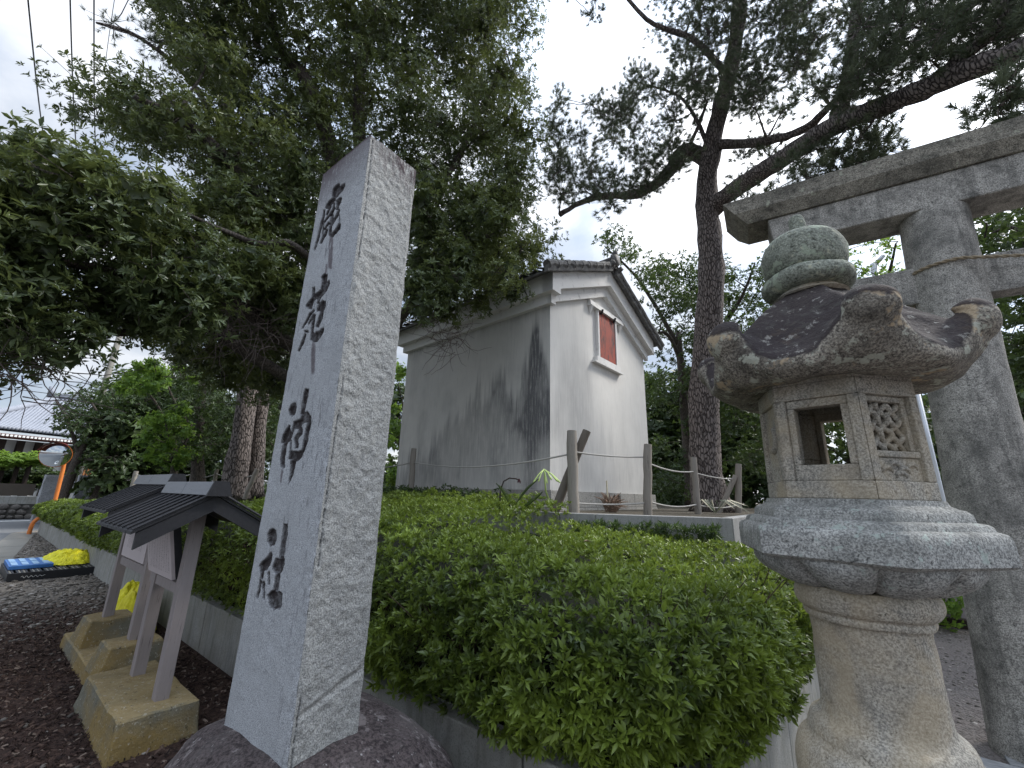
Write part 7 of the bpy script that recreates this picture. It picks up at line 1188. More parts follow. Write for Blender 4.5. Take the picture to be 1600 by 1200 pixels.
UNDER = [(-13.53,5.56,3.58,0.55),(-15.18,4.10,2.89,0.58),(-13.46,4.29,3.90,0.66),(-15.84,5.57,3.00,0.85),(-14.52,3.77,2.73,0.57),(-15.73,4.92,5.12,0.54),(-12.82,4.79,4.46,0.57),(-15.44,6.40,5.92,0.56),(-13.49,4.96,2.42,0.90),(-14.58,6.66,2.88,0.57),(-12.68,5.55,2.83,0.53),(-15.69,5.96,4.74,0.56),(-13.94,3.66,3.77,0.79),(-13.39,5.90,2.78,0.73),(-14.75,4.26,3.50,0.56),(-15.72,4.40,2.71,0.75),(-15.65,4.33,4.35,0.63),(-12.62,5.01,3.25,0.70),(-15.05,6.71,3.40,0.76),(-14.73,5.80,4.95,0.76),(-13.32,5.05,3.15,0.78),(-14.24,5.75,3.59,0.71),(-14.73,4.43,5.07,0.67),(-13.14,4.98,3.81,0.87),(-14.19,4.29,4.09,0.61),(-14.80,5.29,3.12,0.80),(-14.84,4.61,2.62,0.60),(-14.25,6.26,2.49,0.60),(-15.52,3.89,2.56,0.52),(-15.34,5.01,2.88,0.56),(-14.75,5.18,5.34,0.60),(-14.58,5.85,5.89,0.56),(-15.45,5.40,4.52,0.53),(-15.79,5.49,3.79,0.81),(-15.08,3.96,4.20,0.65),(-13.44,4.06,5.03,0.51),(-13.26,5.36,5.04,0.66),(-12.99,4.89,5.13,0.50),(-14.24,5.09,3.45,0.72),(-15.11,3.65,4.90,0.66),(-13.26,3.62,4.22,0.65),(-15.36,6.38,3.88,0.75),(-15.87,3.67,4.96,0.52),(-14.60,5.40,4.25,0.52),(-14.03,3.85,2.90,0.64),(-13.76,5.76,5.60,0.51),(-13.73,6.02,4.01,0.76),(-15.48,3.72,4.55,0.55),(-14.29,5.90,5.42,0.74),(-13.88,4.35,3.16,0.52),(-14.65,3.58,4.19,0.56),(-15.67,5.54,5.52,0.87),(-12.92,4.06,2.65,0.78),(-14.78,6.07,4.24,0.73),(-15.56,4.30,3.42,0.67),(-13.66,5.16,4.48,0.57),(-13.24,4.17,3.23,0.87),(-13.41,3.32,3.69,0.71),(-13.28,3.32,2.71,0.60),(-15.19,4.78,3.62,0.58),(-9.74,7.34,2.21,0.36),(-10.08,7.37,3.98,0.33),(-9.50,6.99,3.41,0.30),(-9.78,7.41,1.84,0.39),(-10.30,7.64,5.11,0.40),(-10.06,7.47,3.02,0.37),(-9.06,6.76,3.23,0.34),(-9.07,6.75,4.79,0.34),(-9.47,7.15,2.02,0.31),(-10.40,7.78,2.09,0.34),(-9.80,7.13,5.14,0.38),(-10.34,7.82,1.76,0.33)]
MAPLE = [(-13.60,3.03,3.01,0.30),(-13.76,3.52,2.32,0.25),(-13.90,3.81,2.60,0.30),(-13.75,2.64,2.66,0.27),(-13.61,2.77,2.35,0.25),(-13.53,2.71,3.31,0.26),(-12.86,2.89,3.19,0.32),(-13.78,2.88,3.32,0.35),(-13.18,2.89,2.29,0.36),(-13.26,3.10,3.25,0.28),(-13.07,2.61,2.77,0.31),(-13.30,2.91,2.60,0.29),(-12.76,3.28,2.94,0.30),(-13.64,3.17,2.17,0.26),(-13.81,3.15,3.46,0.36),(-14.05,3.06,3.17,0.29),(-12.80,3.26,2.38,0.35),(-13.59,3.23,3.67,0.27),(-12.86,2.61,3.09,0.33),(-12.98,3.00,2.61,0.25),(-13.13,3.13,3.53,0.26),(-13.91,3.35,2.98,0.34),(-13.34,3.17,3.01,0.31),(-13.20,3.36,2.38,0.24),(-13.36,3.33,2.16,0.24),(-14.22,2.76,3.23,0.35),(-14.36,2.55,4.29,0.25),(-13.54,2.45,4.50,0.28),(-14.58,2.13,4.08,0.28),(-14.31,2.62,4.72,0.29),(-13.80,2.62,4.16,0.32),(-13.72,2.99,4.71,0.25),(-14.19,2.29,4.01,0.23),(-12.94,3.14,4.35,0.23),(-14.52,2.56,4.60,0.30),(-13.72,2.10,4.22,0.30),(-13.32,2.33,4.02,0.27),(-13.48,2.17,4.49,0.27),(-12.96,2.35,3.91,0.26),(-14.59,2.95,4.44,0.24),(-14.54,2.84,4.70,0.27),(-13.36,3.00,4.86,0.26),(-13.11,2.32,4.56,0.20),(-12.93,2.77,4.76,0.20),(-13.85,2.39,4.00,0.23),(-13.16,2.49,4.27,0.26),(-13.23,1.98,4.00,0.26),(-14.04,2.74,4.36,0.28)]

def leaf_arrays(B, D, Nn, L_, W_, rnd, young, fold=.18, four=False):
    """leaf blades: base B, direction D, face normal Nn; two or four triangles each"""
    S_ = unit(np.cross(D, Nn)); Nn = np.cross(S_, D); L_ = L_[:, None]; W_ = W_[:, None]
    tip = B+D*L_-Nn*L_*.10; l = B+D*L_*.52+S_*W_*.5+Nn*W_*fold; r = B+D*L_*.52-S_*W_*.5+Nn*W_*fold
    n_ = len(B)
    if four:
        mid = B+D*L_*.55
        V = np.stack([B, r, mid, l, tip], 1).reshape(-1, 3); o = np.arange(n_)[:, None]*5
        F = np.concatenate([o+[0, 1, 2], o+[0, 2, 3], o+[1, 4, 2], o+[2, 4, 3]], 1).reshape(-1, 3); k = 5
    else:
        V = np.stack([B, r, tip, l], 1).reshape(-1, 3); o = np.arange(n_)[:, None]*4
        F = np.concatenate([o+[0, 1, 2], o+[0, 2, 3]], 1).reshape(-1, 3); k = 4
    return V, F, np.repeat(rnd, k), np.repeat(young, k)
def whorls(P, A, k, L_, W_, spread=(50, 80), young=None, four=False, jit=.25):
    """k leaves round each point P along the axis A"""
    n_ = len(P); A = unit(A); h = np.where(np.abs(A[:, 2:3]) < .9, np.array([[0, 0, 1.]]), np.array([[1., 0, 0]])); U_ = unit(np.cross(A, h)); W2 = np.cross(A, U_)
    ph = (rng.random((n_, 1))*2*PI + np.arange(k)[None]*2*PI/k + rng.normal(size=(n_, k))*.3)
    th = np.radians(rng.uniform(*spread, (n_, k)))
    rad = U_[:, None]*np.cos(ph)[..., None]+W2[:, None]*np.sin(ph)[..., None]
    D = unit(A[:, None]*np.cos(th)[..., None]+rad*np.sin(th)[..., None] + rng.normal(size=(n_, k, 3))*jit*.5)
    Nn = unit(A[:, None]*np.sin(th)[..., None]-rad*np.cos(th)[..., None]+rng.normal(size=(n_, k, 3))*jit)
    B = P[:, None]+A[:, None]*rng.uniform(-.25, .05, (n_, k, 1))*L_*1.2
    r_ = np.clip(np.repeat(rng.random(n_), k)*.6+rng.random(n_*k)*.4, 0, 1)
    yg = np.repeat(young if young is not None else np.zeros(n_), k)
    ln = L_*np.repeat(rng.uniform(.72, 1.15, n_), k)*rng.uniform(.6, 1.15, n_*k)
    return leaf_arrays(B.reshape(-1, 3), D.reshape(-1, 3), Nn.reshape(-1, 3), ln, ln*W_/L_*rng.uniform(.85, 1.15, n_*k), r_, yg, four=four)
def join(parts):
    V = []; F = []; R = []; Yg = []; b = 0
    for v, f, r, y in parts: V.append(v); F.append(f+b); R.append(r); Yg.append(y); b += len(v)
    return np.concatenate(V), np.concatenate(F), np.concatenate(R), np.concatenate(Yg)
def puff_points(c, r, n_, flat=.8, lo=.25):
    d = rand_dirs(n_); rad = r*(lo+(1-lo)*rng.random(n_)**.6)*(.62+.7*vnoise(d*2.2+np.array(c), 5))
    return np.array(c)+d*rad[:, None]*np.array([1, 1, flat]), d
def limbtube(mb_, a, b, ra, rb, wob=.12, n_=7):
    a = np.array(a, float); b = np.array(b, float); L_ = np.linalg.norm(b-a); q = rng.normal(size=3)*wob*L_*.5; q2 = rng.normal(size=3)*wob*L_*.25
    pts = [a+(b-a)*t+q*math.sin(PI*t)*.5+q2*math.sin(2*PI*t) for t in np.linspace(0, 1, 7)]
    mb_.tube(pts, [ra+(rb-ra)*t for t in np.linspace(0, 1, 7)], n_, cap=False); return pts
def tree(name, label, cat, base, trunks, limbs, puffs, barkm, leafm, kind='broad', dens=380, k=8, L_=.10, W_=.031, group=None, flare=1.5, youngf=None, twig_r=.02, spread=(48, 82), ndl=34):
    t = thing(name, label, cat, base, group)
    pool = []
    for pts, r0_, r1_ in trunks:
        sp = curve([tuple(p) for p in pts]) if len(pts) > 2 else [tuple(np.array(pts[0])+(np.array(pts[1])-np.array(pts[0]))*u_) for u_ in np.linspace(0, 1, 8)]
        rr = [r0_+(r1_-r0_)*i/(len(sp)-1) for i in range(len(sp))]
        for i in range(min(4, len(rr))): rr[i] *= 1+(flare-1)*(1-i/4)**2
        mb_ = MB(); mb_.tube(sp, rr, 22)
        V = np.array(mb_.V); V += (np.stack([fbm(V*3, 1, 3), fbm(V*3, 2, 3), 0*V[:, 0]+.5], 1)-.5)*r0_*.45; mb_.V = [tuple(v) for v in V]
        mb_.build('trunk', barkm, t, smooth=True); pool += [(np.array(p), r_) for p, r_ in zip(sp, rr)][len(sp)//3:]
    for pts, r0_, r1_ in limbs:
        sp = curve([tuple(p) for p in pts]); rr = [r0_+(r1_-r0_)*i/(len(sp)-1) for i in range(len(sp))]
        mb_ = MB(); mb_.tube(sp, rr, 12); V = np.array(mb_.V); V += (np.stack([fbm(V*5, 1, 3), fbm(V*5, 2, 3), fbm(V*5, 3, 3)], 1)-.5)*r0_*.5; mb_.V = [tuple(v) for v in V]
        mb_.build('limb', barkm, t, smooth=True); pool += [(np.array(p), r_) for p, r_ in zip(sp, rr)][3:]
    tw = MB(); parts = []; pp_ = np.array([p for p, _ in pool])
    order = sorted(range(len(puffs)), key=lambda i: np.min(np.linalg.norm(pp_-np.array(puffs[i][:3]), axis=1)))
    for i in order:
        *c, r = puffs[i]; c = np.array(c); A_ = np.array([p for p, _ in pool]); dd = np.linalg.norm(A_-c, axis=1)+np.maximum(0, A_[:, 2]-c[2])*.6; j = int(np.argmin(dd)); s_, rs = pool[j]
        ra = min(rs*.6, .012+.018*np.linalg.norm(c-s_)*1.2); pts = limbtube(tw, s_, c, max(ra, .010), .008); pool.append((pts[4], ra*.6)); pool.append((c, .010))
        yg = 0 if youngf is None else youngf(c)
        if kind == 'pine':
            nt_ = int(dens*r*r)+6; P, d = puff_points(c, r*1.5, nt_, .7, .1); Ax = unit(d*.8+np.array([0, 0, .45])+rng.normal(size=d.shape)*.25)
            for q in range(0, nt_, 2): tw.tube([c+(P[q]-c)*.15, P[q]*.6+c*.4+np.array([0, 0, -.02]), P[q]-Ax[q]*.03], [.007, .005, .004], 3, cap=False)
            n_ = nt_*ndl; Pn = np.repeat(P, ndl, 0); An = np.repeat(Ax, ndl, 0); th = np.radians(rng.uniform(12, 72, n_)); sdv = unit(np.cross(An, rand_dirs(n_)))
            D = An*np.cos(th)[:, None]+sdv*np.sin(th)[:, None]; B = Pn-An*rng.uniform(0, .07, (n_, 1)); ln = L_*rng.uniform(.7, 1.1, n_); w2 = unit(np.cross(D, rand_dirs(n_)))*W_*.5
            V = np.stack([B-w2, B+w2, B+D*ln[:, None]], 1).reshape(-1, 3); F = np.arange(n_*3).reshape(-1, 3); R = np.repeat(np.repeat(rng.random(nt_), ndl), 3); parts.append((V, F, R, 0*R+yg))
        else:
            nw = int(dens*r*r); P, d = puff_points(c, r, nw); Ax = unit(d*.7+np.array([0, 0, .5])+rng.normal(size=d.shape)*.35)
            for q in range(0, nw, 12): tw.tube([c+(P[q]-c)*.1, P[q]*.55+c*.45+rng.normal(size=3)*.03, P[q]], [.007, .005, .003], 3, cap=False)
            parts.append(whorls(P, Ax, k, L_, W_, spread, np.clip(yg+rng.normal(size=nw)*.12*(yg > .02), 0, 1)))
            if L_ < .095: Pi, di = puff_points(c, r*.45, 9, .8, .1); v_, f_, r_, y_ = whorls(Pi, di, 5, L_*2.0, L_*1.0, (50, 90)); parts.append((v_, f_, r_*.12, y_))  # big inner leaves, coloured darker to stand for shade deep in the crown
    o = tw.build('twigs', barkm, t); tag(o, kind='stuff')
    V, F, R, Yg = join(parts); o = npmesh('crown', V, F, leafm, t, False, dict(rnd=R, young=Yg)); tag(o, kind='stuff')
    return t

# the big evergreen over the pillar
bb = (-7.75, 4.9, TZ)
A_ = lambda *a: at(*a)
tree('evergreen_tree', 'huge dark evergreen broadleaf tree filling the sky behind the stone pillar', 'tree', bb,
     [([bb, (-7.72, 4.88, 2.6), (-7.6, 4.8, 3.7), (-7.4, 4.7, 5.2)], .27, .20)],
     [([(-7.65, 4.83, 3.3), A_(430, 520, 6.9), A_(330, 455, 6.4), A_(200, 430, 6.0), A_(60, 400, 5.8)], .13, .03),
      ([(-7.7, 4.85, 3.0), A_(400, 560, 7), A_(300, 505, 6.6), A_(190, 520, 6.2), A_(60, 500, 6)], .10, .02),
      ([(-7.45, 4.7, 4.9), A_(500, 170, 7.6), A_(430, 60, 8), A_(380, -120, 8.4)], .18, .04),
      ([(-7.45, 4.7, 4.9), A_(560, 150, 7.8), A_(590, 20, 8), A_(620, -180, 8.4)], .16, .04),
      ([(-7.5, 4.75, 4.5), A_(650, 330, 7.2), A_(720, 240, 7.4), A_(790, 80, 7.8)], .14, .03),
      ([(-7.55, 4.8, 4.2), A_(680, 420, 6.6), A_(750, 370, 6.4), A_(830, 380, 6.4)], .10, .02),
      ([(-7.5, 4.75, 4.6), A_(400, 300, 7), A_(300, 200, 7), A_(210, 150, 7)], .13, .03),
      ([(-7.5, 4.75, 4.6), A_(480, 400, 6.3), A_(400, 380, 6), A_(280, 330, 5.8)], .08, .02)],
     BROADLEAF, M['bark'], M['leaf'], L_=.092, W_=.030, dens=400, youngf=lambda c: .42 if c[0] > -3.9 and c[2] > 4.3 and random.random() < .45 else (.30 if random.random() < .12 else 0))
# dead twigs hanging from it
dt_ = thing('dead_branch', 'bare dead twigs hanging in front of the warehouse eave', 'branch', tuple(at(690, 520, 6.6))); mb_ = MB()
def deadtwigs(mb_, c, n_, r, down=.5):
    for i in range(n_):
        d = unit(rng.normal(size=3)*np.array([1, 1, .6])+np.array([0, 0, -down])); p = np.array(c)+rng.normal(size=3)*r*.25; pts = [p]
        for s_ in range(5): d = unit(d+rng.normal(size=3)*.28); pts.append(pts[-1]+d*r*.22)
        mb_.tube(pts, [.006, .005, .004, .004, .003, .002], 4, cap=False)
deadtwigs(mb_, at(700, 525, 6.6), 46, .55); deadtwigs(mb_, at(670, 490, 6.6), 24, .5, .2); mb_.build('bare_twigs', M['twig'], dt_)
dt_ = thing('dead_branch', 'grey tangle of dead twigs under the crown left of the pillar', 'branch', tuple(at(360, 510, 6.6))); mb_ = MB()
deadtwigs(mb_, at(360, 505, 6.6), 60, .7, .1); deadtwigs(mb_, at(410, 520, 6.6), 40, .6, .4); mb_.build('bare_twigs', M['twig'], dt_)
dt_ = thing('dead_branch', 'thin bare twigs hanging low over the temple roof', 'branch', tuple(at(60, 590, 6))); mb_ = MB()
deadtwigs(mb_, at(60, 578, 6), 26, .55, .35); deadtwigs(mb_, at(10, 590, 5.6), 14, .4, .6); mb_.build('bare_twigs', M['twig'], dt_)

# the pine behind the lantern
pb = (-2.2, 9.75, TZ)
tree('pine_tree', 'tall pine with forked trunk and long limbs behind the lantern', 'tree', pb,
     [([pb, (-2.16, 9.75, 3.4), A_(1112, 420, 9.75), A_(1103, 300, 9.7), A_(1118, 200, 9.6), A_(1150, 60, 9.3), A_(1165, -150, 9.2)], .34, .14)],
     [([A_(1105, 250, 9.7), A_(1070, 235, 9.6), A_(1040, 275, 9.4), A_(995, 302, 9.2), A_(930, 308, 9), A_(875, 335, 8.8)], .20, .05),
      ([A_(1112, 330, 9.7), A_(1135, 305, 9.4), A_(1200, 262, 8.6), A_(1290, 205, 7.8), A_(1380, 165, 7.2), A_(1480, 125, 6.8), A_(1640, 55, 6.4)], .21, .11),
      ([A_(1115, 225, 9.7), A_(1190, 222, 9.0), A_(1260, 200, 8.4), A_(1310, 150, 8)], .12, .05),
      ([A_(1305, 195, 7.7), A_(1325, 120, 7.6), A_(1338, 20, 7.5), A_(1350, -140, 7.4)], .12, .07),
      ([A_(1455, 130, 6.9), A_(1480, 110, 6.8), A_(1540, 60, 6.7), A_(1570, 20, 6.6), A_(1530, -40, 6.6)], .09, .05),
      ([A_(1110, 240, 9.7), A_(1090, 190, 9.4), A_(1060, 150, 9.2), A_(1000, 130, 9)], .06, .02),
      ([A_(1060, 265, 9.4), A_(1090, 200, 9.2), A_(1105, 160, 9.1)], .06, .02),
      ([A_(1140, 120, 9.4), A_(1080, 60, 9), A_(1010, 30, 8.6), A_(930, -60, 8.2), A_(890, -20, 8)], .09, .02)],
     PINE, M['pine_bark'], M['needle'], kind='pine', dens=190, L_=.14, W_=.0075, flare=1.35, ndl=44)
# small bare side stubs of the pine
# two trunks on the left, pines whose tops show over the evergreen
t1, t2 = at(372, 745, 12.2), at(404, 720, 12.6)
h1 = len(FARPINE)//2
tree('pine_tree', 'stout bark covered pine trunk left of the pillar, the nearer of two', 'tree', (t1[0], t1[1], TZ),
     [([(t1[0]-.12, t1[1], TZ), at(378, 680, 12.2), at(392, 560, 12.2), at(395, 420, 12), at(370, 250, 11.6), at(330, 60, 11)], .27, .12)], [([at(372, 250, 11.6), at(300, 130, 11), at(220, 60, 10.8), at(150, 35, 10.6)], .08, .02)],
     FARPINE[:36], M['pine_bark'], M['needle'], kind='pine', dens=200, L_=.13, W_=.008, ndl=30, flare=1.5)
tree('pine_tree', 'pine trunk standing just right of the stout one, partly behind the pillar', 'tree', (t2[0], t2[1], TZ),
     [([(t2[0], t2[1], TZ), at(404, 650, 12.6), at(412, 520, 12.6), at(420, 380, 12.4)], .23, .15)], [],
     FARPINE[36:], M['pine_bark'], M['needle'], kind='pine', dens=200, L_=.13, W_=.008, ndl=30, flare=1.3)
q = at(1085, 800, 15); yb_ = lambda c: .35 if random.random() < .3 else 0
tree('broadleaf_tree', 'leafy tree with thin top against the sky between warehouse and pine', 'tree', (q[0], q[1], TZ),
     [([(q[0], q[1], TZ), at(1070, 650, 15), at(1060, 520, 15)], .20, .10)], [([at(1062, 560, 15), at(1040, 520, 14.5), at(1010, 530, 14)], .08, .03), ([at(1060, 540, 15), at(1000, 440, 14.5), at(945, 385, 14)], .09, .02), ([at(1065, 600, 15), at(1150, 480, 14.5), at(1180, 410, 14)], .09, .02)],
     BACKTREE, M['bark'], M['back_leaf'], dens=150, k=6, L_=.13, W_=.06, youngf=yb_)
q = at(1640, 800, 11)
tree('broadleaf_tree', 'dark leafy tree behind the gate at the right edge', 'tree', (q[0], q[1], 0),
     [([(q[0], q[1], 0), at(1650, 600, 11), at(1640, 400, 11)], .2, .1)], [([at(1650, 500, 11), at(1590, 360, 11), at(1520, 385, 11)], .06, .02)], PATHTREE[:45], M['bark'], M['back_leaf'], dens=150, k=6, L_=.12, W_=.06, youngf=yb_)
q = at(1345, 800, 12.5)
tree('broadleaf_tree', 'pale green small tree seen between the lantern finial and the gate column', 'tree', (q[0], q[1], 0),
     [([(q[0], q[1], 0), at(1345, 620, 12.5), at(1340, 460, 12)], .14, .05)], [([at(1342, 560, 12.5), at(1380, 460, 12), at(1400, 380, 11.5)], .05, .02)], PATHTREE[45:67], M['bark'], M['maple'], dens=130, k=6, L_=.10, W_=.05)
q = at(1330, 800, 15)
tree('shrub_tree', 'low dark green tree seen through the lantern window', 'tree', (q[0], q[1], 0),
     [([(q[0], q[1], 0), at(1330, 740, 15), at(1330, 680, 15)], .14, .06)], [([at(1330, 720, 15), at(1280, 690, 15), at(1240, 660, 15)], .05, .02)], PATHTREE[67:], M['bark'], M['back_leaf'], dens=110, k=6, L_=.16, W_=.08, youngf=lambda c: .5 if random.random() < .4 else 0)
dk = sorted(DARKTREE, key=lambda p: math.atan2(p[0], p[1])); q1 = at(96, 780, 24.5); q2 = at(150, 775, 24.5); q3 = at(200, 770, 24.5)
for q, ps, lb, sq_ in ((q1, dk[:18], 'dark round topped tree right behind the road mirror', 100), (q2, dk[18:40], 'dark tree left of the bright maple, above the far notice board', 155), (q3, dk[40:], 'shaded dark tree behind the bright maple', 205)):
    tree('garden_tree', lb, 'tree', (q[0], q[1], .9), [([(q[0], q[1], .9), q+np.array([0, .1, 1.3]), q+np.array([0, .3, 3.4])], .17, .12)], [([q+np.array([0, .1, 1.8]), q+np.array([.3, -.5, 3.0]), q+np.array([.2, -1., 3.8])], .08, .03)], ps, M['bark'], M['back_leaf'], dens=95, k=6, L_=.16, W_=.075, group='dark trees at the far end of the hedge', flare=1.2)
ud = sorted(UNDER[:60], key=lambda p: math.atan2(p[0], p[1])); 
for (px_, ps, lb) in ((310, ud[:30], 'shaded evergreen tree behind the maple and the two trunks'), (440, ud[30:], 'deep shaded evergreen tree just left of the pillar')):
    q = at(px_, 770, 15.5); tree('evergreen_tree', lb, 'tree', (q[0], q[1], TZ), [([(q[0], q[1], TZ), at(px_, 680, 15.5), at(px_+5, 600, 15.5)], .17, .1)], [([at(px_, 690, 15.5), at(px_-30, 640, 15), at(px_-50, 600, 15)], .06, .02)], ps, M['bark'], M['back_leaf'], dens=110, k=6, L_=.13, W_=.05)
q = at(625, 800, 12.5); tree('garden_shrub', 'sunlit green shrub in the gap between pillar and warehouse', 'shrub', (q[0], q[1], TZ), [([(q[0], q[1], TZ), at(625, 720, 12.5), at(625, 650, 12.3)], .07, .03)], [([at(625, 700, 12.4), at(630, 640, 12.3), at(622, 600, 12.2)], .03, .01)], UNDER[60:], M['bark'], M['maple'], dens=160, k=6, L_=.09, W_=.04)
q = at(272, 770, 13.8); tree('maple_tree', 'bright green young maple in front of the shaded trees', 'tree', (q[0], q[1], TZ), [([(q[0], q[1], TZ), at(272, 700, 13.8), at(265, 650, 13.8)], .09, .04)], [([at(270, 720, 13.8), at(290, 690, 13.6), at(300, 660, 13.5)], .04, .02), ([at(268, 690, 13.8), at(250, 640, 14), at(220, 600, 14)], .04, .02)], MAPLE, M['bark'], M['maple'], dens=230, k=5, L_=.085, W_=.05, spread=(60, 95))

# pergola garden across the street
pg = thing('garden_pergola', 'pergola of bright green creeper on black posts before the temple', 'pergola', (-34, 0, 0)); parts = []
for px_ in np.linspace(-90, 62, 20):
    c = at(px_, 718+random.uniform(-5, 5), 33+random.uniform(-.5, .5)); P, d = puff_points(c, .75, 130, .45); parts.append(whorls(P, unit(d*.4+np.array([0, 0, .9])), 6, .18, .10))
V, F, R, Yg = join(parts); tag(npmesh('foliage', V, F, M['maple'], pg, False, dict(rnd=R, young=Yg+.4)), kind='stuff')
for px_ in (-40, 8, 30, 48): c = at(px_, 722, 33); MB().tube([(c[0], c[1], 0), (c[0], c[1], c[2])], .09, 8).build('post', M['dark_timber'], pg)
parts = []
for px_ in np.linspace(-90, 80, 26):
    c = at(px_, 750+random.uniform(-14, 6), 34.5); P, d = puff_points(c, .7, 110, .8); parts.append(whorls(P, unit(d*.4+np.array([0, 0, .9])), 6, .18, .08))
V, F, R, Yg = join(parts); sh_ = npmesh('garden_shrubs', V, F, M['back_leaf'], None, False, dict(rnd=R, young=Yg+.1)); tag(sh_, 'dark green garden shrubs growing under the pergola', 'shrubs', kind='stuff')
wood_ = []
for (x0_, x1_, y0_, y1_, D0, D1, n_) in ((170, 520, 590, 775, 24, 30, 75), (600, 660, 620, 780, 20, 26, 10), (985, 1260, 590, 800, 19, 26, 70), (1430, 1760, 520, 800, 20, 28, 40)):
    for i in range(n_): c = at(random.uniform(x0_, x1_), random.uniform(y0_, y1_), random.uniform(D0, D1)); P, d = puff_points(c, random.uniform(1.0, 1.7), 90, .9); wood_.append(whorls(P, unit(d*.6+np.array([0, 0, .5])), 6, .36, .20))
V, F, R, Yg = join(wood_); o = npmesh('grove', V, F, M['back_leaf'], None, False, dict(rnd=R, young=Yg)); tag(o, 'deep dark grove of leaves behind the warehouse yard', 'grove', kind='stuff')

# ------------------------------------------------------------------ the clipped hedge
hg = thing('azalea_hedge', 'dense clipped green azalea hedge filling the concrete planter', 'hedge', (-1.5, 2.3, .4))
def ztop(x_, y_):
    b = np.interp(x_, [-22, -12, -9, -5, -3.2, -2.2, -1.2, -.3], [1.06, 1.12, 1.20, 1.46, 1.42, 1.32, 1.19, 1.10])
    return b+np.where(x_ < -2.6, np.clip((y_-2.8)*.11, 0, .19), -np.clip((y_-3.2)*.02, 0, .05)) + (fbm(np.stack([x_*1.3, y_*1.3, 0*x_], 1), 77, 3)-.5)*.12
FL = resample(OUTL, .05); _, FN = offset(FL, 0); FN = unit(np.array([np.mean(FN[max(0, i-4):i+5], 0) for i in range(len(FN))]))
cum = np.r_[0, np.cumsum(np.linalg.norm(np.diff(FL, axis=0), axis=1))]; total = cum[-1]
def side_points(n_, s0, s1, depth=.16):
    s_ = rng.uniform(s0, s1, n_); x_ = np.interp(s_, cum, FL[:, 0]); y_ = np.interp(s_, cum, FL[:, 1]); nx = np.interp(s_, cum, FN[:, 0]); ny = np.interp(s_, cum, FN[:, 1])
    zt = ztop(x_, y_+.3); z_ = .47+(zt-.47)*rng.random(n_)**.95; t = (z_-.47)/(zt-.47)
    b = -.15+.30*np.sin(PI*np.clip(t*.75+.12, 0, 1))-.28*np.clip((t-.72)/.28, 0, 1)**2
    b = b+(fbm(np.stack([x_*3, y_*3, z_*3], 1), 61, 4)-.5)*.30+(vnoise(np.stack([x_*9, y_*9, z_*9], 1), 63)-.5)*.16 - rng.random(n_)**2*depth
    P = np.stack([x_+nx*b, y_+ny*b, z_], 1); A = np.stack([nx, ny, .35+1.1*t**2], 1)+rng.normal(size=(n_, 3))*.45
    return P, A
parts = []
def young_h(P): return np.clip((fbm(P*2.2, 91, 3)-.52)*3.2, 0, .75)*rng.random(len(P))+np.clip((P[:, 2]-1.05)*.9, 0, .25)
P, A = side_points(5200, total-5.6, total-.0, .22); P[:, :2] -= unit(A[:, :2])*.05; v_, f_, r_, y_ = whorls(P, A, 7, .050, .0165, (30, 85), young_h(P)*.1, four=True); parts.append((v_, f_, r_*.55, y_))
P, A = side_points(3300, total-5.6, total-.0, .04); P += unit(A)*.02; A = A*np.array([1, 1, 1.3]); parts.append(whorls(P, A, 9, .058, .0165, (18, 70), young_h(P)*1.2+.12*(rng.random(len(P)) < .4), four=True))
P, A = side_points(4200, total-13, total-5.6); parts.append(whorls(P, A, 6, .055, .021, (35, 80), young_h(P)*.6))
P, A = side_points(4200, 0, total-13); parts.append(whorls(P, A, 6, .085, .034, (35, 80), young_h(P)*.8))
def back_y(x_): return np.interp(x_, [-22, -2.75, -2.35, -1.05, -.3], [4.9, 4.55, 4.75, 5.45, 5.5])
def top_points(n_, x0, x1):
    x_ = rng.uniform(x0, x1, n_*2); y_ = rng.uniform(1.95, 5.4, n_*2); yf_ = np.interp(x_, [-22, -4.4, -1.2, -.8, -.55, -.42, -.30], [2.0, 1.88, 1.92, 2.05, 2.4, 2.9, 5.2])
    ok = (y_ > yf_-.05) & (y_ < back_y(x_)+.05); x_, y_ = x_[ok][:n_], y_[ok][:n_]
    z_ = ztop(x_, y_)-.0+(fbm(np.stack([x_*4, y_*4, 0*x_], 1), 33, 3)-.5)*.16-rng.random(len(x_))**2*.14
    e_ = np.clip(1-(y_-np.interp(x_, [-22, -4.4, -1.2, -.8, -.55, -.42, -.30], [2.0, 1.88, 1.92, 2.05, 2.4, 2.9, 5.2]))/.25, 0, 1); z_ -= e_**2*.16
    return np.stack([x_, y_, z_], 1), np.array([0, 0, 1.])+rng.normal(size=(len(x_), 3))*.38
P, A = top_points(5200, -4.2, -.3); parts.append(whorls(P, A, 7, .052, .0165, (20, 70), young_h(P)*.9+.08))
P, A = top_points(3600, -9, -4.2); parts.append(whorls(P, A, 6, .06, .023, (30, 75), young_h(P)*.7))
P, A = top_points(3000, -21.5, -9); parts.append(whorls(P, A, 6, .085, .034, (30, 75), young_h(P)*.8))
V, F, R, Yg = join(parts)
rl = fbm(V[::1]*1.5, 44, 2); o = npmesh('foliage', V, F, M['hedge'], hg, False, dict(rnd=R, young=np.clip(Yg, 0, 1))); tag(o, kind='stuff')
mb_ = MB(); 
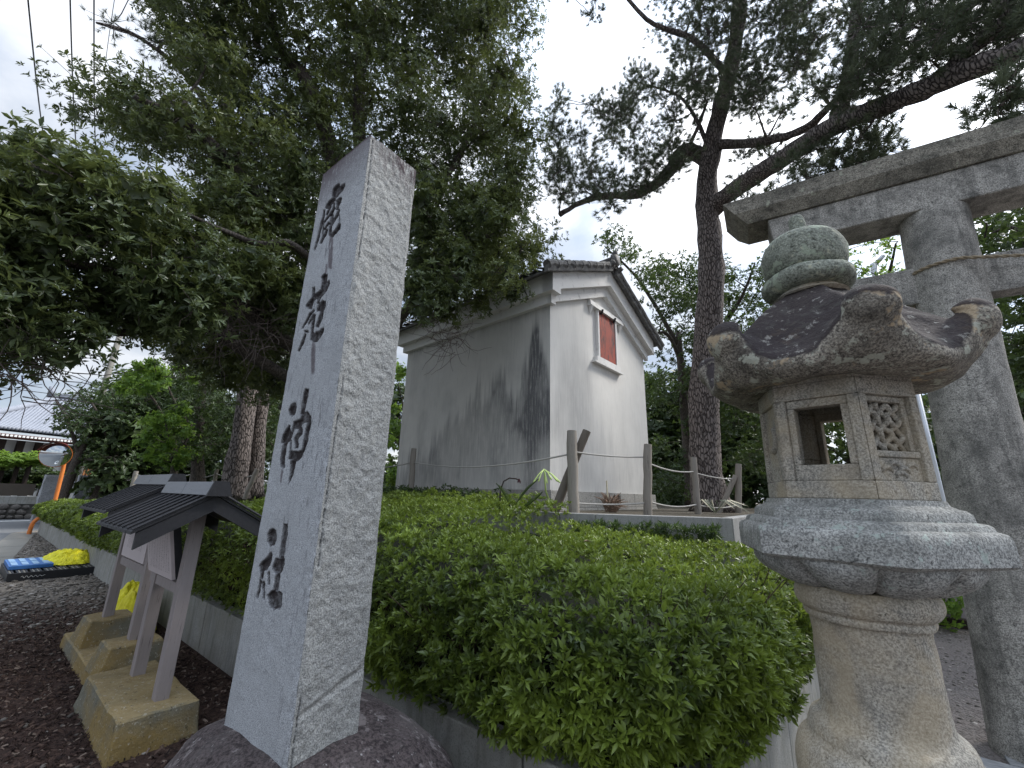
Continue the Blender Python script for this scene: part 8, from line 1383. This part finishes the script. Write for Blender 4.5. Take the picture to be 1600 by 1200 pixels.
for i in range(500):
    s_ = rng.uniform(total-9, total-.4) if i % 4 else rng.uniform(0, total); j = min(int(np.searchsorted(cum, s_)), len(FL)-1); b0 = np.array([*(FL[j]-FN[j]*rng.uniform(.18, .45)), .38]); h = rng.uniform(.35, .8)
    e_ = np.array([*(FL[j]+FN[j]*rng.uniform(-.2, .0)+rng.normal(size=2)*.10), .38+h]); mid = (b0+e_)/2+np.array([0, 0, .08])+rng.normal(size=3)*.04
    mb_.tube([b0, mid, e_], [.007, .005, .002], 4, cap=False)
tag(mb_.build('stems', M['stem'], hg), kind='stuff')
# woody inside of the hedge
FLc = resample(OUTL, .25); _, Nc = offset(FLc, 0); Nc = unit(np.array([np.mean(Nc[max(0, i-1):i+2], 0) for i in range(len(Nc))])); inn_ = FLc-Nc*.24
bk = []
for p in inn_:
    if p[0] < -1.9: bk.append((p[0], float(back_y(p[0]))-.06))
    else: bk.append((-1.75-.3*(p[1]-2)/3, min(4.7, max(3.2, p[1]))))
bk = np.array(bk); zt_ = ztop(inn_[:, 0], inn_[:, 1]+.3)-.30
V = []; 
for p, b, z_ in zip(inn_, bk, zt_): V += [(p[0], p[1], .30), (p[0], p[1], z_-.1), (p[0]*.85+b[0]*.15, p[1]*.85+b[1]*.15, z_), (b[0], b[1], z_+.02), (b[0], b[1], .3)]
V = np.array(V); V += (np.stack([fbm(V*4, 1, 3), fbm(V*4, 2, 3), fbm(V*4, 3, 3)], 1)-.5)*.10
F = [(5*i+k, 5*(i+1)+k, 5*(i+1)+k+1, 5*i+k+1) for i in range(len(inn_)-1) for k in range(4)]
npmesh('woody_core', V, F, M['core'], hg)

# ground cover and yard weeds
parts = []
n_ = 3200; x_ = rng.uniform(-16, -4.5, n_); y_ = rng.uniform(4.75, 6.4, n_); z_ = TZ+.05+rng.random(n_)*.34*(.3+fbm(np.stack([x_, y_, 0*x_], 1)*1.2, 5, 3)); P = np.stack([x_, y_, z_], 1); parts.append(whorls(P, np.array([0, 0, 1.])+rng.normal(size=P.shape)*.4, 5, .07, .035, (40, 85)))
n_ = 260; x_ = rng.uniform(-2.5, -1.1, n_); y_ = back_y(x_)-.12-rng.random(n_)*.15; P = np.stack([x_, y_, 1.16+rng.random(n_)*.16], 1); parts.append(whorls(P, np.array([0, 0, 1.])+rng.normal(size=P.shape)*.4, 7, .08, .018, (20, 70)))
V, F, R, Yg = join(parts); tag(npmesh('ground_cover', V, F, M['cover'], None, False, dict(rnd=R, young=Yg)), 'low leafy weeds along the edge of the yard', 'ground cover', kind='stuff')
parts = []; c = at(1478, 930, 8.6); P, d = puff_points((c[0]-.12, c[1], .45), .48, 300, 1.1); P[:, 2] = np.abs(P[:, 2]); parts.append(whorls(P, d+np.array([0, 0, .3]), 5, .075, .05, (50, 90)))
V, F, R, Yg = join(parts); o = npmesh('ivy', V, F, M['maple'], None, False, dict(rnd=R, young=Yg), origin=(c[0], c[1], 0)); tag(o, 'patch of bright ivy leaves beside the board behind the lantern shaft', 'ivy', kind='stuff')
# dry leaf on the hedge
for (x_, y_, lb) in ((-1.55, 2.9, 'small red brown dry leaf lying on the hedge top'),):
    z_ = float(ztop(np.array([x_]), np.array([y_]))[0])+.05; tag(npmesh('dry_leaf', [(x_, y_, z_), (x_+.03, y_+.01, z_+.01), (x_+.05, y_+.04, z_), (x_+.01, y_+.03, z_+.012)], [(0, 1, 2, 3)], M['dead_leaf'], origin=(x_, y_, z_)), lb, 'leaf')

# ------------------------------------------------------------------ litter on the ground: bark chips, gravel, pebbles
def chips(name, n_, box_, mat, lo, hi, z0=.0, asp=.3, kind='chips', lab='', dens=None):
    x_ = rng.uniform(box_[0], box_[1], n_); y_ = rng.uniform(box_[2], box_[3], n_)
    if dens is not None: ok = dens(x_, y_) > rng.random(n_); x_, y_ = x_[ok], y_[ok]; 
    n_ = len(x_); a = rng.random(n_)*2*PI; L_ = rng.uniform(lo, hi, n_); W_ = L_*asp*rng.uniform(.6, 1.3, n_); tl = rng.normal(size=n_)*.35
    d = np.stack([np.cos(a)*np.cos(tl), np.sin(a)*np.cos(tl), np.sin(tl)], 1); s_ = np.stack([-np.sin(a), np.cos(a), rng.normal(size=n_)*.3], 1); up_v = np.cross(d, s_)
    C = np.stack([x_, y_, z0+np.abs(np.sin(tl))*L_*.5+.004+rng.random(n_)*.008], 1)
    P = [C+d*L_[:, None]*.5*i+s_*W_[:, None]*.5*j+np.array([0, 0, 1.])*k*W_[:, None]*.35 for i, j, k in ((-1, -.6, -1), (1, -.8, -1), (.8, 1, -1), (-.9, .8, -1), (-.6, 0, 1), (.6, .1, 1))]
    V = np.stack(P, 1).reshape(-1, 3); o_ = np.arange(n_)[:, None, None]*6
    F = (o_+np.array([[0, 1, 5], [0, 5, 4], [2, 3, 4], [2, 4, 5]])[None]).reshape(-1, 3)
    o = npmesh(name, V, F, mat, None, False, dict(rnd=np.repeat(rng.random(n_), 6))); tag(o, lab, 'litter' , kind='stuff'); return o
def rndmat(name, stops, rough=.9):
    n = N(name, rough); return n.bump(n.noise(80, 3), .4, .003).done(n.mix(n.noise(60, 3), n.ramp(n.attr('rnd'), stops), n.ramp(n.attr('rnd'), [(p, tuple(v*.6 for v in c)) for p, c in stops])))
M['chips'] = rndmat('bark_chip', [(0, (.020, .012, .010)), (.55, (.055, .032, .026)), (.85, (.13, .085, .065)), (1, (.28, .22, .18))])
M['pebble'] = rndmat('pebble_mix', [(0, (.08, .07, .06)), (.5, (.19, .17, .15)), (.85, (.30, .27, .24)), (1, (.50, .46, .42))], .8)
chips('bark_mulch', 34000, (-9.5, -2.4, -1.2, 1.82), M['chips'], .012, .05, lab='dark bark chips strewn over the soil along the kerb', dens=lambda x_, y_: np.clip((x_+9.5)/3.5, 0, 1)*np.clip(.45+fbm(np.stack([x_, y_, 0*x_], 1)*1.2, 3, 3), 0, 1))
chips('bark_mulch', 3000, (-1.35, -.75, 2.05, 2.9), M['chips'], .012, .045, z0=.365, lab='bark chips on the planter soil under the hedge')
def pebbles(name, n_, box_, lo, hi, lab, dens=None, z0=0):
    bm = bmesh.new(); bmesh.ops.create_icosphere(bm, subdivisions=1, radius=1); B = np.array([v.co[:] for v in bm.verts]); Fi = np.array([[v.index for v in f.verts] for f in bm.faces]); bm.free()
    x_ = rng.uniform(box_[0], box_[1], n_); y_ = rng.uniform(box_[2], box_[3], n_)
    if dens is not None: ok = dens(x_, y_) > rng.random(n_); x_, y_ = x_[ok], y_[ok]
    n_ = len(x_); r_ = lo+(hi-lo)*rng.random(n_)**3; a = rng.random(n_)*2*PI; sx = r_*rng.uniform(.8, 1.6, n_); sy = r_*rng.uniform(.6, 1, n_); sz = r_*rng.uniform(.35, .7, n_)
    Bj = B[None]*(1+rng.normal(size=(n_, len(B), 1))*.08); X = Bj[..., 0]*sx[:, None]; Y = Bj[..., 1]*sy[:, None]; Z = Bj[..., 2]*sz[:, None]
    V = np.stack([x_[:, None]+X*np.cos(a)[:, None]-Y*np.sin(a)[:, None], y_[:, None]+X*np.sin(a)[:, None]+Y*np.cos(a)[:, None], z0+Z+sz[:, None]*.5], -1).reshape(-1, 3)
    F = (Fi[None]+np.arange(n_)[:, None, None]*len(B)).reshape(-1, 3); o = npmesh(name, V, F, M['pebble'], None, True, dict(rnd=np.repeat(rng.random(n_), len(B)))); tag(o, lab, 'pebbles', kind='stuff')
pebbles('gravel', 9000, (-21, -7, .3, 2.0), .008, .034, 'loose grey gravel on the verge by the pallets', dens=lambda x_, y_: (y_ > .92+(-12.6-x_)*.12)*1.0*np.clip((-6-x_)/3, .15, 1))
pebbles('gravel', 700, (-8, -2.8, -1.0, 1.8), .006, .026, 'scattered pale pebbles among the bark chips')
pebbles('gravel', 5500, (.4, 1.8, 5.05, 9.5), .005, .018, 'fine dark gravel of the path behind the lantern')
